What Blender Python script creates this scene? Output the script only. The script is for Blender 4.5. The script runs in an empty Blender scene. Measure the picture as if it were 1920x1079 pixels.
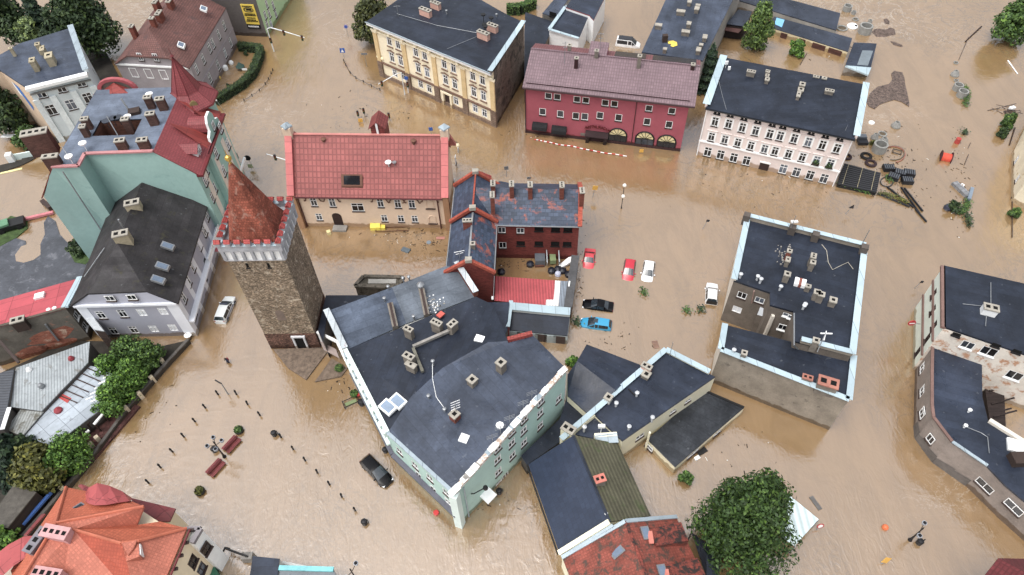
import bpy, bmesh, math, random
import numpy as np
from mathutils import Vector, Matrix

random.seed(7)
SC = bpy.context.scene
COL = SC.collection
rad = math.radians

# ------------------------------------------------------------------ camera
CAM_H = 80.0
FPX = 1331.0
def _basis():
 d = Vector((1000 - 960, -(1635 - 539.5), -FPX)).normalized()
 up = -d
 f = Vector((0, 0, -1)); n = (f - up * f.dot(up)).normalized()
 e = n.cross(up)
 return Matrix((e, n, up))          # world = R @ cam
RC = _basis()
cam = bpy.data.cameras.new('camera')
cam.sensor_width = 36.0
cam.lens = FPX / 1920 * 36.0
cam.clip_start = 1.0
cam.clip_end = 3000.0
camo = bpy.data.objects.new('camera', cam)
COL.objects.link(camo)
camo.matrix_world = Matrix.Translation((0, 0, CAM_H)) @ RC.to_4x4()
SC.camera = camo

# ------------------------------------------------------------------ world, sun, exposure
SUN_EL, SUN_AZ = rad(69), rad(232)
w = bpy.data.worlds.new('World'); SC.world = w; w.use_nodes = True
nt = w.node_tree
bg = nt.nodes['Background']
sky = nt.nodes.new('ShaderNodeTexSky'); sky.sky_type = 'NISHITA'; sky.sun_disc = False
sky.sun_elevation = SUN_EL; sky.sun_rotation = SUN_AZ
sky.air_density = 1.3; sky.dust_density = 6.0; sky.ozone_density = 1.0
hs = nt.nodes.new('ShaderNodeHueSaturation'); hs.inputs['Saturation'].default_value = 0.28
nt.links.new(sky.outputs[0], hs.inputs['Color']); nt.links.new(hs.outputs[0], bg.inputs['Color'])
bg.inputs['Strength'].default_value = 0.15
sun = bpy.data.lights.new('sun', 'SUN'); sun.energy = 0.5; sun.angle = rad(30); sun.color = (1.0, 0.96, 0.9)
suno = bpy.data.objects.new('sun', sun); COL.objects.link(suno)
sd = Vector((math.sin(SUN_AZ) * math.cos(SUN_EL), math.cos(SUN_AZ) * math.cos(SUN_EL), math.sin(SUN_EL)))
suno.rotation_euler = sd.to_track_quat('Z', 'Y').to_euler()
SC.view_settings.view_transform = 'Standard'; SC.view_settings.look = 'None'
SC.view_settings.gamma = 1.0
SC.view_settings.exposure = 0.64

# ------------------------------------------------------------------ pixel -> place
def G(u, v, z=0.0):
 "point of the place at height z seen at photo pixel (u, v)"
 r = RC @ Vector((u - 960, -(v - 539.5), -FPX))
 t = (z - CAM_H) / r.z
 return Vector((t * r.x, t * r.y, z))
def GP(u, v, a, b):
 "where the ray of pixel (u, v) meets the vertical plane through a, b -> (distance along, height)"
 r = RC @ Vector((u - 960, -(v - 539.5), -FPX))
 d = Vector((b[0] - a[0], b[1] - a[1])); L = d.length; d /= L
 n = Vector((d.y, -d.x))
 den = r.x * n.x + r.y * n.y
 t = (a[0] * n.x + a[1] * n.y) / den
 p = Vector((t * r.x, t * r.y, CAM_H + t * r.z))
 return (p.x - a[0]) * d.x + (p.y - a[1]) * d.y, p.z

# ------------------------------------------------------------------ materials
def lin(c):
 return tuple((x / 255 / 12.92) if x / 255 <= 0.04045 else ((x / 255 + 0.055) / 1.055) ** 2.4 for x in c)
def mute(c, s=0.84):
 y = 0.2126 * c[0] + 0.7152 * c[1] + 0.0722 * c[2]
 return tuple(y + (x - y) * s for x in c)
MATS = {}
def M(name, rgb, rough=0.8, kind='plain', var=0.18, sc=0.35, rgb2=None, amt=0.5, bump=0.0, metal=0.0, spec=0.4, k=1.0, p=None):
 """procedural material. rgb in 0-255 display values; kind picks the pattern laid in metres on the UVs."""
 if name in MATS: return MATS[name]
 m = bpy.data.materials.new(name); m.use_nodes = True
 t = m.node_tree; N = t.nodes; L = t.links
 b = N['Principled BSDF']
 base = mute(tuple(x * k for x in lin(rgb)))
 b.inputs['Roughness'].default_value = rough
 b.inputs['Metallic'].default_value = metal
 b.inputs['Specular IOR Level'].default_value = spec
 tc = N.new('ShaderNodeTexCoord')
 def noise(scale, detail=4, rough_=0.6, src='Object', dist=0.0):
  n = N.new('ShaderNodeTexNoise'); n.inputs['Scale'].default_value = scale
  n.inputs['Detail'].default_value = detail; n.inputs['Roughness'].default_value = rough_
  n.inputs['Distortion'].default_value = dist
  L.new(tc.outputs[src], n.inputs['Vector']); return n.outputs['Fac']
 def ramp(fac, stops):
  r = N.new('ShaderNodeValToRGB'); e = r.color_ramp.elements
  while len(e) < len(stops): e.new(0.5)
  for i, (pos, c) in enumerate(stops):
   e[i].position = pos; e[i].color = (*c, 1) if len(c) == 3 else c
  L.new(fac, r.inputs['Fac']); return r.outputs['Color']
 def mix(fac, a, b_, mode='MIX'):
  x = N.new('ShaderNodeMix'); x.data_type = 'RGBA'; x.blend_type = mode
  for s, val in ((x.inputs[0], fac), (x.inputs[6], a), (x.inputs[7], b_)):
   if hasattr(val, 'is_linked'): L.new(val, s)
   elif isinstance(val, (int, float)): s.default_value = val
   else: s.default_value = (*val, 1)
  return x.outputs[2]
 g = lambda x: (x, x, x)
 lo = tuple(x * (1 - var) for x in base); hi = tuple(min(1, x * (1 + var)) for x in base)
 c = ramp(noise(sc), [(0.3, lo), (0.7, hi)])
 fine = ramp(noise(sc * 9, 3), [(0.25, g(1 - var * 0.7)), (0.75, g(1 + var * 0.5))])
 c = mix(1.0, c, fine, 'MULTIPLY')
 hsrc = None
 def brick(bw, bh, mort, off, c1, c2, cm, bias=0.0):
  n = N.new('ShaderNodeTexBrick'); n.offset = off; n.squash = 1
  n.inputs['Scale'].default_value = 1.0
  n.inputs['Mortar Size'].default_value = mort; n.inputs['Mortar Smooth'].default_value = 0.3
  n.inputs['Brick Width'].default_value = bw; n.inputs['Row Height'].default_value = bh
  n.inputs['Bias'].default_value = bias
  for kx, cc in (('Color1', c1), ('Color2', c2), ('Mortar', cm)): n.inputs[kx].default_value = (*cc, 1)
  L.new(tc.outputs['UV'], n.inputs['Vector']); return n
 if kind in ('felt', 'slate'): b.inputs['Specular IOR Level'].default_value = 0.3
 if kind == 'felt':       # bitumen sheets in strips, seams, damp patches
  n = brick(p[0] if p else 7.0, p[1] if p else 1.0, 0.035, 0.37, g(0.87), g(1.13), g(0.78))
  c = mix(1.0, c, n.outputs['Color'], 'MULTIPLY')
  patch = ramp(noise(0.16, 5, 0.65, dist=0.6), [(0.40, g(0.0)), (0.62, g(1.0))])
  c = mix(patch, c, mix(1.0, c, g(1.6), 'MULTIPLY'))
  spots = ramp(noise(1.6, 2, 0.5), [(0.70, g(0)), (0.76, g(1))])
  c = mix(mix(1.0, spots, g(0.16), 'MULTIPLY'), c, lin((150, 155, 160)))
  rr = ramp(noise(0.22, 5, 0.7, dist=1.0), [(0.38, g(max(0.08, rough - 0.24))), (0.6, g(rough))])
  L.new(rr, b.inputs['Roughness']); hsrc = n.outputs['Fac']; bump = bump or 0.25
 elif kind == 'tile':
  bw, bh = p[:2] if p else (0.45, 0.4)
  q = p[2] if p and len(p) > 2 else 0.62
  n = brick(bw, bh, 0.07 * min(bw, bh) / 0.4, 0.0, g(0.88), g(1.12), g(q))
  c = mix(1.0, c, n.outputs['Color'], 'MULTIPLY'); hsrc = n.outputs['Fac']; bump = bump or 0.5
 elif kind == 'slate':
  bw, bh = p[:2] if p else (0.5, 0.4); q = p[2] if p and len(p) > 2 else 0.3
  n = brick(bw, bh, 0.03, 0.5, g(1 - q), g(1 + q), g(0.9 - q))
  c = mix(1.0, c, n.outputs['Color'], 'MULTIPLY'); hsrc = n.outputs['Fac']; bump = bump or 0.4
 elif kind == 'brick':
  n = brick(0.5, 0.16, 0.022, 0.5, g(0.72), g(1.25), g(1.25))
  c = mix(1.0, c, n.outputs['Color'], 'MULTIPLY'); hsrc = n.outputs['Fac']; bump = bump or 0.3
 elif kind == 'stone':
  vo = N.new('ShaderNodeTexVoronoi'); vo.inputs['Scale'].default_value = 3.4
  mp = N.new('ShaderNodeMapping'); mp.inputs['Scale'].default_value = (1, 1, 2.4)
  nz = N.new('ShaderNodeTexNoise'); nz.inputs['Scale'].default_value = 1.5
  L.new(tc.outputs['Object'], nz.inputs['Vector'])
  ad = N.new('ShaderNodeVectorMath'); ad.operation = 'MULTIPLY_ADD'
  L.new(nz.outputs['Color'], ad.inputs[0]); ad.inputs[1].default_value = (0.5, 0.5, 0.5); L.new(tc.outputs['Object'], ad.inputs[2])
  L.new(ad.outputs[0], mp.inputs['Vector']); L.new(mp.outputs[0], vo.inputs['Vector'])
  cell = N.new('ShaderNodeSeparateColor'); L.new(vo.outputs['Color'], cell.inputs[0])
  c = mix(1.0, c, ramp(cell.outputs[0], [(0, g(0.6)), (0.6, g(1.0)), (1, g(1.5))]), 'MULTIPLY')
  c = mix(ramp(vo.outputs['Distance'], [(0.3, g(0)), (0.62, g(1))]), c, mix(1.0, c, g(0.45), 'MULTIPLY'))
  hsrc = vo.outputs['Distance']; bump = bump or 0.6
 elif kind == 'corr':     # corrugated sheet: ribs across u
  wv = N.new('ShaderNodeTexWave'); wv.wave_type = 'BANDS'; wv.bands_direction = 'X'
  wv.inputs['Scale'].default_value = p[0] if p else 2.2
  mpv = N.new('ShaderNodeMapping')
  if p and len(p) > 1: mpv.inputs['Rotation'].default_value = (0, 0, rad(90))
  L.new(tc.outputs['UV'], mpv.inputs['Vector']); L.new(mpv.outputs[0], wv.inputs['Vector'])
  c = mix(1.0, c, ramp(wv.outputs['Fac'], [(0, g(0.72)), (1, g(1.12))]), 'MULTIPLY'); hsrc = wv.outputs['Fac']; bump = bump or 0.5
 elif kind == 'sheet':    # flat sheets with a few joints
  bw, bh = p or (2.0, 1.2)
  n = brick(bw, bh, 0.04, 0.0, g(0.85), g(1.12), g(0.5))
  c = mix(1.0, c, n.outputs['Color'], 'MULTIPLY'); hsrc = n.outputs['Fac']; bump = bump or 0.3
 elif kind == 'wood':
  n = brick(3.0, 0.18, 0.02, 0.4, g(0.7), g(1.2), g(0.4))
  c = mix(1.0, c, n.outputs['Color'], 'MULTIPLY')
 elif kind == 'pane':     # curtains and blinds differ from window to window
  oi = N.new('ShaderNodeObjectInfo')
  c = mix(1.0, c, ramp(oi.outputs['Random'], [(0, g(.5)), (.62, g(1.0)), (.68, g(3.2)), (.86, g(1.6)), (.9, g(7.0)), (1, g(9.0))]), 'MULTIPLY')
 elif kind == 'leaf':
  gi = N.new('ShaderNodeNewGeometry')
  r = ramp(gi.outputs['Random Per Island'], [(0, g(0.5)), (0.5, g(1.0)), (0.85, (1.6, 1.5, 1.2)), (1, (2.7, 2.4, 1.5))])
  c = mix(1.0, c, r, 'MULTIPLY')
 if rgb2 is not None:     # stains / second colour in patches with a shape of their own
  f = ramp(noise(sc * 1.7 + 0.05, 6, 0.7, dist=0.4), [(amt, g(0)), (min(1, amt + 0.1), g(1))])
  c = mix(f, c, mix(1.0, mute(tuple(x * k for x in lin(rgb2))), fine, 'MULTIPLY'))
 if any(q in name for q in ('render', 'wall', 'stucco', 'plaster', 'facade', 'roughcast', 'front', 'brick', 'stone')) and kind in ('plain', 'brick', 'stone', 'sheet'):
  # tide mark of the flood: a soaked brown band with a ragged upper edge
  sp = N.new('ShaderNodeSeparateXYZ'); L.new(tc.outputs['Object'], sp.inputs[0])
  ma = N.new('ShaderNodeMath'); ma.operation = 'MULTIPLY_ADD'; L.new(noise(0.9, 4, 0.6), ma.inputs[0]); ma.inputs[1].default_value = -1.3; L.new(sp.outputs['Z'], ma.inputs[2])
  f = ramp(ma.outputs[0], [(0.0, g(1)), (0.22, g(0.0))])
  c = mix(f, c, mix(1.0, c, (0.50, 0.42, 0.34), 'MULTIPLY'))
 L.new(c, b.inputs['Base Color'])
 if bump:
  bp = N.new('ShaderNodeBump'); bp.inputs['Strength'].default_value = bump; bp.inputs['Distance'].default_value = 0.05
  if hsrc is None or kind == 'felt':
   L.new(noise(sc * 14, 3), bp.inputs['Height'])
  else: L.new(hsrc, bp.inputs['Height'])
  L.new(bp.outputs[0], b.inputs['Normal'])
 MATS[name] = m
 return m

# ------------------------------------------------------------------ mesh collector
class MB:
 def __init__(s): s.v = []; s.f = []; s.mi = []; s.uv = []; s.mats = []; s.ang = 0.0; s.smooth = False
 def m(s, mat):
  if mat not in s.mats: s.mats.append(mat)
  return s.mats.index(mat)
 def face(s, pts, mat):
  pts = [Vector(p) for p in pts]
  n = Vector((0, 0, 0))
  for i in range(len(pts)):
   a, b = pts[i], pts[(i + 1) % len(pts)]
   n += Vector(((a.y - b.y) * (a.z + b.z), (a.z - b.z) * (a.x + b.x), (a.x - b.x) * (a.y + b.y)))
  if n.length < 1e-9: n = Vector((0, 0, 1))
  n.normalize()
  if abs(n.z) > 0.995:
   t = Vector((math.cos(s.ang), math.sin(s.ang), 0)); q = Vector((-t.y, t.x, 0))
  else:
   t = Vector((-n.y, n.x, 0)).normalized(); q = n.cross(t)
  i0 = len(s.v); s.v += [tuple(p) for p in pts]
  s.f.append(tuple(range(i0, i0 + len(pts)))); s.mi.append(s.m(mat))
  s.uv += [(p.dot(t) + 500.0, p.dot(q) + 500.0) for p in pts]
 def prism(s, poly, z0, z1, mat, top=None, bottom=False):
  "poly: xy points; z0/z1 numbers or lists (per corner)"
  n = len(poly)
  ar = sum(poly[i][0] * poly[(i + 1) % n][1] - poly[(i + 1) % n][0] * poly[i][1] for i in range(n))
  Z0 = z0 if isinstance(z0, (list, tuple)) else [z0] * n
  Z1 = z1 if isinstance(z1, (list, tuple)) else [z1] * n
  idx = list(range(n))
  if ar < 0: idx.reverse()
  P0 = [(poly[i][0], poly[i][1], Z0[i]) for i in idx]; P1 = [(poly[i][0], poly[i][1], Z1[i]) for i in idx]
  for i in range(n):
   j = (i + 1) % n
   s.face([P0[i], P0[j], P1[j], P1[i]], mat)
  s.face(P1, top or mat)
  if bottom: s.face(P0[::-1], mat)
 def slab(s, poly3, th, mat, edge=None):
  "a roof sheet: poly3 xyz points, thickness th straight down"
  n = len(poly3)
  ar = sum(poly3[i][0] * poly3[(i + 1) % n][1] - poly3[(i + 1) % n][0] * poly3[i][1] for i in range(n))
  q = list(poly3) if ar > 0 else list(poly3)[::-1]
  lo = [(p[0], p[1], p[2] - th) for p in q]
  s.face(q, mat); s.face(lo[::-1], edge or mat)
  for i in range(n):
   j = (i + 1) % n
   s.face([lo[i], lo[j], q[j], q[i]], edge or mat)
 def box(s, c, d, mat, rz=0.0, top=None):
  "box standing on c (bottom centre), size d, turned rz"
  ca, sa = math.cos(rz), math.sin(rz)
  poly = [(c[0] + x * d[0] / 2 * ca - y * d[1] / 2 * sa, c[1] + x * d[0] / 2 * sa + y * d[1] / 2 * ca) for x, y in ((-1, -1), (1, -1), (1, 1), (-1, 1))]
  s.prism(poly, c[2], c[2] + d[2], mat, top, True)
 def bar(s, a, b, wd, ht, mat, up=(0, 0, 1)):
  "square bar from a to b; a, b are centre of its underside"
  a = Vector(a); b = Vector(b); d = (b - a).normalized(); U = Vector(up)
  sd_ = d.cross(U)
  if sd_.length < 1e-6: sd_ = Vector((1, 0, 0))
  sd_ = sd_.normalized() * wd / 2; U = sd_.cross(d).normalized() * ht
  A = [a - sd_, a + sd_, a + sd_ + U, a - sd_ + U]; B = [p + (b - a) for p in A]
  s.face(A, mat); s.face(B[::-1], mat)
  for i in range(4):
   j = (i + 1) % 4
   s.face([A[j], A[i], B[i], B[j]], mat)
 def tube(s, pts, r, mat, n=6, cap=True):
  "round tube through pts, radius number or list"
  pts = [Vector(p) for p in pts]; R = r if isinstance(r, (list, tuple)) else [r] * len(pts)
  rings = []
  for i, p in enumerate(pts):
   d = (pts[min(i + 1, len(pts) - 1)] - pts[max(i - 1, 0)]).normalized()
   x = d.cross(Vector((0, 0, 1)))
   if x.length < 1e-4: x = Vector((1, 0, 0))
   x.normalize(); y = d.cross(x)
   rings.append([p + (x * math.cos(2 * math.pi * k / n) + y * math.sin(2 * math.pi * k / n)) * R[i] for k in range(n)])
  for a, b in zip(rings, rings[1:]):
   for k in range(n):
    j = (k + 1) % n
    s.face([a[k], b[k], b[j], a[j]], mat)
  if cap:
   s.face(rings[0], mat); s.face(rings[-1][::-1], mat)
 def lathe(s, c, prof, mat, n=12):
  "prof: (radius, z) rows turned about c"
  rr = [[(c[0] + r * math.cos(2 * math.pi * k / n), c[1] + r * math.sin(2 * math.pi * k / n), c[2] + z) for k in range(n)] for r, z in prof]
  for a, b in zip(rr, rr[1:]):
   for k in range(n):
    j = (k + 1) % n
    s.face([a[k], a[j], b[j], b[k]], mat)
  if prof[0][0] > 1e-3: s.face(rr[0][::-1], mat)
  if prof[-1][0] > 1e-3: s.face(rr[-1], mat)
 def pieces(s):
  "the separate bodies in this collector, each as a collector of its own"
  n = len(s.f); par = list(range(n)); key = {}
  def find(i):
   while par[i] != i: par[i] = par[par[i]]; i = par[i]
   return i
  bb = []
  for i, f in enumerate(s.f):
   for k in f:
    q = tuple(round(x, 3) for x in s.v[k])
    if q in key: par[find(i)] = find(key[q])
    else: key[q] = i
  grp = {}
  for i in range(n): grp.setdefault(find(i), []).append(i)
  B_ = [[g, [min(s.v[k][a] for i in g for k in s.f[i]) - .12 for a in range(3)], [max(s.v[k][a] for i in g for k in s.f[i]) + .12 for a in range(3)]] for g in grp.values()]
  done = False
  while not done:
   done = True
   for i in range(len(B_)):
    for j in range(i + 1, len(B_)):
     if all(B_[i][1][a] <= B_[j][2][a] and B_[j][1][a] <= B_[i][2][a] for a in range(3)):
      g = B_[i][0] + B_[j][0]; lo = [min(B_[i][1][a], B_[j][1][a]) for a in range(3)]; hi = [max(B_[i][2][a], B_[j][2][a]) for a in range(3)]
      B_[i] = [g, lo, hi]; B_.pop(j); done = False; break
    if not done: break
  out = []
  st = [0]
  for f in s.f: st.append(st[-1] + len(f))
  for g, _, _ in B_:
   q = MB(); q.mats = s.mats
   for i in sorted(g):
    i0 = len(q.v); q.v += [s.v[k] for k in s.f[i]]; q.f.append(tuple(range(i0, i0 + len(s.f[i])))); q.mi.append(s.mi[i]); q.uv += s.uv[st[i]:st[i + 1]]
   out.append(q)
  return out
 def build(s, name, parent=None, origin=(0, 0, 0), weld=False):
  me = bpy.data.meshes.new(name)
  o = Vector(origin)
  me.from_pydata([tuple(Vector(p) - o) for p in s.v], [], s.f)
  for mt in s.mats: me.materials.append(mt)
  me.polygons.foreach_set('material_index', s.mi)
  ul = me.uv_layers.new(name='UVMap'); ul.data.foreach_set('uv', [x for q in s.uv for x in q])
  if weld or s.smooth:
   bm = bmesh.new(); bm.from_mesh(me); bmesh.ops.remove_doubles(bm, verts=bm.verts, dist=0.0005)
   bmesh.ops.recalc_face_normals(bm, faces=bm.faces); bm.to_mesh(me); bm.free()
  if s.smooth: me.polygons.foreach_set('use_smooth', [True] * len(me.polygons))
  me.update()
  return link(name, me, parent, None if parent else origin)
def link(name, data, parent=None, loc=None):
 ob = bpy.data.objects.new(name, data); COL.objects.link(ob)
 if parent: ob.parent = parent
 if loc is not None: ob.location = loc
 return ob
def tag(o, label=None, cat=None, group=None, kind=None):
 for kx, val in (('label', label), ('category', cat), ('group', group), ('kind', kind)):
  if val: o[kx] = val
 return o
def thing(name, label, cat, loc=(0, 0, 0), rz=0.0, group=None):
 o = bpy.data.objects.new(name, None); COL.objects.link(o); o.empty_display_size = 0.5
 o.location = loc; o.rotation_euler = (0, 0, rz)
 return tag(o, label, cat, group)

def copy_tree(root, loc, rz=None, label=None, rot=None, scale=None):
 "copy a thing and its parts and sub-parts"
 def rec(o, par):
  c = o.copy(); COL.objects.link(c)
  if par is not None: c.parent = par
  for ch in [x for x in o.children]: rec(ch, c)
  return c
 r = rec(root, None); r.location = loc
 if rz is not None: r.rotation_euler = (0, 0, rz)
 if rot is not None: r.rotation_euler = rot
 if scale is not None: r.scale = (scale,) * 3
 if label: r['label'] = label
 return r
def text_part(name, body, size, mat, parent, mtx, depth=0.02, align='CENTER'):
 cu = bpy.data.curves.new(name, 'FONT'); cu.body = body; cu.size = size; cu.extrude = depth
 cu.align_x = align; cu.align_y = 'CENTER'
 tmp = bpy.data.objects.new('tmp', cu); COL.objects.link(tmp)
 me = bpy.data.meshes.new_from_object(tmp.evaluated_get(bpy.context.evaluated_depsgraph_get()))
 bpy.data.objects.remove(tmp); me.materials.clear(); me.materials.append(mat)
 o = link(name, me, parent); o.matrix_local = mtx
 return o

# ------------------------------------------------------------------ common materials
WHITE = M('white_paint', (238, 240, 240), 0.5, var=0.06, sc=0.8)
GLASS = M('dark_glass', (34, 38, 44), 0.08, 'pane', var=0.5, sc=0.9, spec=0.6)
BLACK = M('black_paint', (26, 26, 28), 0.5, var=0.2)
SILL = M('brown_sill', (62, 46, 42), 0.6, var=0.2)
ZINC = M('zinc_sheet', (152, 168, 178), 0.38, 'sheet', var=0.14, sc=0.6, p=(1.6, 30.0), bump=0.1)
ZWHITE = M('pale_blue_sheet', (166, 188, 198), 0.4, 'sheet', var=0.08, sc=0.6, p=(1.8, 30.0), bump=0.1)
FELT = M('bitumen_felt', (38, 45, 59), 0.5, 'felt', var=0.22, sc=0.3)
FELTB = M('black_bitumen_felt', (31, 37, 49), 0.55, 'felt', var=0.22, sc=0.3)
FELTG = M('grey_bitumen_felt', (52, 60, 75), 0.48, 'felt', var=0.25, sc=0.3)
CONC = M('concrete', (140, 136, 130), 0.85, var=0.25, sc=1.2, bump=0.2)
CHIM = M('grey_chimney_render', (122, 114, 104), 0.85, var=0.25, sc=1.5)
CHCAP = M('chimney_cap', (158, 152, 140), 0.8, var=0.2, sc=1.5)
BRICKR = M('chimney_brick', (118, 62, 48), 0.85, 'brick', var=0.25, sc=1.2)
HOLE = M('hole_shade_black', (10, 10, 10), 0.95, var=0.1)  # painted shade: flat black for the dark inside flues, doorways and openings
STEEL = M('galvanised_steel', (150, 154, 158), 0.4, var=0.15, metal=0.5)
RUST = M('rusty_steel', (96, 56, 40), 0.8, var=0.3, sc=2)

# ------------------------------------------------------------------ windows
WCACHE = {}
# frame, glass, sill, surround
WST = dict(white=(WHITE, GLASS, SILL, None), pale=(WHITE, GLASS, WHITE, None), hotel=(WHITE, GLASS, SILL, WHITE),
           single=(WHITE, GLASS, SILL, None), thin=(WHITE, GLASS, None, WHITE), dark=(BLACK, GLASS, None, None), blind=(None, WHITE, None, None), brown=(SILL, GLASS, SILL, None),
           sheet=(WHITE, M('white_blind', (222, 226, 232), 0.6, var=0.05), None, None), barred=(None, HOLE, BLACK, None))
def window(parent, pos, rz, wd, ht, style, proud=0.0):
 key = (round(wd, 2), round(ht, 2), style)
 if key not in WCACHE:
  fr, gl, si, su = WST[style]
  g = MB(); g.box((0, 0.085, 0), (wd, 0.02, ht), gl); meshes = {'window': g}
  if fr:
   f = MB(); bwid = 0.085
   for x in (-wd / 2 + bwid / 2, wd / 2 - bwid / 2): f.box((x, 0.04, 0), (bwid, 0.07, ht), fr)
   for z in (0, ht - bwid): f.box((0, 0.041, z), (wd - 2 * bwid, 0.07, bwid), fr)
   if wd > 0.75 and style != 'single': f.box((0, 0.042, bwid), (0.075, 0.06, ht - 2 * bwid), fr)
   if ht > 1.35 and style not in ('pale', 'dark', 'single'): f.box((0, 0.045, ht * 0.66), (wd - 2 * bwid, 0.055, 0.07), fr)
   meshes['frame'] = f
  if si:
   q = MB(); q.box((0, -0.0, -0.17), (wd + 0.14, 0.22, 0.17), si); meshes['sill'] = q
  if su:
   q = MB()
   e = .08 if style == 'thin' else .2
   for x in (-wd / 2 - e / 2, wd / 2 + e / 2): q.box((x, -0.03, -0.05), (e, 0.07, ht + 0.05 + e), su)
   q.box((0, -0.03, ht + 0.003), (wd, 0.07, e * .9), su); meshes['surround'] = q
  out = {}
  for nm, mb in meshes.items():
   o = mb.build(nm); out[nm] = o.data; bpy.data.objects.remove(o)
  WCACHE[key] = out
 d = WCACHE[key]
 o = link('window', d['window'], parent)
 off = Vector((math.sin(rz), -math.cos(rz), 0)) * proud
 o.location = Vector(pos) + off; o.rotation_euler = (0, 0, rz)
 for nm in ('frame', 'sill', 'surround'):
  if nm in d: link(nm, d[nm], o)
 return o

# ------------------------------------------------------------------ buildings
SPLIT = {'parapet', 'gutter', 'antenna', 'satellite_dish', 'downpipe', 'roof_cable', 'porch_roof', 'white_batten', 'roof_batten', 'hood_moulding', 'solar_panel', 'cornice', 'eaves_trim', 'roof_upstand', 'plinth_band', 'string_course', 'white_beam', 'eaves_bracket', 'ridge', 'cornice_band', 'front_moulding', 'verge_flashing', 'yard_timber', 'roof_hatch'}
class Bld:
 def __init__(s, name, label, cat, at, group=None):
  s.o = Vector((at[0], at[1], 0)); s.root = thing(name, label, cat, s.o, 0, group); s.mb = {}
 def part(s, name):
  if name not in s.mb: s.mb[name] = MB()
  return s.mb[name]
 def wall(s, a, b, z0, z1, mat, wins=(), part='wall', depth=0.11):
  """wall from a to b (left to right seen from outside). wins: (u, v, width, height, style) with u, v the photo pixel of the window centre"""
  mb = s.part(part)
  a = Vector((a[0], a[1])); b = Vector((b[0], b[1])); L = (b - a).length; d = (b - a) / L
  rz = math.atan2(d.y, d.x); nin = Vector((-d.y, d.x))
  za, zb = z1 if isinstance(z1, (tuple, list)) else (z1, z1); zt = min(za, zb)
  rects = []
  for wn in wins:
   u, v, wd, ht, st = wn
   x, z = GP(u, v, a, b)
   r = (x - wd / 2, x + wd / 2, z - ht / 2, z + ht / 2)
   ok = r[0] > 0.05 and r[1] < L - 0.05 and r[3] < zt - 0.02 and r[2] > z0 + 0.02 and not any(r[0] < q[1] + .02 and q[0] < r[1] + .02 and r[2] < q[3] + .02 and q[2] < r[3] + .02 for q in rects)
   if ok: rects.append(r)
   pos = Vector((a.x + d.x * x, a.y + d.y * x, z - ht / 2)) - s.o
   window(s.root, pos, rz, wd, ht, st, 0.0 if ok else 0.15)
  X = lambda x, z, y=0.0: (a.x + d.x * x + nin.x * y, a.y + d.y * x + nin.y * y, z)
  xs = sorted({0.0, L, *[q for r in rects for q in r[:2]]}); zs = sorted({z0, zt, *[q for r in rects for q in r[2:]]})
  for z_0, z_1 in zip(zs, zs[1:]):
   run = None
   for x0, x1 in zip(xs, xs[1:]):
    inside = any(r[0] - 1e-6 < (x0 + x1) / 2 < r[1] + 1e-6 and r[2] - 1e-6 < (z_0 + z_1) / 2 < r[3] + 1e-6 for r in rects)
    if inside:
     if run is not None: mb.face([X(run, z_0), X(x0, z_0), X(x0, z_1), X(run, z_1)], mat); run = None
    elif run is None: run = x0
   if run is not None: mb.face([X(run, z_0), X(L, z_0), X(L, z_1), X(run, z_1)], mat)
  if abs(za - zb) > 1e-6:
   mb.face([X(0, zt), X(L, zt)] + ([X(L, zb)] if zb > za else [X(0, za)]), mat)
  for x0, x1, q0, q1 in rects:
   D = depth
   mb.face([X(x0, q0), X(x0, q0, D), X(x0, q1, D), X(x0, q1)][::-1], mat); mb.face([X(x1, q0), X(x1, q0, D), X(x1, q1, D), X(x1, q1)], mat)
   mb.face([X(x0, q1), X(x1, q1), X(x1, q1, D), X(x0, q1, D)], mat); mb.face([X(x0, q0), X(x1, q0), X(x1, q0, D), X(x0, q0, D)][::-1], mat)
  return a, b
 def walls(s, pts, z0, z1, mat, skip=(), part='wall'):
  n = len(pts)
  Z = z1 if isinstance(z1, (list, tuple)) else [z1] * n
  for i in range(n):
   if i in skip: continue
   s.wall(pts[i], pts[(i + 1) % n], z0, (Z[i], Z[(i + 1) % n]), mat, part=part)
 def roof(s, pts, mat, th=0.22, part='roof', edge=None, ang=None):
  mb = s.part(part)
  if ang is not None: mb.ang = ang
  mb.slab(pts, th, mat, edge)
 def parapet(s, a, b, z0, h, wd, mat, cap=None, capw=None, part='parapet', zb=None):
  mb = s.part(part)
  a = Vector((a[0], a[1], z0)); b = Vector((b[0], b[1], zb if zb is not None else z0))
  mb.bar(a, b, wd, h, mat)
  if cap: mb.bar(a + Vector((0, 0, h + .003)), b + Vector((0, 0, h + .003)), capw or wd + 0.2, 0.07, cap)
 def chim(s, u, v, zr, h, wd, dp, rz=0.0, n=2, mat=None, cap=None, holes=True):
  "chimney whose top centre is at photo pixel (u, v), standing on a roof of height zr"
  c = G(u, v, zr + h); mb = MB(); mat = mat or CHIM; cap = cap or CHCAP
  mb.box((c.x, c.y, zr - 0.8), (wd, dp, h + 0.8 - 0.18), mat, rz)
  mb.box((c.x, c.y, zr + h - 0.178), (wd + 0.14, dp + 0.14, 0.17), cap, rz)
  ca, sa = math.cos(rz), math.sin(rz)
  ln = max(wd, dp); fw = min(wd, dp) * 0.5
  for i in range(n):
   t = (i + 0.5) / n - 0.5; x, y = (t * ln, 0) if wd >= dp else (0, t * ln)
   if holes: mb.box((c.x + x * ca - y * sa, c.y + x * sa + y * ca, zr + h - 0.05), (min(fw, ln / n * 0.6), min(fw, ln / n * 0.6), 0.062), HOLE, rz)
  o = mb.build('chimney', s.root, s.o)
  return o
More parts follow.
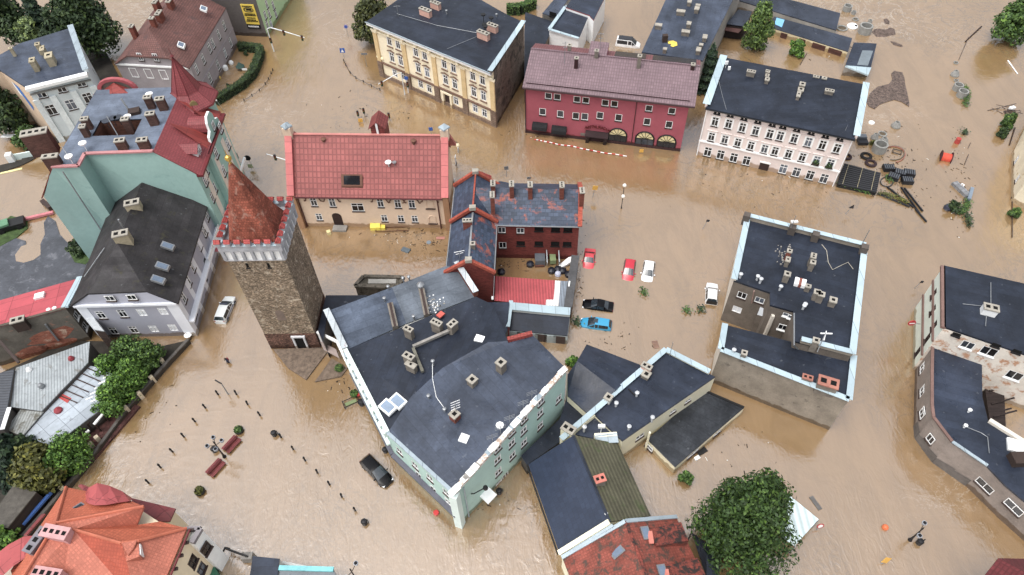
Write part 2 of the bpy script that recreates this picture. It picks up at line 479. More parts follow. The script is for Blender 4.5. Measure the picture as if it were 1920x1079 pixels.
 def vent(s, u, v, zr, h=1.0, r=0.12, mat=None, name='vent_pipe', capr=1.9):
  c = G(u, v, zr + h); mb = MB(); mat = mat or STEEL
  mb.lathe((c.x, c.y, zr - 0.3), [(r, 0), (r, h + 0.1), (r * capr, h + 0.12), (r * capr, h + 0.26), (r * 0.3, h + 0.36)], mat, 10)
  return mb.build(name, s.root, s.o)
 def skylight(s, u, v, z, wd, dp, rz=0.0, tilt=(0, 0), frame=None, glass=None, name='skylight', h=0.16):
  "roof window; tilt = slope of the roof in (x, y)"
  c = G(u, v, z); fr = frame or M('skylight_frame', (120, 122, 126), 0.5); gl = glass or M('skylight_glass', (104, 122, 144), 0.12, var=0.15, spec=0.7)
  mb = MB(); ca, sa = math.cos(rz), math.sin(rz)
  def pt(x, y, dz):
   X, Y = x * ca - y * sa, x * sa + y * ca
   return (c.x + X, c.y + Y, z + X * tilt[0] + Y * tilt[1] + dz)
  q = lambda k, dz: [pt(-wd / 2 * k, -dp / 2 * k, dz), pt(wd / 2 * k, -dp / 2 * k, dz), pt(wd / 2 * k, dp / 2 * k, dz), pt(-wd / 2 * k, dp / 2 * k, dz)]
  mb.slab(q(1, h), h + 0.2, fr)
  o = mb.build(name, s.root, s.o); m2 = MB(); m2.slab(q(0.76, h + 0.03), 0.025, gl); m2.build('pane', o, s.o)
  return o
 def extra(s, name, mb, parent=None):
  if name in SPLIT:
   bs = mb.pieces(); out = [q.build(name, parent or s.root, s.o) for q in bs]; return out[0]
  return mb.build(name, parent or s.root, s.o)
 def done(s, **labels):
  for k, mb in s.mb.items():
   if mb.f:
    o = s.extra(k, mb)
    if k in labels: o['label'] = labels[k]
  return s.root
def row(p, q, n, wd, ht, st, skip=()):
 return [(p[0] + (q[0] - p[0]) * i / max(1, n - 1), p[1] + (q[1] - p[1]) * i / max(1, n - 1), wd, ht, st) for i in range(n) if i not in skip]
def px(s, x0, y0, sc=3.596):
 "zoom pixels -> photo pixels"
 return [(x0 + a / sc, y0 + b / sc) + tuple(r) for a, b, *r in s]
# ------------------------------------------------------------------ setting: ground under the flood, flood water, yards
def water_material():
 m = bpy.data.materials.new('flood_water'); m.use_nodes = True
 t = m.node_tree; N = t.nodes; L = t.links; b = N['Principled BSDF']
 tc = N.new('ShaderNodeTexCoord')
 def nz(scale, det=4, ro=0.6, dist=0.0, vec=None, stretch=None, rot=0.0):
  n = N.new('ShaderNodeTexNoise'); n.inputs['Scale'].default_value = scale; n.inputs['Detail'].default_value = det
  n.inputs['Roughness'].default_value = ro; n.inputs['Distortion'].default_value = dist
  src = tc.outputs['Object']
  if stretch:
   mp = N.new('ShaderNodeMapping'); mp.inputs['Scale'].default_value = stretch; mp.inputs['Rotation'].default_value = (0, 0, rad(rot))
   L.new(src, mp.inputs['Vector']); src = mp.outputs[0]
  L.new(src, n.inputs['Vector']); return n.outputs['Fac']
 def ramp(fac, stops):
  r = N.new('ShaderNodeValToRGB'); e = r.color_ramp.elements
  while len(e) < len(stops): e.new(0.5)
  for i, (p, c) in enumerate(stops): e[i].position = p; e[i].color = (*c, 1)
  L.new(fac, r.inputs['Fac']); return r.outputs['Color']
 def mix(f, a, b_):
  x = N.new('ShaderNodeMix'); x.data_type = 'RGBA'
  for s, val in ((x.inputs[0], f), (x.inputs[6], a), (x.inputs[7], b_)):
   if hasattr(val, 'is_linked'): L.new(val, s)
   else: s.default_value = (*val, 1)
  return x.outputs[2]
 silt = ramp(nz(0.045, 6, 0.6, 1.2), [(0.3, WATER_A), (0.7, WATER_B)])
 # thin dark scum lines where the flow curls, pale foam threads where it runs fast
 def gate(line, field):
  mm = N.new('ShaderNodeMix'); mm.data_type = 'RGBA'; mm.blend_type = 'MULTIPLY'; mm.inputs[0].default_value = 1
  L.new(line, mm.inputs[6]); L.new(field, mm.inputs[7]); return mm.outputs[2]
 scum = gate(ramp(nz(0.16, 8, 0.68, 2.5), [(0.478, (0, 0, 0)), (0.5, (0.55, 0.55, 0.55)), (0.522, (0, 0, 0))]), ramp(nz(0.035, 3, 0.5, 0.5), [(0.42, (0, 0, 0)), (0.58, (1, 1, 1))]))
 foam = gate(ramp(nz(0.11, 9, 0.7, 3.0), [(0.488, (0, 0, 0)), (0.5, (0.7, 0.7, 0.7)), (0.512, (0, 0, 0))]), ramp(nz(0.022, 3, 0.5, 0.5), [(0.55, (0, 0, 0)), (0.66, (1, 1, 1))]))
 silt = mix(ramp(nz(0.22, 7, 0.7, 1.6, stretch=(1.0, 0.3, 1), rot=-20), [(0.44, (0, 0, 0)), (0.68, (0.36, 0.36, 0.36))]), silt, tuple(x * 0.62 for x in WATER_A))
 silt = mix(foam, silt, (0.62, 0.56, 0.48))
 c = mix(scum, silt, (0.10, 0.085, 0.07))
 L.new(c, b.inputs['Base Color'])
 b.inputs['IOR'].default_value = WATER_IOR
 b.inputs['Roughness'].default_value = 0.07
 def bump(h, st, dist, prev=None):
  bp = N.new('ShaderNodeBump'); bp.inputs['Strength'].default_value = st; bp.inputs['Distance'].default_value = dist
  L.new(h, bp.inputs['Height'])
  if prev: L.new(prev, bp.inputs['Normal'])
  return bp.outputs[0]
 # wind ripples, then longer flow waves that are stronger where the current runs
 b1 = bump(nz(3.2, 3, 0.6, 0.6, stretch=(1.0, 0.5, 1), rot=25), 0.34, 0.06)
 calm = nz(0.03, 2, 0.5, 0.4)
 def strong(f, lo, hi, src):
  q = N.new('ShaderNodeMath'); q.operation = 'MULTIPLY'
  L.new(ramp(src, [(lo, (0.12,) * 3), (hi, (1,) * 3)]), q.inputs[0]); L.new(f, q.inputs[1]); return q.outputs[0]
 b2 = bump(strong(nz(0.9, 4, 0.55, 2.2, stretch=(1.0, 0.38, 1), rot=-35), 0.38, 0.58, calm), 0.45, 0.2, b1)
 b3 = bump(strong(nz(0.5, 3, 0.5, 1.2, stretch=(0.45, 1.0, 1), rot=20), 0.45, 0.62, nz(0.022, 2, 0.5, 0.6)), 0.3, 0.3, b2)
 b2 = b3
 L.new(b2, b.inputs['Normal'])
 return m
WATER_A, WATER_B, WATER_IOR = (0.25, 0.158, 0.074), (0.30, 0.194, 0.1), 3.05
mb = MB(); S = 700
mb.face([(-S, -S, -2.5), (S, -S, -2.5), (S, S + 300, -2.5), (-S, S + 300, -2.5)], M('drowned_ground', (96, 86, 72), 0.95, var=0.3, sc=0.1))
tag(mb.build('ground'), 'drowned street ground lying under the brown flood water', 'ground', kind='structure')
mb = MB(); mb.face([(-S, -S, 0), (S, -S, 0), (S, S + 300, 0), (-S, S + 300, 0)], water_material())
tag(mb.build('flood_water'), 'brown muddy flood water filling the streets', 'water', kind='structure')

ASPH = M('wet_asphalt', (72, 75, 83), 0.38, var=0.3, sc=0.35, rgb2=(104, 106, 114), amt=0.55, bump=0.15)
SOIL = M('dark_soil', (52, 48, 42), 0.9, var=0.4, sc=0.8, bump=0.3)
GRASS = M('grass_ground', (62, 84, 40), 0.95, var=0.45, sc=1.2, bump=0.4)
def ground_patch(name, pxs, z, mat, label, cat, kind='structure'):
 mb = MB(); P_ = [G(u, v, z) for u, v in pxs]; mb.prism([(p.x, p.y) for p in P_], -1.5, z, mat)
 return tag(mb.build(name), label, cat, kind=kind)
# asphalt yard left of the mint block: water laps in at two puddles, so its edge is irregular
ground_patch('yard', [(-60, 470), (28, 446), (48, 452), (50, 470), (60, 475), (74, 462), (84, 440), (82, 418), (90, 405), (104, 415), (112, 440), (150, 480), (210, 500), (230, 560), (120, 640), (-60, 660)], 0.10, ASPH, 'wet grey asphalt yard left of the tall mint firewall', 'yard')
for k, pts in enumerate([[(28, 478), (40, 462), (62, 455), (76, 460), (76, 478), (62, 488), (44, 493), (30, 490)]]):
 mb = MB(); mb.face([G(u, v, 0.112) for u, v in pts], MATS.get('flood_water') or bpy.data.materials['flood_water'])
 tag(mb.build('puddle'), 'muddy puddle standing on the grey asphalt yard', 'puddle', kind='structure')
ground_patch('lawn', [(-40, 440), (0, 420), (20, 405), (50, 412), (52, 428), (30, 446), (0, 462), (-40, 470)], 0.14, GRASS, 'strip of grass beside the green van and asphalt yard', 'lawn')
ground_patch('lawn', [(128, 470), (150, 462), (170, 487), (160, 496), (140, 492)], 0.15, GRASS, 'small tuft of lawn at the foot of the mint firewall', 'lawn')
ground_patch('backyard', [(-80, 330), (40, 300), (60, 260), (-10, 140), (120, 60), (200, 100), (240, 175), (250, 240), (120, 260), (60, 300), (40, 310), (-80, 350)], 0.18, SOIL, 'dark wet ground under the trees behind the white apartment block', 'yard')
ground_patch('garden', [(130, 640), (190, 640), (300, 650), (345, 640), (358, 634), (300, 705), (250, 755), (150, 880), (90, 960), (30, 1040), (-90, 1079), (-90, 800), (0, 700)], 0.25, SOIL, 'dark garden soil behind the low retaining wall', 'garden')
ground_patch('gravel_bed', [(512, 655), (602, 652), (612, 662), (574, 712), (540, 690)], 0.22, M('gravel', (112, 96, 82), 0.95, var=0.4, sc=2.2, bump=0.6), 'stony gravel bed at the foot of the brick tower', 'gravel bed')
ground_patch('gravel_bed', [(622, 672), (652, 690), (640, 706), (590, 716)], 0.2, MATS['gravel'], 'triangular gravel bed between the paved ramp and mint house', 'gravel bed')
ground_patch('concrete_yard', [(1565, 350), (1606, 270), (1640, 272), (1650, 300), (1632, 330), (1640, 352), (1638, 362), (1575, 352)], -0.05, CONC, 'sunken concrete storage yard', 'yard')
# ------------------------------------------------------------------ the tower
def build_tower():
 STONE = M('tower_stone', (158, 138, 114), 0.92, 'stone', var=0.22, sc=0.5, rgb2=(190, 176, 154), amt=0.55)
 BASE = M('tower_brick', (120, 86, 72), 0.92, 'stone', var=0.3, sc=0.6)
 TILE = M('spire_tile', (146, 76, 56), 0.8, 'slate', var=0.35, sc=0.5, p=(0.3, 0.32), rgb2=(156, 116, 100), amt=0.56)
 CAPT = M('merlon_tile', (176, 70, 66), 0.7, 'tile', var=0.15, p=(0.6, 0.22))
 REND = M('pale_render', (206, 208, 212), 0.8, var=0.12, sc=1.2)
 REN2 = M('grey_render', (164, 166, 172), 0.8, var=0.2, sc=1.0)
 cx, cy, hw, rz = -29.9, 59.9, 3.4, rad(-1.5)
 ca, sa = math.cos(rz), math.sin(rz)
 T = lambda x, y, z=0: (cx + x * ca - y * sa, cy + x * sa + y * ca, z)
 sq = lambda h: [T(-h, -h)[:2], T(h, -h)[:2], T(h, h)[:2], T(-h, h)[:2]]
 B = Bld('gate_tower', 'tall square stone and brick gate tower with red tiled spire and battlements', 'tower', (cx, cy))
 q = sq(hw)
 # stone shaft; front wall with slots and a door
 fr = [(463.5, 498, 0.35, 0.8, 'barred'), (503.5, 498, 0.35, 0.8, 'barred'), (564.5, 650, 1.3, 2.0, 'barred')]
 mbw = B.part('wall')
 a, b = Vector(q[0]), Vector(q[1])
 B.wall(q[0], q[1], 3.4, 18.2, STONE, fr[:2]); B.wall(q[1], q[2], 3.4, 18.2, STONE); B.wall(q[2], q[3], 3.4, 18.2, STONE); B.wall(q[3], q[0], 3.4, 18.2, STONE)
 q2 = sq(hw + 0.04)
 B.wall(q2[0], q2[1], -1, 3.4, BASE); B.wall(q2[1], q2[2], -1, 3.4, BASE); B.wall(q2[2], q2[3], -1, 3.4, BASE); B.wall(q2[3], q2[0], -1, 3.4, BASE)
 mbw.face([(*p, 3.4) for p in q2], BASE)
 # doorway with stone frame
 m = MB(); x, z = GP(565, 645, q2[0], q2[1]); xo = x - hw - 0.04
 m.box(T(xo - 0.75, -hw - 0.12, 0.2), (0.24, 0.3, 2.5), REND, rz); m.box(T(xo + 0.75, -hw - 0.12, 0.2), (0.24, 0.3, 2.5), REND, rz); m.box(T(xo, -hw - 0.12, 2.7), (1.9, 0.3, 0.26), REND, rz)
 d = B.extra('doorway', m); m = MB(); m.box(T(xo, -hw - 0.05, 0.2), (1.26, 0.08, 2.5), HOLE, rz); B.extra('door', m, d)
 # a bricked-up arch in the middle of the front
 m = MB(); x, z = GP(526, 592, q[0], q[1]); xo = x - hw
 pts = [(xo - 0.55, z - 1.0), (xo + 0.55, z - 1.0), (xo + 0.55, z + 0.6)] + [(xo + 0.55 * math.cos(t), z + 0.6 + 0.5 * math.sin(t)) for t in (0.8, 1.57, 2.3)] + [(xo - 0.55, z + 0.6)]
 m.face([T(px_, -hw - 0.02, pz) for px_, pz in pts], M('blocked_arch', (120, 104, 94), 0.9, var=0.2))
 B.extra('blocked_arch', m)
 # corbel ring
 m = MB(); r = hw + 0.02
 m.prism(sq(r + 0.1), 18.2, 18.45, REND, bottom=True)
 m.prism(sq(r + 0.02), 18.45, 20.05, WHITE)
 for s_ in range(4):
  for k in range(7):
   t = -hw + (2 * hw) * k / 6
   for ang in (s_,):
    px_, py_ = [(t, -r - 0.12), (r + 0.12, t), (t, r + 0.12), (-r - 0.12, t)][ang]
    m.box(T(px_, py_, 18.45), (0.34, 0.34, 1.55), REN2, rz)
 m.prism(sq(hw + 0.32), 20.0, 20.35, REN2, bottom=True)
 B.extra('corbel_ring', m)
 # walkway parapet and merlons
 m = MB(); o = hw + 0.3
 for s_ in range(4):
  u = [((-o, -o), (o, -o)), ((o, -o), (o, o)), ((o, o), (-o, o)), ((-o, o), (-o, -o))][s_]
  dx, dy = u[1][0] - u[0][0], u[1][1] - u[0][1]; L_ = 2 * o
  nx, ny = -dy / L_, dx / L_
  A = T(u[0][0] + nx * 0.2 + dx / L_ * 0.4, u[0][1] + ny * 0.2 + dy / L_ * 0.4, 20.35); E_ = T(u[1][0] + nx * 0.2, u[1][1] + ny * 0.2, 20.35)
  m.bar(A, E_, 0.38, 0.55, REN2)
  m.bar((A[0], A[1], 20.902), (E_[0], E_[1], 20.902), 0.5, 0.06, ZWHITE)
 m.face([T(-o, -o, 20.36), T(o, -o, 20.36), T(o, o, 20.36), T(-o, o, 20.36)], REN2)
 B.extra('parapet', m)
 o = hw + 0.1
 for s_ in range(4):
  for k in range(6):
   t = -o + 2 * o * k / 6
   x_, y_, yaw = [(t, -o, 0), (o, t, math.pi / 2), (-t, o, 0), (-o, -t, math.pi / 2)][s_]
   m = MB(); m.box(T(x_, y_, 20.9), (0.56, 0.56, 0.55), REN2, rz)
   mer = B.extra('merlon', m); c = MB(); e = 0.36
   yw = rz + yaw; c2, s2 = math.cos(yw), math.sin(yw); p0 = T(x_, y_, 0)
   Q = lambda ax, ay, az: (p0[0] + ax * c2 - ay * s2, p0[1] + ax * s2 + ay * c2, az)
   for sg in (-1, 1):
    c.face([Q(-e, sg * e, 21.45), Q(e, sg * e, 21.45), Q(e, 0, 21.86), Q(-e, 0, 21.86)][::-sg if sg > 0 else 1][::1], CAPT)
    c.face([Q(sg * e, -e, 21.45), Q(sg * e, e, 21.45), Q(sg * e, 0, 21.86)], CAPT)
   c.face([Q(-e, -e, 21.45), Q(e, -e, 21.45), Q(e, e, 21.45), Q(-e, e, 21.45)], CAPT)
   B.extra('tiled_cap', c, mer)
 # spire: square with cut corners, slightly flared at the foot
 def ring(h, cut, z): return [T(x, y, z) for x, y in ((-h + cut, -h), (h - cut, -h), (h, -h + cut), (h, h - cut), (h - cut, h), (-h + cut, h), (-h, h - cut), (-h, -h + cut))]
 m = MB(); rings = [ring(2.75, 0.35, 20.5), ring(2.5, 0.6, 21.6), ring(2.1, 0.75, 23.4), ring(0.14, 0.05, 30.2)]
 for A, E_ in zip(rings, rings[1:]):
  for k in range(8):
   j = (k + 1) % 8; m.face([A[k], A[j], E_[j], E_[k]], TILE)
 m.face(rings[-1], TILE)
 sp = B.extra('spire', m)
 m = MB(); GOLD = M('gilded_copper', (212, 172, 60), 0.3, metal=0.8)
 m.lathe(T(0, 0, 30.1), [(0.2, 0), (0.1, 0.15), (0.1, 0.35), (0.3, 0.45), (0.38, 0.7), (0.28, 0.95), (0.06, 1.1), (0.03, 1.8), (0.0, 1.85)], GOLD, 12)
 B.extra('gilded_ball', m, sp)
 B.done()
build_tower()

# ------------------------------------------------------------------ cream courthouse with red tiled roof
def build_cream():
 WALL = M('cream_render', (226, 200, 172), 0.85, var=0.08, sc=0.3, rgb2=(204, 180, 154), amt=0.62)
 TILE = M('red_metal_tile', (160, 86, 82), 0.55, 'tile', var=0.14, sc=0.25, p=(0.62, 0.85, .7))
 CAP = M('gable_coping_tile', (200, 106, 104), 0.6, 'sheet', var=0.12, p=(4, 1.6))
 TAN = M('tan_pilaster', (170, 128, 90), 0.8, var=0.1)
 STY = 'white'
 A = G(574.7, 424); Bp = G(838, 428); d = (Bp - A).normalized(); n = Vector((-d.y, d.x, 0)); L = (Bp - A).length
 D = 11.0; P = lambda x, y, z=0: tuple(A + d * x + n * y + Vector((0, 0, z)))
 B = Bld('cream_hall', 'long cream two storey hall with red tiled gable roof beside the tower', 'building', P(L / 2, D / 2)[:2])
 ze, zr = 6.9, 13.8
 zz = lambda s, l: [(u, v, *l) for u, v in s]
 up = px([(748, 573), (873, 577), (1198, 580), (1315, 585), (1410, 587)], 380, 220); lo = px([(785, 673), (1225, 682), (1337, 685), (1430, 687)], 380, 220)
 wins = zz(up, (1.0, 1.7, 'white')) + zz(lo, (1.0, 1.45, 'white')) + zz(px([(1045, 608)], 380, 220), (1.9, 1.7, 'white'))
 a, b = B.wall(P(0, 0), P(L, 0), -1.2, ze, WALL, wins)
 B.wall(P(L, 0), P(L, D), -1.2, ze, WALL, [(858, 282, 0.9, 1.6, 'white'), (857, 322, 0.9, 1.6, 'white'), (853, 300, .9, 1.6, 'white'), (851, 345, .9, 1.6, 'white'), (853, 380, .9, 1.6, 'white')]); B.wall(P(L, D), P(0, D), -1.2, ze, WALL); B.wall(P(0, D), P(0, 0), -1.2, ze, WALL)
 w_ = B.part('wall')
 for x in (0, L): w_.face([P(x, 0, ze), P(x, D, ze), P(x, D / 2, zr + 0.3)] if x else [P(x, D, ze), P(x, 0, ze), P(x, D / 2, zr + 0.3)], WALL)
 B.roof([P(-0.1, -0.55, ze - 0.1), P(L + 0.1, -0.55, ze - 0.1), P(L + 0.1, D / 2, zr), P(-0.1, D / 2, zr)], TILE, 0.2)
 B.roof([P(-0.1, D + 0.5, ze - 0.1), P(L + 0.1, D + 0.5, ze - 0.1), P(L + 0.1, D / 2, zr), P(-0.1, D / 2, zr)], TILE, 0.2)
 m = MB(); m.bar(P(0, D / 2, zr - 0.02), P(L, D / 2, zr - 0.02), 0.4, 0.14, M('ridge_tile', (196, 120, 112), 0.7)); B.extra('ridge', m)
 GUT = M('maroon_gutter', (84, 34, 36), 0.5)
 m = MB(); m.tube([P(0, -0.66, ze - 0.16), P(L, -0.66, ze - 0.16)], 0.13, GUT)
 for x in (0.2, L - 0.9): m.tube([P(x, -0.62, ze - 0.2), P(x, -0.14, ze - 1.0), P(x, -0.14, -1)], 0.09, GUT)
 B.extra('gutter', m)
 # snow guard along the eaves
 m = MB()
 for dy in (0.9,): m.bar(P(0.3, dy, ze + 1.05), P(L - 0.3, dy, ze + 1.05), 0.05, 0.16, GUT)
 B.extra('snow_guard', m)
 # gable copings and shoulder pillars
 for x in (-0.45, L + 0.45):
  m = MB()
  m.bar(P(x, -0.5, ze + 0.1), P(x, D / 2, zr + 0.25), 1.05, 0.4, CAP, up=(0, 0, 1)); m.bar(P(x, D + 0.5, ze + 0.1), P(x, D / 2, zr + 0.25), 1.05, 0.4, CAP)
  B.extra('gable_coping', m)
  m = MB(); m.box(P(x, D / 2, zr - 0.5), (1.2, 1.2, 1.9), WALL, math.atan2(d.y, d.x)); pc = P(x, D / 2, zr + 1.4)
  m.lathe(pc, [(0.9, 0), (0.86, 0.2), (0.0, 0.75)], ZINC, 4); B.extra('gable_pillar', m)
  m = MB(); m.box(P(x, -0.25, -1.2), (0.9, 0.75, ze + 1.25), TAN, math.atan2(d.y, d.x)); B.extra('corner_pilaster', m)
 # arched hood mouldings, door, blind niches
 BR = M('brown_moulding', (112, 74, 58), 0.8)
 m = MB()
 for u, v in up + px([(1533, 580)], 380, 220):
  x, z = GP(u, v, a, b)
  pts = [P(x + 1.15 * math.cos(t), -0.08, z + 0.35 + 0.95 * math.sin(t)) for t in [math.pi * k / 10 for k in range(11)]]
  m.tube([P(x + 1.4, -0.08, z + 0.3)] + pts + [P(x - 1.4, -0.08, z + 0.3)], 0.09, BR, 5)
 B.extra('hood_moulding', m)
 for u, v in px([(1533, 588), (1550, 690)], 380, 220):
  x, z = GP(u, v, a, b); m = MB()
  m.tube([P(x - 0.55, -0.03, z - 0.8)] + [P(x - 0.55 * math.cos(t), -0.03, z + 0.4 + 0.45 * math.sin(t)) for t in (0, 0.8, 1.57, 2.3, 3.14)] + [P(x + 0.55, -0.03, z - 0.8)], 0.07, WALL, 5)
  m.box(P(x, -0.1, z - 0.95), (1.5, 0.25, 0.12), SILL, math.atan2(d.y, d.x)); B.extra('blind_niche', m)
 x, z = GP(632.5, 410, a, b); m = MB()
 pts = [(x - 0.75, z - 1.6), (x + 0.75, z - 1.6), (x + 0.75, z + 0.5)] + [(x + 0.75 * math.cos(t), z + 0.5 + 0.7 * math.sin(t)) for t in (0.5, 1.0, 1.57, 2.1, 2.6)] + [(x - 0.75, z + 0.5)]
 m.face([P(p, -0.03, q) for p, q in pts], M('dark_wood_door', (58, 38, 34), 0.6, 'wood')); dd = B.extra('door', m)
 m = MB(); m.box(P(x + 0.2, -0.6, -0.4), (2.2, 1.2, 0.75), CONC, math.atan2(d.y, d.x)); B.extra('doorstep', m)
 # rear gabled dormer peeping over the ridge
 m = MB(); xd = 12.9; y0, y1, h = D / 2 + .25, D / 2 + 3.0, 1.0; zt = 16.0
 DT = M('dormer_red', (136, 62, 58), 0.6, 'tile', p=(0.6, .4))
 m.prism([P(xd - h, y0)[:2], P(xd + h, y0)[:2], P(xd + h, y1)[:2], P(xd - h, y1)[:2]], 11, 15.0, DT)
 m.face([P(xd - h, y0 - .01, 15.0), P(xd + h, y0 - .01, 15.0), P(xd, y0 - .01, zt - .1)], DT)
 for sg in (-1, 1): m.slab([P(xd + sg * 1.3, y0 - 0.2, 14.8), P(xd, y0 - 0.2, zt), P(xd, y1, zt), P(xd + sg * 1.3, y1, 14.8)], 0.12, DT)
 m.bar(P(xd, y0 - 0.05, 13.6), P(xd, y0 - 0.05, zt - 0.2), 0.3, 0.1, WHITE, up=tuple(-n))
 B.extra('dormer', m)
 sl = (zr - ze) / (D / 2)
 B.skylight(660, 340, 8.75, 3.2, 1.1, math.atan2(d.y, d.x), (n.x * sl, n.y * sl), frame=BR, glass=GLASS)
 for u, v in ((606, 260), (775, 263)): B.vent(u, v, 13.0, 0.5, 0.22, BR)
 c = G(728, 306, 11); m = MB(); m.lathe((c.x, c.y, 10.2), [(0.06, 0), (0.06, 0.7), (0.45, 0.85), (0.5, 1.0)], WHITE, 8); m.lathe((c.x + .9, c.y, 10.2), [(0.05, 0), (0.05, 0.7), (0.3, 0.8), (0.34, 0.95)], STEEL, 8); B.extra('antenna', m)
 B.done()
build_cream()

# ------------------------------------------------------------------ red brick former gaol, L plan, slate roofs
def build_brick():
 BR = M('dark_red_brick', (112, 46, 40), 0.88, 'brick', var=0.25, sc=0.35, rgb2=(66, 34, 32), amt=0.66)
 CO = M('brick_coping', (158, 70, 50), 0.85, 'brick', var=0.25)
 SL = M('blue_slate', (60, 72, 92), 0.5, 'slate', var=0.22, sc=0.3, p=(0.75, 0.55))
 SR = M('blue_slate_broken', (60, 72, 92), 0.5, 'slate', var=0.22, sc=0.3, p=(0.75, 0.55), rgb2=(160, 84, 66), amt=0.535)
 B = Bld('brick_gaol', 'red brick L shaped building with patchy blue slate roofs and brick gables', 'building', (0, 72))
 ze = 7.4
 F0 = G(932, 419, ze); F1 = G(1086, 422, ze); d = Vector((F1.x - F0.x, F1.y - F0.y, 0)).normalized(); n = Vector((-d.y, d.x, 0)); L = (F1 - F0).length; D = 8.2; zr = 10.4
 P = lambda x, y, z=0: tuple(Vector((F0.x, F0.y, 0)) + d * x + n * y + Vector((0, 0, z)))
 ws = px([(722, 762, 1.1, 1.15, 'white'), (848, 766, 1.1, 1.1, 'white'), (728, 864, 1.1, 1.3, 'white')], 740, 220) + px([(972, 753), (1085, 756), (1168, 758), (850, 852), (972, 853), (1082, 855), (1163, 856)], 740, 220)
 ws = [q if len(q) == 5 else (*q, 1.25, 0.95, 'barred') for q in ws]
 B.wall(P(-1, 0), P(L, 0), -1.2, ze, BR, ws); B.wall(P(L, 0), P(L, D), -1.2, ze, BR); B.wall(P(L, D), P(-1, D), -1.2, ze, BR)
 B.part('wall').face([P(L, 0, ze), P(L, D, ze), P(L, D / 2, zr + .1)], BR)
 B.roof([P(-3.2, -0.3, ze), P(L - 0.1, -0.3, ze), P(L - 0.1, D / 2, zr), P(-3.2, D / 2, zr)], SR, 0.2)
 B.roof([P(-3.2, D + 0.3, ze), P(L - 0.1, D + 0.3, ze), P(L - 0.1, D / 2, zr), P(-3.2, D / 2, zr)], SL, 0.2)
 m = MB(); m.bar(P(L + 0.1, -0.3, ze - 0.1), P(L + 0.1, D / 2, zr + 0.05), 0.62, 0.42, CO); m.bar(P(L + 0.1, D + 0.3, ze - 0.1), P(L + 0.1, D / 2, zr + 0.05), 0.62, 0.42, CO); B.extra('gable_coping', m)
 m = MB(); m.tube([P(-0.6, -0.42, ze - 0.05), P(L, -0.42, ze - 0.05)], 0.1, STEEL); B.extra('gutter', m)
 # west wing, two stretches along the ridge
 k = 0
 for (nx, ny, sx, sy, zr2, ze2) in ((-4.75, 79.6, -5.12, 72.0, 10.1, 7.5), (-5.12, 72.0, -5.62, 62.6, 9.7, 7.3)):
  a = Vector((nx, ny, 0)); b = Vector((sx, sy, 0)); t = (b - a).normalized(); s_ = Vector((-t.y, t.x, 0)); h = 2.95   # s_ = east
  Q = lambda along, side, z: tuple(a + t * along + s_ * side + Vector((0, 0, z)))
  LL = (b - a).length
  B.roof([Q(0, -h - 0.25, ze2), Q(LL, -h - 0.25, ze2), Q(LL, 0, zr2), Q(0, 0, zr2)], SL, 0.18); B.roof([Q(0, h + 0.25, ze2), Q(LL, h + 0.25, ze2), Q(LL, 0, zr2), Q(0, 0, zr2)], SL if k == 0 else SR, 0.18)
  B.wall(Q(0, -h, 0), Q(LL, -h, 0), -1.2, ze2, BR); B.wall(Q(LL, h, 0), Q(0, h, 0), -1.2, ze2, BR)
  B.wall(Q(LL, -h, 0), Q(LL, h, 0), -1.2, ze2, BR); B.wall(Q(0, h, 0), Q(0, -h, 0), -1.2, ze2, BR)
  W = B.part('wall'); W.face([Q(LL, -h, ze2), Q(LL, h, ze2), Q(LL, 0, zr2 + 0.2)], BR); W.face([Q(0, h, ze2), Q(0, -h, ze2), Q(0, 0, zr2 + 0.2)], BR)
  for al in ((0, LL) if k == 0 else (LL,)):
   m = MB()
   for sg in (-1, 1): m.bar(Q(al, sg * (h + 0.35), ze2 + 0.05), Q(al, 0, zr2 + 0.12), 0.5, 0.4, CO)
   m.box(Q(al, 0, zr2 + 0.1), (0.9, 0.7, 0.55), CHCAP, 0); B.extra('gable_coping', m)
  m = MB(); m.bar(Q(0.2, 0, zr2 - 0.02), Q(LL - 0.2, 0, zr2 - 0.02), 0.24, 0.12, CO if k == 0 else STEEL); B.extra('ridge', m)
  m = MB()
  for sg in (-1, 1): m.tube([Q(0, sg * (h + 0.36), ze2 - 0.06), Q(LL, sg * (h + 0.36), ze2 - 0.06)], 0.1, STEEL)
  B.extra('gutter', m); k += 1
 # lower rear wing
 q = [G(933, 357, 6.2), G(920, 344, 6.2), G(940, 341, 6.2), G(1010, 357, 6.2)]; q = [G(905, 372, 6.2), G(915, 346, 6.2), G(938, 340, 6.2), G(975, 347, 6.2), G(1005, 358, 6.2), G(1000, 372, 6.2)]
 B.part('wall').prism([(p.x, p.y) for p in q], -1, 6.0, BR); B.roof(q, FELT, 0.2)
 # chimneys
 B.chim(922.7, 364.5, 9.8, 2.6, 0.55, 1.15, 0, 4, BRICKR); B.chim(876, 412.5, 8.9, 1.7, 1.25, 0.6, 0, 3, BRICKR)
 for u, v in ((924, 343), (959, 344), (994, 345.5), (1053.5, 346), (1091.5, 356.5)): B.chim(u, v, 9.6, 2.4, 0.6, 1.1, 0, 3, BRICKR)
 B.chim(886, 456, 9.3, 1.0, 0.6, 0.6, 0, 1)
 m = MB(); c = G(906, 331, 8.6); RD = M('red_dormer', (150, 52, 46), 0.6, 'tile', p=(.5, .4)); m.prism([(c.x - 1, c.y - 1.2), (c.x + 1.2, c.y - 1.2), (c.x + 1.2, c.y + 1.2), (c.x - 1, c.y + 1.2)], 6.5, [8.9, 7.6, 7.6, 8.9], RD); B.extra('dormer', m)
 for u, v in ((877.5, 451), (903, 457), (903, 490)):
  pass
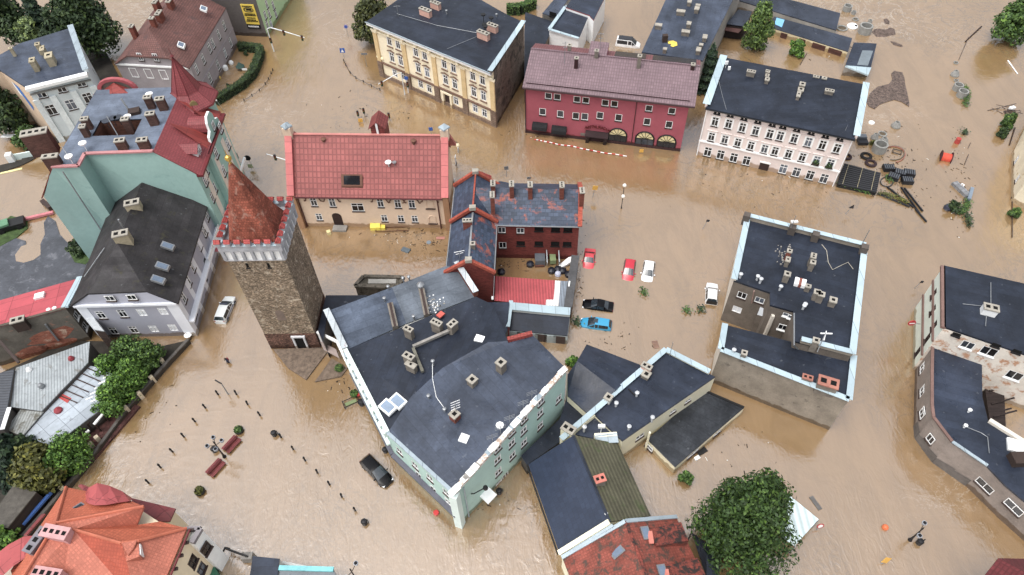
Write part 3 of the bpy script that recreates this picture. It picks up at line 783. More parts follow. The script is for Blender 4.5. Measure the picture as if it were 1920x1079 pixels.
 m = MB(); c = G(862, 482, 9); m.tube([(c.x, c.y, 7.6), (c.x, c.y, 10)], 0.04, STEEL); m.tube([(c.x - .7, c.y, 9.9), (c.x + .7, c.y + .3, 9.9)], .04, WHITE); m.tube([(c.x - .5, c.y, 9.5), (c.x + .5, c.y + .3, 9.5)], .04, WHITE); B.extra('antenna', m)
 B.done()
build_brick()

# ------------------------------------------------------------------ pale pink tenement
def build_pink():
 WALL = M('pale_pink_render', (222, 207, 202), 0.85, var=0.06, sc=0.3, rgb2=(210, 188, 182), amt=0.64)
 B0 = G(1305, 290); B1 = G(1563, 349)
 b0 = (B0.x, B0.y); b1 = (B1.x, B1.y); d = (B1 - B0).normalized(); n = Vector((-d.y, d.x, 0)); L = (B1 - B0).length; D = 12.6
 P = lambda x, y, z=0: tuple(B0 + d * x + n * y + Vector((0, 0, z)))
 B = Bld('pink_tenement', 'long pale pink apartment house with rows of white windows and dark flat roof', 'building', P(L / 2, D / 2)[:2])
 z1 = [(840, 205), (0, 0)]
 top = px([(866, 822), (958, 838), (1050, 862), (1140, 884), (1236, 905), (1305, 919), (1400, 936), (1495, 960), (1590, 980), (1688, 1003)], 1100, 0)
 mid = px([(482, 133), (572, 152), (660, 172), (748, 193), (840, 215), (911, 229), (1002, 249), (1095, 271), (1190, 292), (1285, 313)], 1200, 220)
 low = px([(457, 234), (543, 254), (632, 274), (718, 294), (965, 350), (1055, 371), (1147, 392), (1240, 415)], 1200, 220)
 att = px([(880, 762), (970, 780), (1062, 801), (1156, 822), (1253, 842), (1325, 857), (1418, 878), (1516, 898), (1612, 920)], 1100, 0) + px([(1350, 148)], 1200, 220)
 wins = [(u, v, 1.05, 1.75, 'hotel') for u, v in top] + [(u, v, 1.05, 1.65, 'hotel') for u, v in mid] + [(u, v, 1.25, 1.9, 'white') for u, v in low]
 wins += [(u + dx, v + dx * 0.23, 0.42, 0.42, 'barred') for u, v in att for dx in (-3.4, 3.4)]
 a, b = B.wall(P(0, 0), P(L, 0), -1.2, 9.75, WALL, wins)
 zb = 10.9
 B.wall(P(L, 0), P(L, D), -1.2, (9.75, zb), WALL); B.wall(P(L, D), P(0, D), -1.2, zb, WALL); B.wall(P(0, D), P(0, 0), -1.2, (zb, 9.75), WALL)
 B.roof([P(-0.1, -0.45, 9.85), P(L + 0.1, -0.45, 9.85), P(L + 0.1, D + 0.2, zb + 0.15), P(-0.1, D + 0.2, zb + 0.15)], FELTB, 0.25, ang=0)
 for x in (-0.15, L + 0.15):
  B.parapet(P(x, 0, 0), P(x, D + 0.2, 0), 9.7, 0.55, 0.35, WALL, ZWHITE, 1.0 if x > 0 else 1.2, zb=zb - 0.05)
 m = MB(); m.tube([P(-0.2, -0.55, 9.68), P(L + 0.2, -0.55, 9.68)], 0.1, BLACK); m.tube([P(0.15, -0.12, 9.6), P(0.15, -0.12, -1)], 0.08, WHITE); m.tube([P(L - 0.15, -0.12, 9.6), P(L - 0.15, -0.12, -1)], 0.08, WHITE); B.extra('gutter', m)
 m = MB()
 zz = GP(1311, 268, a, b)[1]
 m.bar(P(0, -0.1, 2.95), P(L, -0.1, 2.95), 0.22, 0.25, WHITE)
 for u, v in mid + top:
  x, z = GP(u, v, a, b); m.bar(P(x - 0.9, -0.08, z + 1.2), P(x + 0.9, -0.08, z + 1.2), 0.16, 0.12, WALL)
 B.extra('cornice_band', m)
 x, z = GP(1432, 314, a, b); m = MB(); m.box(P(x, -0.04, -0.6), (1.5, 0.1, 2.0), M('dark_wood_door', (58, 38, 34), 0.6, 'wood'), math.atan2(d.y, d.x)); m.box(P(x, -0.05, 1.45), (1.7, 0.2, 0.22), WHITE, math.atan2(d.y, d.x)); B.extra('door', m)
 for u, v in ((1529, 307), (1553, 314)):
  x, z = GP(u, v, a, b); m = MB(); m.box(P(x, -0.22, z), (1.1, 0.3, 0.25), SILL, math.atan2(d.y, d.x)); fb = B.extra('flower_box', m)
  m = MB(); leaf_ball(m, P(x, -0.25, z + 0.35), 0.5, 60, 0.16, M('box_leaf', (58, 84, 40), 0.8, 'leaf')); B.extra('plants', m, fb)
 rz = math.atan2(d.y, d.x)
 for u, v, hh, w1, d1, nn in ((1409, 133, 1.3, 1.3, .6, 3), (1439, 148, 1.0, .6, .8, 1), (1440, 133, 1.2, .6, .6, 2), (1439, 141, .9, .5, .7, 1), (1505, 157, 1.3, .8, .9, 1), (1502, 167, .9, .8, .9, 1), (1498, 176, 0.8, .5, 1.4, 1), (1531, 143, .8, .9, .5, 2), (1546, 146, .8, .7, .5, 1), (1556, 169, 1.0, 1.3, .6, 3)):
  B.chim(u, v, 10.4, hh, w1, d1, rz, nn)
 m = MB(); c = G(1362, 120, 11.6); m.tube([(c.x, c.y, 10.5), (c.x, c.y, 12)], .04, WHITE); m.box((c.x, c.y, 11.5), (.5, .2, .6), WHITE); m.box((c.x + .3, c.y - 1.0, 11.1), (.4, .2, .6), WHITE); B.extra('antenna', m)
 m = MB(); m.tube([G(1347, 150, 10.9), G(1354, 178, 10.25), G(1362, 206, 9.9)], 0.035, STEEL, 4); m.tube([G(1600, 205, 10.4), G(1595, 222, 10.2), G(1585, 245, 10.0)], 0.035, STEEL, 4); B.extra('roof_cable', m)
 B.done()

# ------------------------------------------------------------------ leaves
def leaf_ball(mb, c, r, n, size, mat, squash=0.9, rng=random):
 for _ in range(n):
  z = rng.uniform(-0.7, 1); t = rng.uniform(0, 6.283); q = math.sqrt(max(0, 1 - z * z))
  k = rng.uniform(0.6, 1.05)
  nrm = Vector((q * math.cos(t), q * math.sin(t), z)); p = Vector(c) + Vector((nrm.x * r * k, nrm.y * r * k, nrm.z * r * k * squash))
  leaf(mb, p, nrm, size * rng.uniform(0.6, 1.3), mat, rng)
def leaf(mb, p, nrm, s, mat, rng=random):
 nn = (nrm + Vector((rng.uniform(-.8, .8), rng.uniform(-.8, .8), rng.uniform(-.5, .9)))).normalized()
 a = nn.cross(Vector((rng.uniform(-1, 1), rng.uniform(-1, 1), rng.uniform(-1, 1))))
 if a.length < 1e-3: a = nn.orthogonal()
 a = a.normalized() * s; b = nn.cross(a) * 0.62
 i0 = len(mb.v); mb.v += [tuple(p - a), tuple(p - b * .9), tuple(p + a), tuple(p + b * .9)]
 mb.f.append((i0, i0 + 1, i0 + 2, i0 + 3)); mb.mi.append(mb.m(mat)); mb.uv += [(0, 0), (1, 0), (1, 1), (0, 1)]
build_pink()
# ------------------------------------------------------------------ yellow tenement at the crossing
def build_yellow():
 WALL = M('cream_stucco', (238, 226, 194), 0.85, var=0.1, sc=0.4, rgb2=(222, 202, 158), amt=0.62)
 OCH = M('ochre_pilaster', (212, 184, 130), 0.85, var=0.15, sc=0.6)
 MOULD = M('brown_stone', (112, 84, 70), 0.85, var=0.2, sc=0.8)
 BASE = M('brown_rusticated_base', (130, 108, 92), 0.9, 'sheet', var=0.25, p=(0.9, 0.4), sc=0.5)
 FIRE = M('stained_firewall', (112, 100, 88), 0.92, 'brick', var=0.35, sc=0.25, rgb2=(70, 64, 58), amt=0.5)
 A = G(716, 142.4); Bp = G(930.3, 238); d = (Bp - A).normalized(); n = Vector((-d.y, d.x, 0)); L = (Bp - A).length; rz = math.atan2(d.y, d.x)
 P = lambda x, y, z=0: tuple(A + d * x + n * y + Vector((0, 0, z)))
 ze = 11.3
 e = G(982, 42, 11.6); nw = G(757, -8, 11.6); bk = G(902, -2, 11.6)
 B = Bld('yellow_tenement', 'cream and ochre stucco tenement with brown mouldings and black flat roof', 'building', P(L / 2, 6)[:2])
 up = px([(180, 278), (237, 300), (358, 352), (418, 375), (550, 432), (612, 460), (743, 513), (808, 542)], 680, 0)
 mi = px([(198, 388), (257, 412), (375, 460), (435, 490), (560, 540), (622, 568), (750, 622), (815, 648)], 680, 0)
 lo = px([(218, 495), (275, 515), (392, 570), (450, 600), (630, 682), (760, 733), (822, 765)], 680, 0)
 a, b = B.wall(P(0, 0), P(L, 0), -1.2, ze, WALL, [(u, v, 1.05, 1.85, 'thin') for u, v in up] + [(u, v, 1.05, 1.9, 'thin') for u, v in mi] + [(u, v, 1.05, 1.6, 'thin') for u, v in lo])
 B.wall(P(L, 0), e, -1.2, ze, FIRE); B.wall(e, bk, -1.2, ze, FIRE); B.wall(bk, nw, -1.2, ze, FIRE); B.wall(nw, P(0, 0), -1.2, ze, WALL)
 B.roof([P(-0.7, -0.8, 11.5), P(L + 0.1, -0.8, 11.5), tuple(e), tuple(G(947, 26, 11.6)), tuple(G(902, 0, 11.6)), tuple(nw)], FELTB, 0.3, ang=rz)
 B.parapet(P(L - 0.1, -0.8), (e.x, e.y), 11.5, 0.4, 0.5, FIRE, ZWHITE, 0.9)
 m = MB(); m.bar(P(-0.6, -0.62, 11.0), P(L, -0.62, 11.0), 0.5, 0.45, WHITE); m.bar(P(-0.3, -0.3, 9.9), P(L, -0.3, 9.9), 0.25, 0.22, WALL)
 for k in range(9): m.box(P(1.2 + k * (L - 2.4) / 8, -0.42, 10.12), (0.5, 0.4, 0.9), WALL, rz)
 B.extra('cornice', m)
 m = MB(); m.bar(P(-0.7, -0.95, 11.52), P(L + 0.1, -0.95, 11.52), 0.16, 0.12, ZINC); B.extra('gutter', m)
 for xx in (0.35, L * 0.265, L * 0.52, L * 0.76, L - 0.35):
  m = MB(); m.box(P(xx, -0.1, 3.4), (0.95, 0.25, 6.5), OCH, rz); m.box(P(xx, -0.14, 9.5), (1.2, 0.35, 0.4), WALL, rz); m.box(P(xx, -0.1, -1.2), (1.15, 0.45, 4.6), BASE, rz); B.extra('pilaster', m)
 m = MB(); m.bar(P(0, -0.12, 3.2), P(L, -0.12, 3.2), 0.4, 0.28, MOULD); m.bar(P(0, -0.08, -1), P(L, -0.08, -1), 0.22, 1.75, BASE); B.extra('plinth_band', m)
 for u, v in mi:
  x, z = GP(u, v, a, b); m = MB()
  m.bar(P(x - 0.85, -0.14, z + 1.15), P(x, -0.14, z + 1.45), 0.22, 0.12, MOULD); m.bar(P(x + 0.85, -0.14, z + 1.15), P(x, -0.14, z + 1.45), 0.22, 0.12, MOULD); B.extra('pediment', m)
 for u, v in up + mi:
  x, z = GP(u, v, a, b); m = MB(); m.bar(P(x - 0.75, -0.1, z - 1.25), P(x + 0.75, -0.1, z - 1.25), 0.2, 0.14, MOULD); B.extra('sill_moulding', m)
 x, z = GP(840, 184, a, b); m = MB(); m.box(P(x, -0.03, -0.8), (1.3, 0.1, 3.0), M('dark_wood_door', (58, 38, 34), 0.6, 'wood'), rz)
 for sx in (-0.95, 0.95): m.box(P(x + sx, -0.2, -0.8), (0.4, 0.45, 3.5), WALL, rz)
 m.box(P(x, -0.2, 2.7), (2.6, 0.5, 0.3), WALL, rz); B.extra('door', m)
 PINK = M('salmon_chimney', (206, 158, 140), 0.85, var=0.15)
 for u, v, w1 in ((797, 17, 2.4), (816, 4, 2.0), (906, 60, 2.3), (923, 46, 2.0)): B.chim(u, v, 11.6, 1.3, w1, 0.8, rz, 3, PINK)
 m = MB()
 for u, v in ((908, 45), (910, 49), (921, 33), (906, 27)):
  c = G(u, v, 13.6); m.lathe((c.x, c.y, 11.6), [(.05, 0), (.05, 1.7), (.4, 1.8), (.45, 2.0)], BLACK, 8)
 B.extra('satellite_dish', m)
 c = G(744, 12, 13.6); m = MB(); m.tube([(c.x, c.y, 11.6), (c.x, c.y, 13.8)], .05, STEEL); m.tube([(c.x - .6, c.y, 13.6), (c.x + .6, c.y, 13.6)], .04, STEEL); B.extra('antenna', m)
 m = MB(); m.tube([G(744, 26, 11.75), G(820, 48, 11.7), G(895, 62, 11.75)], .035, STEEL, 4); m.tube([G(896, 68, 11.7), G(838, 92, 11.7)], .035, STEEL, 4); B.extra('roof_cable', m)
 B.vent(837, 19, 11.6, .8); B.vent(931, 26, 11.6, .6)
 B.done(wall='stucco walls with a dark stained side wall')
 # low annexes behind
 X = Bld('rear_annex', 'low black felt roofed annex between the yellow tenement and maroon restaurant', 'building', tuple(G(1020, 60, 0))[:2])
 q = [G(*p, 4.0) for p in ((985, 23), (1042, 43), (1028, 70), (1008, 112), (983, 160), (983, 60))]
 X.part('wall').prism([(p.x, p.y) for p in q], -1, 3.8, FIRE); X.roof(q, FELTB, 0.2, ang=rz); X.done()
 X = Bld('rear_annex', 'lean-to with grey felt roof and dark window at the top edge behind the yellow tenement', 'building', tuple(G(1045, 20, 0))[:2])
 q = [G(*p, 4.5) for p in ((1017, 25), (1045, -8), (1070, -8), (1042, 33))]
 X.part('wall').prism([(p.x, p.y) for p in q], -1, 4.3, M('grey_plaster', (150, 146, 140), .9, var=.2)); X.roof(q, FELTG, 0.2, ang=rz)
 X.wall((q[0].x, q[0].y), (q[3].x, q[3].y), -.5, 4.25, MATS['grey_plaster'], [(1037, 27, 1.6, .9, 'barred')], part='front_wall'); X.done()
 X = Bld('white_workshop', 'white walled workshop with twin black flat roofs and pale parapets', 'building', tuple(G(1090, 40, 0))[:2])
 q = [G(*p, 5.0) for p in ((1030, 57), (1060, 15), (1104, 29), (1085, 74))]
 X.part('wall').prism([(p.x, p.y) for p in q], -1, 4.85, WHITE); X.roof(q, FELT, .15, ang=rz)
 X.parapet(q[0], q[1], 4.9, .35, .4, WHITE, ZWHITE, .7); X.parapet(q[1], q[2], 4.9, .5, .4, CONC, ZINC, .5); X.parapet(q[0], q[3], 4.9, .3, .4, WHITE, ZWHITE, .6)
 q2 = [G(*p, 5.6) for p in ((1061, 14), (1076, -8), (1136, -8), (1113, 38), (1105, 29))]
 X.part('wall').prism([(p.x, p.y) for p in q2], -1, 5.4, WHITE); X.roof(q2, FELT, .2, ang=rz, edge=M('red_edge', (150, 60, 60), .6))
 X.done()
build_yellow()

# ------------------------------------------------------------------ maroon restaurant
def build_maroon():
 WALL = M('maroon_render', (164, 78, 92), 0.85, var=0.08, sc=0.3, rgb2=(150, 70, 84), amt=0.64)
 TILE = M('dusty_pink_metal_tile', (124, 100, 107), 0.55, 'tile', var=0.12, sc=0.3, p=(0.42, 0.62, .7))
 TRIM = M('dark_maroon_trim', (58, 32, 34), 0.6)
 A = G(985, 248.3); Bp = G(1275, 283.8); d = (Bp - A).normalized(); n = Vector((-d.y, d.x, 0)); L = (Bp - A).length; D = 9.9; rz = math.atan2(d.y, d.x)
 P = lambda x, y, z=0: tuple(A + d * x + n * y + Vector((0, 0, z)))
 B = Bld('maroon_restaurant', 'maroon restaurant with dusty pink tiled roof, arched windows and solar panels', 'building', P(L / 2, D / 2)[:2])
 up = px([(1252, 648), (1312, 655), (1445, 672), (1505, 678)], 680, 0) + px([(125, 695), (187, 702), (420, 732), (575, 750)], 1100, 0)
 lo = px([(1213, 755), (1333, 770), (1437, 783), (1497, 788)], 680, 0) + px([(90, 780), (215, 795), (407, 822), (555, 842)], 1100, 0)
 ze = 9.6
 a, b = B.wall(P(0, 0), P(L, 0), -1.2, ze, WALL, [(u, v, 1.15, 1.2, 'single') for u, v in up] + [(u, v, 1.15, 1.4, 'single') for u, v in lo])
 B.wall(P(L, 0), P(L, D), -1.2, ze, WALL); B.wall(P(L, D), P(0, D), -1.2, ze, WALL); B.wall(P(0, D), P(0, 0), -1.2, ze, WALL)
 zr = 12.5
 W = B.part('wall'); W.face([P(L, 0, ze), P(L, D, ze), P(L, 6.7, zr - .15)], WALL); W.face([P(0, D, ze), P(0, 0, ze), P(0, 6.7, zr - .15)], WALL)
 B.roof([P(-0.3, -0.6, 9.75), P(L + 0.9, -0.6, 9.75), P(L + 0.9, 6.7, zr), P(-0.3, 6.7, zr)], TILE, 0.2)
 B.roof([P(-0.3, D + 0.6, 11.2), P(L + 0.9, D + 0.6, 11.2), P(L + 0.9, 6.7, zr), P(-0.3, 6.7, zr)], M('dark_pink_tile', (128, 76, 80), .5, 'tile', p=(.42, .6)), 0.2)
 m = MB(); m.bar(P(-0.3, 6.7, zr - .02), P(L + .9, 6.7, zr - .02), .35, .12, TILE); B.extra('ridge', m)
 m = MB(); m.tube([P(-0.3, -0.72, 9.6), P(L + .9, -0.72, 9.6)], .12, TRIM); m.bar(P(.2, .15, 10.1), P(L, .15, 10.1), .05, .14, TRIM); B.extra('gutter', m)
 # solar panels on the rear slope
 PV = M('solar_cells', (22, 26, 38), 0.15, 'sheet', p=(1.0, 1.0), var=.2, spec=.7)
 def back(x, t, dz=.12): z = zr + (11.2 - zr) * t; return P(x, 6.7 + (D + .6 - 6.7) * t, z + dz)
 m = MB()
 for x0, x1 in ((13.8, 19.0), (20.2, L + 0.2)): m.slab([back(x0, .12), back(x1, .12), back(x1, .95), back(x0, .95)], .08, PV)
 B.extra('solar_panel', m)
 m = MB(); m.prism([P(9.5, 6.6)[:2], P(12.6, 6.6)[:2], P(12.6, 9.4)[:2], P(9.5, 9.4)[:2]], 11, [12.6, 12.6, 13.4, 13.4], WALL, TILE); B.extra('stair_dormer', m)
 for u, v, zz, hh in ((1081, 108, 12.2, 1.2), (1119, 94, 12.3, 1.4), (1200, 104, 12.3, 1.9), (1300, 120, 12.2, 1.0), (1068, 84, 12.2, 1.4)): B.chim(u, v, zz, hh, .6, .6, rz, 1, TRIM if hh < 1.3 else CHIM)
 m = MB()
 for u, v in ((1060, 79), (1127, 62)):
  c = G(u, v, 16); m.tube([(c.x, c.y, 12), (c.x, c.y, 16)], .05, STEEL); m.tube([(c.x - .5, c.y, 15.8), (c.x + .5, c.y, 15.8)], .04, STEEL); m.tube([(c.x - .35, c.y, 15), (c.x + .35, c.y, 15)], .04, STEEL)
 B.extra('antenna', m)
 # arched ground floor windows
 YEL = M('pale_arch_panel', (236, 220, 160), .6, var=.05); BK = M('black_joinery', (22, 22, 24), .4)  # plain pale yellow colour for the fanlight panels
 for u, v in px([(208, 925), (390, 948), (537, 970)], 1100, 0):
  x, z = GP(u, v, a, b); m = MB(); r = 1.55; zc = z + 0.35
  m.tube([P(x - r, -.05, -.6)] + [P(x - r * math.cos(t), -.05, zc + r * .95 * math.sin(t)) for t in [math.pi * k / 12 for k in range(13)]] + [P(x + r, -.05, -.6)], .14, BK, 5)
  m.face([P(x - r, -.03, -.6), P(x + r, -.03, -.6), P(x + r, -.03, zc), P(x - r, -.03, zc)], GLASS)
  ar = B.extra('arched_window', m); m = MB()
  m.face([P(x + r * math.cos(t), -.045, zc + .03 + r * .9 * math.sin(t)) for t in [math.pi * k / 12 for k in range(13)]], YEL); B.extra('fanlight', m, ar)
  m = MB()
  for t in (0.5, 1.05, 1.57, 2.1, 2.65): m.bar(P(x, -.09, zc), P(x + r * .9 * math.cos(t), -.09, zc + r * .88 * math.sin(t)), .07, .05, BK, up=tuple(-n))
  m.bar(P(x - r, -.1, zc), P(x + r, -.1, zc), .1, .08, BK)
  for q in (-.5, .5): m.bar(P(x + q, -.08, -.6), P(x + q, -.08, zc), .08, .06, BK, up=tuple(-n))
  B.extra('glazing_bar', m, ar)
 AW = M('black_awning_cloth', (30, 30, 34), .8, 'corr', p=(1.2,))
 for u, v in px([(1197, 845), (1327, 868)], 680, 0):
  x, z = GP(u, v, a, b); m = MB(); hw_ = 1.3; pr = [(0.05, z + .65), (.55, z + .55), (.95, z + .15), (1.1, z - .45)]
  for (y0, z0), (y1, z1) in zip(pr, pr[1:]): m.face([P(x - hw_, -y1, z1), P(x + hw_, -y1, z1), P(x + hw_, -y0, z0), P(x - hw_, -y0, z0)], AW)
  for sg in (-1, 1): m.face([P(x + sg * hw_, -y_, z_) for y_, z_ in pr] + [P(x + sg * hw_, -.05, z - .45)], AW)
  B.extra('awning', m)
 u, v = px([(1580, 905)], 680, 0)[0]; x, z = GP(u, v, a, b); m = MB()
 for sx in (-1.55, 1.55): m.box(P(x + sx, -.45, -1.2), (.55, .9, 2.6), M('dark_stone_pier', (70, 52, 50), .9, 'stone'), rz)
 m.prism([P(x - 2, -1.1)[:2], P(x + 2, -1.1)[:2], P(x + 2, 0)[:2], P(x - 2, 0)[:2]], 1.4, [1.6, 1.6, 2.1, 2.1], M('dark_porch_roof', (52, 36, 38), .9), bottom=True)
 m.box(P(x, -.04, -1), (2.4, .08, 2.4), HOLE, rz); po = B.extra('porch', m)
 RDL = M('dark_red_letters', (92, 18, 22), .5); m = MB()
 # arched sign board lettering, letter by letter along an arc
 word = 'RESTAURACJA'; zc = 1.2; R_ = 4.6
 for i, ch in enumerate(word):
  t = (i - (len(word) - 1) / 2) * 0.088
  px_ = x + R_ * math.sin(t); pz = zc - R_ * (1 - math.cos(t)) + 1.95
  mt = Matrix.Translation(Vector(P(px_, -.25, pz)) - B.o) @ Matrix.Rotation(rz, 4, 'Z') @ Matrix.Rotation(-t, 4, 'Y') @ Matrix.Rotation(math.pi / 2, 4, 'X')
  text_part('letter', ch, .8, RDL, B.root, mt, .06)
 m = MB(); m.bar(P(0, -.06, -1), P(L, -.06, -1), .16, 1.5, TRIM); B.extra('plinth_band', m)
 for u, v in px([(1490, 908)], 680, 0):
  x2, z2 = GP(u, v, a, b); m = MB(); m.box(P(x2, -.05, z2 - .25), (1.1, .08, .55), M('poster_board', (120, 110, 104), .6), rz); B.extra('notice_board', m)
 m = MB(); m.tube([P(.1, -.12, 9.5), P(.1, -.12, -1)], .08, TRIM); x3 = GP(1191, 215, a, b)[0]; m.tube([P(x3, -.1, 9.5), P(x3, -.1, -1)], .06, TRIM); B.extra('downpipe', m)
 B.done()
build_maroon()

# ------------------------------------------------------------------ grey flat roofed depot and sheds behind
def build_back():
 GW = M('grey_plaster', (150, 146, 140), .9, var=.2)
 B = Bld('depot', 'long grey flat roofed depot dotted with small chimneys behind the maroon restaurant', 'building', tuple(G(1290, 60, 0))[:2])
 z = 7.5; q = [G(*p, z) for p in ((1203, 98), (1318, 114), (1377, -6), (1400, -50), (1276, -70), (1250, -4))]
 rz = math.atan2(q[1].y - q[0].y, q[1].x - q[0].x)
 B.part('wall').prism([(p.x, p.y) for p in q], -1, z - .2, GW); B.roof(q, FELTG, .25, ang=rz + math.pi / 2)
 for u, v, wd, dp in ((1277, 20, 1.5, .8), (1307, 15, .8, 1.1), (1309, 9, .8, .6), (1235, 46, 1.2, .8), (1292, 43, .7, 1.0), (1286, 58, 1.4, .8), (1322, 68, .7, 1.2), (1315, 83, .6, .6), (1310, 92, .7, 1.2), (1247, 91, .6, .6), (1293, 2, .7, 1.0)):
  B.chim(u, v, z, .9, wd, dp, rz, 1, CHIM, holes=False)
 m = MB(); c = G(1246, 78, z); m.box((c.x, c.y, z), (.9, .8, 1.3), M('dark_flue', (60, 46, 40), .8)); B.extra('flue_block', m)
 B.done()
 m = MB(); YE = M('yellow_plastic_sheet', (240, 205, 30), .5, var=.08, bump=.3, sc=1)
 pts = [(1252, 78), (1262, 77), (1269, 80), (1270, 86), (1262, 89), (1257, 87), (1260, 84), (1253, 83)]
 o = [G(u, v, z) for u, v in pts]; c = sum(o, Vector()) / len(o)
 for i in range(len(o)): m.face([c + Vector((0, 0, .3)), o[i] + Vector((0, 0, .06)), o[(i + 1) % len(o)] + Vector((0, 0, .06))], YE)
 tag(m.build('plastic_sheet', None, tuple(c)), 'crumpled yellow plastic sheet lying on the grey depot roof', 'sheet')
 # sheds
 SH = M('dark_shed_roof', (44, 50, 62), .45, 'felt', p=(6, 3.0))
 B = Bld('long_shed', 'upper long shed with dark blue sheet roof by the concrete rings', 'shed', tuple(G(1480, 20, 0))[:2])
 q = [G(1375, -2, 2.2), G(1568, 57, 1.9), G(1576, 25, 2.4), G(1400, -22, 2.6)]
 B.part('wall').prism([(p.x, p.y) for p in q], -1, [p.z - .15 for p in q], GW); B.roof(q, SH, .18, ang=rz); B.done()
 B = Bld('long_shed', 'lower long shed with mossy dark roof, brown doors and a blue tarpaulin corner', 'shed', tuple(G(1500, 70, 0))[:2])
 q = [G(1440, 50, 1.4), G(1452, 31, 1.9), G(1598, 72, 1.9), G(1590, 97, 1.4)]
 B.part('wall').prism([(p.x, p.y) for p in q], -1, [p.z - .15 for p in q], M('cream_shed_wall', (214, 200, 160), .9, var=.15)); B.roof(q, SH, .15, ang=rz)
 a, b = q[0], q[3]; dv = (b - a); rz2 = math.atan2(dv.y, dv.x); nn = Vector((math.sin(rz2), -math.cos(rz2), 0))
 for t in (.22, .45, .62, .7, .82, .9):
  p = a + dv * t + nn * .05; mm = MB(); mm.box((p.x, p.y, -.5), (1.3, .1, 1.55), M('brown_shed_door', (84, 50, 42), .7, 'wood'), rz2); B.extra('shed_door', mm)
 mm = MB(); mm.slab([p + Vector((0, 0, .06)) for p in (G(1452, 46, 1.6), G(1456, 34, 1.9), G(1471, 38, 1.9), G(1466, 52, 1.6))], .04, M('blue_tarpaulin', (110, 180, 220), .5)); B.extra('tarpaulin', mm)
 B.done()
 B = Bld('open_shed', 'dark open lean-to full of junk between the depot and the willow', 'shed', tuple(G(1390, 40, 0))[:2])
 q = [G(1362, 45, 3), G(1384, 18, 3.2), G(1410, 22, 3.2), G(1398, 50, 3)]
 B.part('wall').prism([(p.x, p.y) for p in q], -1, 2.6, M('dark_boards', (50, 40, 38), .9, 'wood')); B.roof(q, SH, .12)
 mm = MB(); mm.slab([G(1345, 54, 2.2), G(1362, 42, 2.5), G(1395, 50, 2.5), G(1385, 62, 2.2)], .1, M('rust_sheet', (92, 62, 58), .7, 'corr')); B.extra('lean_to_roof', mm); B.done()
 B = Bld('small_shed', 'small grey shed with dark roof, pale end strip, beside the long sheds', 'shed', tuple(G(1612, 115, 0))[:2])
 q = [G(1585, 123, 2.2), G(1633, 126, 2.2), G(1644, 82, 2.2), G(1601, 80, 2.2)]
 B.part('wall').prism([(p.x, p.y) for p in q], -1, 2.0, GW); B.roof(q, FELT, .2, ang=rz)
 mm = MB(); mm.slab([p + Vector((0, 0, .03)) for p in (G(1585, 124, 2.1), G(1628, 141, 1.7), G(1634, 127, 2.2), G(1586, 123, 2.22))], .3, ZWHITE)
 mm.slab([p + Vector((0, 0, .045)) for p in (G(1607, 122, 2.22), G(1627, 124, 2.22), G(1637, 96, 2.22), G(1617, 95, 2.22))], .03, M('lighter_felt', (112, 124, 132), .5)); B.extra('roof_strip', mm)
 B.done()
build_back()

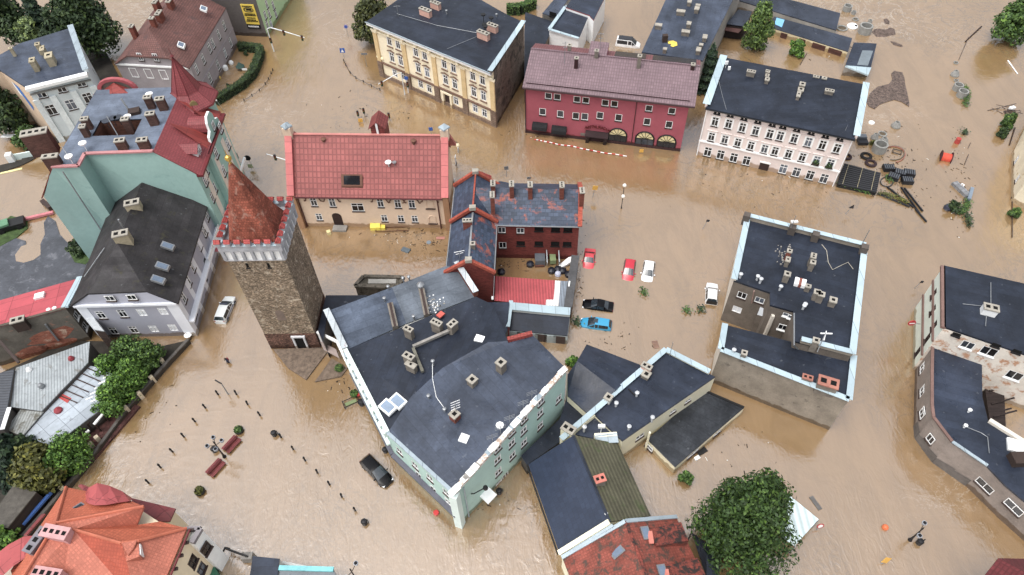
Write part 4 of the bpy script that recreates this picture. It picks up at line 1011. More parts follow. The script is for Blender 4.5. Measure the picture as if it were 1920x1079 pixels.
# ------------------------------------------------------------------ grey block with light court (east of the car park)
def build_block():
 WALL = M('grey_roughcast', (142, 132, 118), .95, var=.22, sc=.5, rgb2=(96, 90, 82), amt=.6, bump=.4)
 PALE = M('pale_facade', (214, 206, 192), .85, var=.1)
 COURT = M('brown_grey_court', (110, 100, 90), .92, var=.2, sc=.6)
 B = Bld('grey_block', 'grey roughcast block with black roof, light court and pale blue parapet sheets', 'building', (36, 56))
 z = 8.6; zl = 7.2
 g = lambda u, v, h=z: G(u, v, h)
 nw, ne, se, c4, c3, c2, c1, w0 = g(1401, 411), g(1620, 466), g(1597, 666), g(1490, 640), g(1487.5, 584), g(1444, 572), g(1444, 549), g(1376, 526)
 rz = math.atan2(ne.y - nw.y, ne.x - nw.x)
 pts = [nw, w0, c1, c2, c3, c4, se, ne]
 B.roof(pts, FELTB, .3, ang=rz)
 xy = lambda p: (p.x, p.y)
 wz = z - .28
 B.wall(xy(nw), xy(w0), -1.2, wz, PALE); B.wall(xy(ne), xy(nw), -1.2, wz, PALE); B.wall(xy(se), xy(ne), -1.2, wz, PALE)
 win = px([(543, 627, 1.2, 1.2, 'white'), (510, 722, 1.2, 1.2, 'sheet'), (662, 660, 1.2, 1.1, 'white')], 1240, 380)
 B.wall(xy(w0), xy(c1), -1.2, wz, COURT, win); B.wall(xy(c1), xy(c2), -1.2, wz, COURT)
 B.wall(xy(c2), xy(c3), -1.2, wz, COURT, px([(838, 757, .7, .7, 'pale'), (873, 767, .7, .7, 'pale'), (818, 838, 1.1, 1.1, 'pale')], 1240, 380)); B.wall(xy(c3), xy(c4), -1.2, wz, COURT); B.wall(xy(c4), xy(se), -1.2, wz, COURT)
 # parapets
 B.parapet(xy(nw), xy(ne), z, .75, .45, WALL, ZWHITE, .7); B.parapet(xy(ne), xy(se), z, .25, .5, PALE, ZWHITE, .8); B.parapet(xy(nw), xy(w0), z, .2, .5, PALE, ZWHITE, .8)
 s0 = g(1500, 641); B.parapet(xy(s0), xy(se), z, .6, .45, WALL, ZWHITE, .7)
 for u, v in ((1402, 397), (1488, 420), (1532, 433), (1624, 457)):
  p = g(u, v + 3, z + 1.5); m = MB(); m.box((p.x, p.y, z - .5), (.9, .9, 1.8), M('dark_pier', (86, 78, 72), .9, var=.2), rz); B.extra('parapet_pier', m)
 # lower wing
 q = [G(1359, 609, zl), G(1351, 657, zl), G(1591, 751, zl), G(1600, 668, zl), G(1487, 642, zl)]
 B.roof(q, FELTB, .25, ang=rz)
 B.wall(xy(q[0]), xy(q[1]), -1.2, zl - .24, PALE); B.wall(xy(q[1]), xy(q[2]), -1.2, zl - .24, WALL); B.wall(xy(q[2]), xy(q[3]), -1.2, zl - .24, PALE); B.wall(xy(q[4]), xy(q[0]), -1.2, zl - .24, COURT)
 B.parapet(xy(q[0]), xy(q[1]), zl, .2, .45, PALE, ZWHITE, .75); B.parapet(xy(q[1]), xy(q[2]), zl, .2, .45, WALL, ZWHITE, .75); B.parapet(xy(q[2]), xy(q[3]), zl, .2, .45, PALE, ZWHITE, .75)
 # sloping white stair roof in the court, partition
 m = MB(); m.prism([xy(G(*p, 3.5)) for p in ((1427, 570), (1450, 575), (1437, 606), (1416, 600))], -1, [7.4, 7.4, 4.6, 4.6], COURT, M('light_sheet_roof', (178, 184, 190), .4)); B.extra('stair_roof', m)
 m = MB(); p0, p1 = G(1449, 573, 7.6), G(1437, 625, 3.4); m.bar((p0.x, p0.y, -1), (p1.x, p1.y, -1), .35, 8, PALE); B.extra('court_wall', m)
 m = MB(); t0 = g(1412, 545); m.tube([g(1414, 546), G(1408, 575, 4.5)], .1, M('pinkish_pipe', (150, 120, 110), .7)); m.tube([g(1489, 588), g(1489, 648), G(1496, 655, 7.3)], .1, STEEL); B.extra('downpipe', m)
 for u, v, hh, w1, d1, nn, br in ((1481, 470, 1.9, .55, .55, 1, 1), (1478, 486, 1.2, .5, .8, 1, 0), (1526, 479, 1.9, .6, .8, 2, 0), (1525, 491, 1.6, .6, .6, 1, 0), (1477, 513, 1.5, .7, .7, 1, 0), (1533, 547, 1.5, .7, .7, 1, 0), (1541, 551, 1.5, .7, .7, 1, 0), (1516, 536, 1.0, .6, .5, 1, 0), (1563, 562, 1.1, .8, .8, 1, 0), (1531, 638, 1.2, .7, .7, 1, 0)):
  B.chim(u, v, z, hh, w1, d1, rz, nn, BRICKR if br else CHIM)
 B.chim(1396, 661, zl, 1.0, .6, .6, rz, 1); B.chim(1515, 707, zl, .8, 1.1, .6, rz, 2, CHIM, M('brick_cap', (170, 110, 92), .8)); B.chim(1554, 716, zl, 1.3, 2.2, 1.3, rz, 2, CHIM, MATS['brick_cap'])
 for u, v, hh in ((1390, 513, .9), (1422, 517, .9), (1428, 522, 1.0), (1465, 536, .9), (1509, 572, .9), (1511, 569, .8), (1377, 655, .8)): B.vent(u, v, z if v < 640 else zl, hh, .14, M('pale_flue', (190, 194, 198), .4))
 m = MB(); c = g(1499, 533); m.box((c.x, c.y, z), (1.4, 1.2, .5), WHITE, rz); m.box((c.x, c.y, z + .01), (.35, 1.25, .505), M('red_brown_strip', (140, 80, 66), .8), rz); B.extra('roof_hatch', m)
 m = MB(); m.tube([g(1541, 459, z + .05), g(1550, 470, z + .05), g(1553, 492, z + .05), g(1561, 506, z + .05), g(1575, 499, z + .05), g(1590, 492, z + .05), g(1600, 505, z + .05)], .05, M('pale_cable', (170, 164, 150), .8), 4); B.extra('roof_cable', m)
 m = MB(); c = G(1548, 625, z + 3.0); m.tube([(c.x - .7, c.y - 1.2, z + .9), (c.x, c.y, z + 3)], .05, STEEL); m.tube([(c.x - .6, c.y, z + 3), (c.x + .9, c.y + .1, z + 2.7)], .09, WHITE); m.tube([(c.x - .2, c.y - .6, z + 2.4), (c.x + .5, c.y + .7, z + 2.4)], .07, WHITE)
 for u, v in ((1492, 406), (1630, 432)): c = G(u, v, z + 3.5); m.tube([(c.x, c.y, z), (c.x, c.y, z + 3.6)], .05, STEEL)
 c = G(1490, 415, z + 2.4); m.box((c.x, c.y, z + 2.2), (.9, .4, .2), WHITE); B.extra('antenna', m)
 rr = random.Random(3); m = MB()
 for _ in range(34):
  u, v = rr.gauss(1467, 7), rr.gauss(482, 9); p = g(u, v); m.box((p.x, p.y, z), (rr.uniform(.08, .2),) * 3, CONC, rr.random())
 tag(B.extra('chimney_rubble', m), None, None, None, 'stuff')
 B.done()
build_block()

# ------------------------------------------------------------------ tenement at the right edge, with its low curved wing
def build_right():
 MINTW = M('whitish_green_facade', (214, 226, 216), .8, var=.06, sc=.4)
 PEEL = M('peeling_white_plaster', (216, 208, 196), .9, var=.12, sc=.5, rgb2=(186, 138, 104), amt=.52)
 BRN = M('brown_roughcast', (142, 131, 124), .95, var=.18, sc=.5, rgb2=(122, 112, 105), amt=.6, bump=.3)
 GREYP = M('grey_roughcast', (128, 118, 104))
 B = Bld('corner_tenement', 'tenement at the right edge with black roof, whitish front and peeling rear wall', 'building', (63, 53))
 z = 9.4
 nw, sw = G(1770, 498, z), G(1771, 613, z); ne, se = G(2010, 552, z), G(2010, 694, z)
 rz = math.atan2(ne.y - nw.y, ne.x - nw.x); xy = lambda p: (p.x, p.y)
 B.roof([nw, sw, se, ne], FELTB, .3, ang=rz)
 fw = [(u, v, .9, 1.7, 'brown') for u, v in px([(1118, 330), (1112, 440), (1120, 545), (1075, 628), (1010, 720)], 1440, 460)]
 B.wall(xy(nw), xy(sw), -1.2, z - .28, MINTW, fw)
 pw = px([(1272, 600, .9, .5, 'barred'), (1345, 675, 1.4, 1.3, 'pale'), (1488, 718, 1.7, 1.5, 'pale'), (1540, 672, .9, .5, 'barred'), (1680, 714, .9, .5, 'barred'), (1660, 880, 1.7, 1.5, 'pale')], 1440, 460)
 B.wall(xy(sw), xy(se), -1.2, z - .28, PEEL, pw); B.wall(xy(ne), xy(nw), -1.2, z - .28, MINTW)
 m = MB()
 for zz in (3.1, 6.2): m.bar((nw.x, nw.y, zz), (sw.x, sw.y, zz), .4, .3, M('brown_string_course', (120, 92, 84), .8))
 m.bar((nw.x - .1, nw.y, z - .4), (sw.x - .1, sw.y, z - .4), .5, .4, MATS['brown_string_course']); B.extra('cornice', m)
 B.chim(1860, 576, z, 1.2, 1.6, 1.0, rz, 2, WHITE); m = MB(); m.tube([G(1858, 530, z + .1), G(1858, 570, z + .1), G(1850, 590, z + .1), G(1848, 612, z + .1)], .05, STEEL, 4); m.tube([G(1805, 570, z + .1), G(1850, 575, z + .1)], .05, STEEL, 4); B.extra('roof_cable', m)
 # low wing
 zl = 5.2
 rim = [(1748, 640), (1747, 700), (1747, 760), (1750, 783), (1768, 807), (1785, 829), (1820, 853), (1851, 874), (1851, 874), (1885, 910), (1922, 941), (2000, 1008)]
 R = [G(u, v, zl) for u, v in rim]
 inner = [G(2000, 900, zl), G(1920, 832, zl), G(1853, 790, zl), G(1842, 745, zl), G(1841, 670, zl)]
 B.roof(R[:8] + R[9:] + inner, FELT, .25, ang=rz)
 W_ = [(u, v, 1.3, 1.5, 'white') for u, v in ((1729, 690), (1729, 733), (1747, 825), (1763, 807))]
 for i, (p, q) in enumerate(zip(R[:7], R[1:8])): B.wall(xy(p), xy(q), -1.2, zl - .24, BRN, [[W_[0]], [W_[1]], [(1731, 775, 1.2, 1.4, 'white')], [(1746, 823, 1.0, 1.3, 'white')]][i] if i < 4 else ())
 B.wall(xy(R[8]), xy(R[10]), -1.2, zl - .24, BRN, [(1846, 911, 2.0, 1.2, 'white'), (1902, 951, 2.0, 1.2, 'white')])
 B.wall(xy(R[10]), xy(R[11]), -1.2, zl - .24, BRN)
 for i in range(4): B.wall(xy(inner[i]), xy(inner[i + 1]), -1.2, zl - .24, BRN)
 m = MB()
 for i in range(7):
  p, q = R[i], R[i + 1]; e_ = (q - p).normalized() * .1; m.bar((p.x, p.y, zl + .03), (q.x, q.y, zl + .03), .35, .14, ZINC if i > 4 else MATS['brown_string_course'])
 p, q = inner[1], inner[2]; m.bar((p.x, p.y, zl), (q.x, q.y, zl), .5, .4, PALE_); B.extra('parapet', m)
 # stained splash zone of the plinth: a slightly proud render skirt
 m = MB()
 for p, q in zip(R[2:7], R[3:8]):
  dd = Vector((q.x - p.x, q.y - p.y, 0)).normalized(); o = Vector((dd.y, -dd.x, 0)) * .06; m.face([(p + o) * 1 - Vector((0, 0, p.z + 1)), (q + o) - Vector((0, 0, q.z + 1)), (q + o) - Vector((0, 0, q.z - 1.5)), (p + o) - Vector((0, 0, p.z - 1.2))], M('damp_grey_skirt', (104, 98, 94), .9, var=.25))
 B.extra('plinth', m)
 m = MB(); c = G(1914, 858, zl + 1); m.box((c.x, c.y, zl), (1.6, 1.4, 1.0), M('dark_flue', (60, 46, 40), .8)); B.extra('chimney', m)
 m = MB(); c = G(1908, 836, zl + .3); m.box((c.x, c.y, zl), (2.0, 1.6, .3), WHITE, rz); B.extra('roof_hatch', m)
 m = MB(); m.tube([G(1805, 798, zl + .4), G(1840, 812, zl + .1), G(1852, 820, zl + .1), G(1855, 850, zl + .1)], .05, STEEL, 4); B.extra('roof_cable', m)
 for u, v in ((1812, 797), (1820, 768)): B.vent(u, v, zl, .6, .12, WHITE)
 # timber fence clutter in the small court
 m = MB()
 for k in range(6): p = G(1850 + k * 2, 725 + k * 12, 1.0); m.bar((p.x, p.y, 0.4 + k % 2), (p.x + 3.0, p.y + .6, .6 + k % 2), .18, .12, M('dark_boards', (50, 40, 38), .9, 'wood'))
 B.extra('yard_timber', m)
 m = MB(); m.prism([xy(G(u, v, 1.2)) for u, v in ((1843, 700), (1882, 712), (1886, 800), (1856, 792))], -.5, 1.2, MATS['dark_boards']); B.extra('timber_deck', m)
 B.done()
 # stop-like mirror sign on the facade of the tenement
 c = G(1710, 606, 4.5); m = MB(); m.tube([(c.x + 1.2, c.y, 4.2), (c.x, c.y, 4.5)], .05, STEEL); r_ = tag(m.build('street_sign', None, tuple(c)), 'round red sign on an arm by the whitish front of the right tenement', 'sign')
 mm = MB(); mm.tube([c + Vector((0, -.06, 0)), c + Vector((0, .06, 0))], .5, M('sign_red', (190, 30, 40), .5), 14); mm.build('sign_plate', r_, tuple(c)); mm = MB(); mm.box((c.x, c.y - .08, c.z - .08), (.7, .03, .16), WHITE); mm.build('white_bar', r_, tuple(c))
 # far right cream house and dark red roof at the corner
 B = Bld('cream_house', 'sliver of a weathered cream house cut off by the right edge', 'building', (77, 80))
 z = 8; q = [Vector((*G(*t)[:2], z)) for t in ((1926, 228), (1897, 290), (1896, 379), (1975, 425), (2010, 250))]
 PE2 = M('weathered_cream_plaster', (226, 214, 186), .9, var=.12, sc=.5, rgb2=(176, 142, 92), amt=.58)
 xy = lambda p: (p.x, p.y)
 B.roof(q, FELT, .3)
 for p, w_ in ((0, []), (1, [(1906, 300, .9, 1.4, 'white'), (1908, 335, .9, 1.4, 'white')]), (2, [])): B.wall(xy(q[p]), xy(q[p + 1]), -1.2, z - .3, PE2, w_)
 B.done()
 B = Bld('red_roofed_house', 'corner of a house with dark red metal tile roof at the bottom right', 'building', (52, 18))
 T = M('dark_red_metal_tile', (104, 40, 46), .5, 'tile', p=(.4, .6, .75)); z = 6
 r0, r1 = G(1872, 1047, z + 3), G(1990, 1110, z + 3); e0, e1 = G(1838, 1090, z), G(1960, 1160, z)
 B.roof([r0, r1, e1, e0], T, .2); f0, f1 = G(1920, 1048, z), G(2000, 1090, z); B.roof([r0, r1, f1, f0], T, .2)
 B.part('wall').prism([xy(e0), xy(e1), xy(f1), xy(f0)], -1, z - .3, PE2); B.part('wall').face([e0, f0, r0], PE2)
 B.done()
PALE_ = M('pale_facade', (214, 206, 192), .85, var=.1)
build_right()
xy = lambda p: (p[0], p[1])
# ------------------------------------------------------------------ mint green corner house in the middle, black roofs
def build_mint():
 MINT = M('mint_render', (170, 204, 196), .8, var=.07, sc=.4, rgb2=(150, 188, 180), amt=.62)
 PALE = M('pale_mint_trim', (212, 230, 226), .7, var=.06)
 B = Bld('mint_corner_house', 'mint green corner house with large black felt roofs and crumbling brick parapet', 'building', (-4, 46))
 S = G(851, 925, 8.7); W = G(727, 812, 8.1); E = G(1062, 692, 10.8); Nn = G(998, 628, 10.8); K = G(648, 657, 8.0)
 c1, c2, c3, c4 = G(770, 745, 8.9), G(830, 690, 9.7), G(915, 642, 10.5), G(952, 640, 10.6)
 b1, b2 = G(925, 572, 9.6), G(893, 557, 9.2)
 up = lambda p, h=0: Vector((p.x, p.y, p.z + h))
 C = [W, S, E, Nn, c4, c3, c2, c1]
 rzs = math.atan2(E.y - S.y, E.x - S.x)
 m = B.part('roof'); m.ang = rzs
 cen = (S + E + Nn + c2) / 4
 m.slab([W, S, E, Nn, c4, c3, c2, c1], .3, FELTG)
 m2 = B.part('dark_roof'); m2.slab([K, W, c1, c2, c3, c4, b1, b2], .3, FELTB)
 # SW front: upper windows, ground floor under a dark cornice
 su = px([(175, 235), (280, 330), (380, 415), (490, 515)], 700, 779); sl = px([(203, 322), (303, 400), (403, 497), (503, 583)], 700, 779)
 B.wall(xy(W), xy(S), -1.2, (W.z - .3, S.z - .3), MINT, [(u, v + 2, 1.0, 1.3, 'white') for u, v in su] + [(u, v, 1.0, 1.4, 'white') for u, v in sl])
 B.wall(xy(K), xy(W), -1.2, 7.7, MINT, [(641, 672, 1, 1.5, 'white'), (664, 714, 1, 1.5, 'white'), (690, 760, 1, 1.5, 'white'), (712, 800, 1, 1.5, 'white')])
 cols = [(1013, 751, 23.5, 3, 0), (981.5, 784, 23, 3, .5), (958.5, 808, 23, 3, 1.2), (932, 838.6, 23.2, 4, 1.2), (1047.5, 748, 12, 1, 0)]
 ws = [(u + dx * k, v + dv * k, 1.05, 1.5, 'white') for u, v, dv, n, dx in cols for k in range(n)] + [(948, 893, 1.0, 1.3, 'white')]
 B.wall(xy(S), xy(E), -1.2, (S.z - .3, E.z - .3), MINT, ws)
 B.wall(xy(E), xy(Nn), -1.2, E.z - .3, MINT); B.wall(xy(Nn), xy(c4), -1.2, 10.3, MINT); B.wall(xy(c4), xy(b1), -1.2, (10.3, 9.3), MINT); B.wall(xy(b1), xy(b2), -1.2, 8.9, MINT)
 # parapets
 def along(a, b, t): return a + (b - a) * t
 BRK = M('crumbling_brick', (188, 164, 146), .9, var=.3, sc=1.6, rgb2=(226, 226, 222), amt=.46)
 m = MB(); m.bar(up(S, .02), up(E, .02), .55, .5, BRK)
 rr = random.Random(5)
 for k in range(26):
  t = rr.random(); p = along(S, E, t); m.box((p.x, p.y, p.z + .5), (rr.uniform(.5, 1.5), rr.uniform(.45, .75), rr.uniform(.05, .16)), rr.choice([WHITE, WHITE, WHITE, ZINC, CONC, WHITE, BRK]), rzs + rr.uniform(-.05, .05))
 B.extra('brick_parapet', m)
 m = MB(); m.bar(up(K, .02), up(W, .02), .5, .28, PALE); m.bar(up(W, -.1), up(S, -.1), .4, .2, ZINC); B.extra('eaves_trim', m)
 # eaves ornaments on the west front: stepped pale blocks
 m = MB(); dW = (W - K).normalized(); nW = Vector((dW.y, -dW.x, 0)).normalized()
 for k in range(12):
  p = along(K, W, (k + .5) / 12) + nW * .25; m.box((p.x, p.y, 7.0), (.7, .35, .9), PALE if k % 3 else ZINC, math.atan2(dW.y, dW.x))
 m.bar((K.x + nW.x * .3, K.y + nW.y * .3, 5.4), (W.x + nW.x * .3, W.y + nW.y * .3, 5.4), .45, .3, PALE); m.bar((K.x + nW.x * .3, K.y + nW.y * .3, 2.9), (W.x + nW.x * .3, W.y + nW.y * .3, 2.9), .5, .3, M('dark_cornice', (92, 92, 104), .7))
 B.extra('front_moulding', m)
 dS = (S - W); dS.z = 0; dS.normalize(); nS = Vector((dS.y, -dS.x, 0))
 m = MB(); o = nS * .3; m.bar((W.x + o.x, W.y + o.y, 2.9), (S.x + o.x, S.y + o.y, 2.9), .55, .35, MATS['dark_cornice']); B.extra('shop_cornice', m)
 m = MB(); m.box((S.x, S.y, -1.2), (.9, .9, 9.6), PALE, rzs + rad(45) * 0 + .35); B.extra('corner_pilaster', m)
 m = MB(); dE = (E - S); dE.z = 0; dE.normalize(); nE = Vector((dE.y, -dE.x, 0)); p = S + dE * 1.3 + nE * .12; m.tube([(p.x, p.y, 8), (p.x, p.y, -1)], .08, ZINC); B.extra('downpipe', m)
 # wall lamp on a curved bracket, white canopy
 p = along(S, E, .12) + nE * .5; m = MB(); m.tube([(p.x - nE.x * .5, p.y - nE.y * .5, 4.6), (p.x, p.y, 5.4), (p.x + nE.x * .4 + dE.x * 1.3, p.y + nE.y * .4 + dE.y * 1.3, 5.3)], .07, BLACK); q = (p.x + dE.x * 1.4 + nE.x * .4, p.y + dE.y * 1.4 + nE.y * .4, 4.8); m.lathe(q, [(.1, 0), (.3, .2), (.28, .5), (.05, .7)], BLACK, 8); B.extra('wall_lamp', m)
 x, z = GP(910, 938, xy(S), xy(E)); p = Vector((S.x, S.y, 0)) + dE * x; m = MB(); h = .75
 m.slab([p - dE * h + Vector((0, 0, 1.9)), p + dE * h + Vector((0, 0, 1.9)), p + dE * h + nE * 1.3 + Vector((0, 0, 1.7)), p - dE * h + nE * 1.3 + Vector((0, 0, 1.7))], .1, WHITE); B.extra('door_canopy', m)
 # roof furniture
 rb = math.atan2(c1.y - W.y, c1.x - W.x)
 for u, v, zr, hh, w1, d1, n in ((765, 616, 8.9, 1.5, 1.1, .6, 2), (818, 604, 9.2, 1.5, 1.3, .7, 3), (848, 606, 9.3, 1.5, .75, 1.1, 2), (766, 667, 9.0, 1.4, .7, 1.3, 2), (770, 683, 8.9, 1.0, .6, 1.3, 1)):
  B.chim(u, v, zr, hh, max(w1, d1), min(w1, d1), rzs + (0 if u > 840 else rad(100)), n)
 for u, v, zr, hh in ((939, 679, 10.3, 1.7), (885, 711, 9.7, 1.2), (852, 776, 9.3, 1.2)): B.chim(u, v, zr, hh, .9, .9, rzs, 1, CHIM if u != 852 else BRICKR)
 m = MB(); a = G(783, 652, 9.0); m.bar(G(775, 652, 8.95), G(843, 622, 9.3), .35, .4, CONC); m.bar(G(775, 655, 8.95), G(793, 699, 9.0), .35, .35, M('mossy_concrete', (110, 108, 96), .9, var=.3)); B.extra('roof_upstand', m)
 [B.skylight(u, v, 8.7, 1.35, 1.9, rzs, (0.06, .06), WHITE, M('pale_sky_glass', (132, 152, 176), .2, spec=.5)) for u, v in ((727, 764), (746, 753))]; B.skylight(899, 636, 10.2, .9, 1.1, rzs + rad(20), (.05, .05), WHITE, WHITE)
 for u, v in ((873, 711), (870, 823), (950, 682)): B.skylight(u, v, 9.4 if u != 870 else 9.2, 1.0, 1.0, rzs + rad(20), (.03, .06), WHITE, M('white_hatch', (226, 224, 212), .5), name='roof_hatch')
 for u, v, zr in ((803, 741, 9.1), (833, 766, 9.2), (811, 676, 9.5), (889, 707, 9.7)): B.vent(u, v, zr, .8)
 m = MB(); m.tube([G(811, 680, 9.7), G(811, 710, 9.5), G(818, 745, 9.4), (G(835, 768, 9.4))], .035, WHITE, 5); B.extra('roof_cable', m)
 m = MB(); c = G(853, 758, 12); m.tube([(c.x, c.y, 9.4), (c.x, c.y, 12)], .05, STEEL)
 for k in range(4): m.tube([(c.x - .5, c.y - .2 + k * .12, 11.0 + k * .3), (c.x + .5, c.y + .2 + k * .12, 11.0 + k * .3)], .035, WHITE)
 for t in (.5, .62, .7, .35, .42):
  p = along(S, E, t); m.tube([(p.x - .3, p.y + .4, p.z), (p.x - .3, p.y + .4, p.z + 2.2)], .03, STEEL, 4)
  for k in range(3): m.tube([(p.x - .9, p.y + .2, p.z + 1.4 + k * .3), (p.x + .3, p.y + .6, p.z + 1.4 + k * .3)], .025, STEEL, 4)
 c = G(937, 795, 11); m.lathe((c.x, c.y, 9.6), [(.05, 0), (.05, .8), (.42, .95), (.46, 1.1)], WHITE, 8); B.extra('antenna', m)
 m = MB(); c = G(826, 590, 9.4); m.box((c.x, c.y, 9.25), (.9, .7, .2), M('red_plastic', (196, 84, 70), .5), rzs); B.extra('roof_crate', m)
 # low red coping on the north corner
 m = MB(); m.bar(up(c4, .02), up(Nn, .02), .5, .5, CO_()); B.extra('brick_coping', m)
 B.done()
 # older neighbour with flat grey roof
 X = Bld('grey_roofed_house', 'house between the brick tower and mint house with patched grey felt roof', 'building', (-15, 58))
 z = 7.6; q = [G(613, 584, z), G(835, 499.5, z), G(857, 499, z), G(893, 556, z), G(648, 657, z)]
 PL = M('pale_wall', (206, 208, 204), .85, var=.12)
 X.part('wall').prism([xy(p) for p in q], -1.2, z - .25, PL)
 X.roof([q[0], G(735, 539, z), G(762, 607, z), q[4]], M('wet_felt', (72, 82, 98), .3, 'felt', var=.25, p=(3, 1)), .25, ang=.4); X.roof([G(735, 539, z), q[1], q[2], q[3], G(762, 607, z)], M('worn_grey_felt', (84, 92, 102), .5, 'felt', var=.25), .25, ang=.4)
 X.parapet(q[0], q[4], z, .45, .55, PL, M('flaking_zinc', (186, 196, 202), .4, 'sheet', p=(1.1, 30), var=.2, rgb2=(150, 96, 82), amt=.62), .8); X.parapet(q[2], q[3], z, .9, .6, BRICKR, MATS['flaking_zinc'], .8)
 a1 = math.atan2(q[1].y - q[0].y, q[1].x - q[0].x)
 for (u0, v0), (u1, v1) in (((731, 568), (741, 612)), ((789, 537), (800, 590))):
  p, r = G(u0, v0, z + .9), G(u1, v1, z + .9); m = MB(); m.bar((p.x, p.y, z - .1), (r.x, r.y, z - .1), .75, 1.0, CHIM); m.bar((p.x, p.y, z + .902), (r.x, r.y, z + .902), .32, .05, SILL)
  if u0 == 789: m.lathe((p.x, p.y, z + .9), [(.5, 0), (.5, .35), (.1, .7)], STEEL, 8)
  X.extra('long_chimney', m)
 for u, v in ((755, 520), (766, 518), (727, 536), (720, 558), (775, 592)): X.vent(u, v, z, .9, .12)
 m = MB(); rr = random.Random(2)
 for _ in range(46): u, v = rr.gauss(812, 9), rr.gauss(572, 9); p = G(u, v, z); m.box((p.x, p.y, z), (rr.uniform(.08, .22), rr.uniform(.08, .22), .08), rr.choice([WHITE, CHCAP]), rr.random() * 3)
 o = X.extra('scattered_chips', m); o['kind'] = 'stuff'
 X.done()
 # low link roofs, white porch frame, ruin
 X = Bld('link_building', 'low dark roofed link between the brick tower and the grey roofed house', 'building', (-24, 60))
 q = [G(611, 554, 4), G(690, 554, 4), G(640, 580, 4), G(612, 600, 4), G(606, 640, 4), G(596, 620, 4)]
 X.part('wall').prism([xy(p) for p in q], -1, 3.8, M('dark_plaster', (84, 78, 74), .9)); X.roof(q, FELTB, .2); X.done()
 X = Bld('porch', 'white timber framed porch squeezed between tower and mint house', 'porch', xy(G(620, 650)))
 m = X.part('frame'); T_ = [G(595, 624, 3.2), G(632, 642, 3.2), G(650, 680, 3.2), G(640, 690, 3.0)]
 m.bar(T_[0], T_[1], .35, .3, WHITE); m.bar(T_[1], T_[2], .3, .3, WHITE)
 for p in T_[:3]: m.bar((p.x, p.y, -1), (p.x, p.y, 3.2), .25, .25, WHITE, up=(1, 0, 0))
 X.part('roof').slab([G(600, 640, 2.0), G(630, 655, 2.0), G(636, 672, 1.6), G(606, 655, 1.6)], .12, M('brownish_sheet', (140, 124, 118), .6)); X.done()
 X = Bld('ruined_shed', 'roofless ruined shed of dark stained concrete in the flooded yard', 'ruin', xy(G(710, 537)))
 RU = M('stained_concrete', (94, 88, 78), .95, var=.35, sc=.6, rgb2=(60, 56, 48), amt=.5); z = 2.4
 q = [G(666, 538, z), G(682, 520, z), G(757, 522, z), G(745, 541, z)]; X.part('wall').prism([xy(p) for p in q], -1, z, RU)
 m = X.part('roof_slab')
 for (a, b) in ((0, 1), (1, 2), (2, 3), (3, 0)): m.bar(q[a] + Vector((0, 0, .003)), q[b] + Vector((0, 0, .003)), .5, .35, RU)
 for k in range(4): p = G(697 + k * 13, 527.5, z + .12); m.box((p.x, p.y, z + .003), (1.0, .8, .12), M('pale_slab', (150, 148, 142), .9, var=.25)); 
 X.done()
def CO_(): return M('red_coping', (160, 66, 58), .7, 'tile', p=(.4, .3))
build_mint()

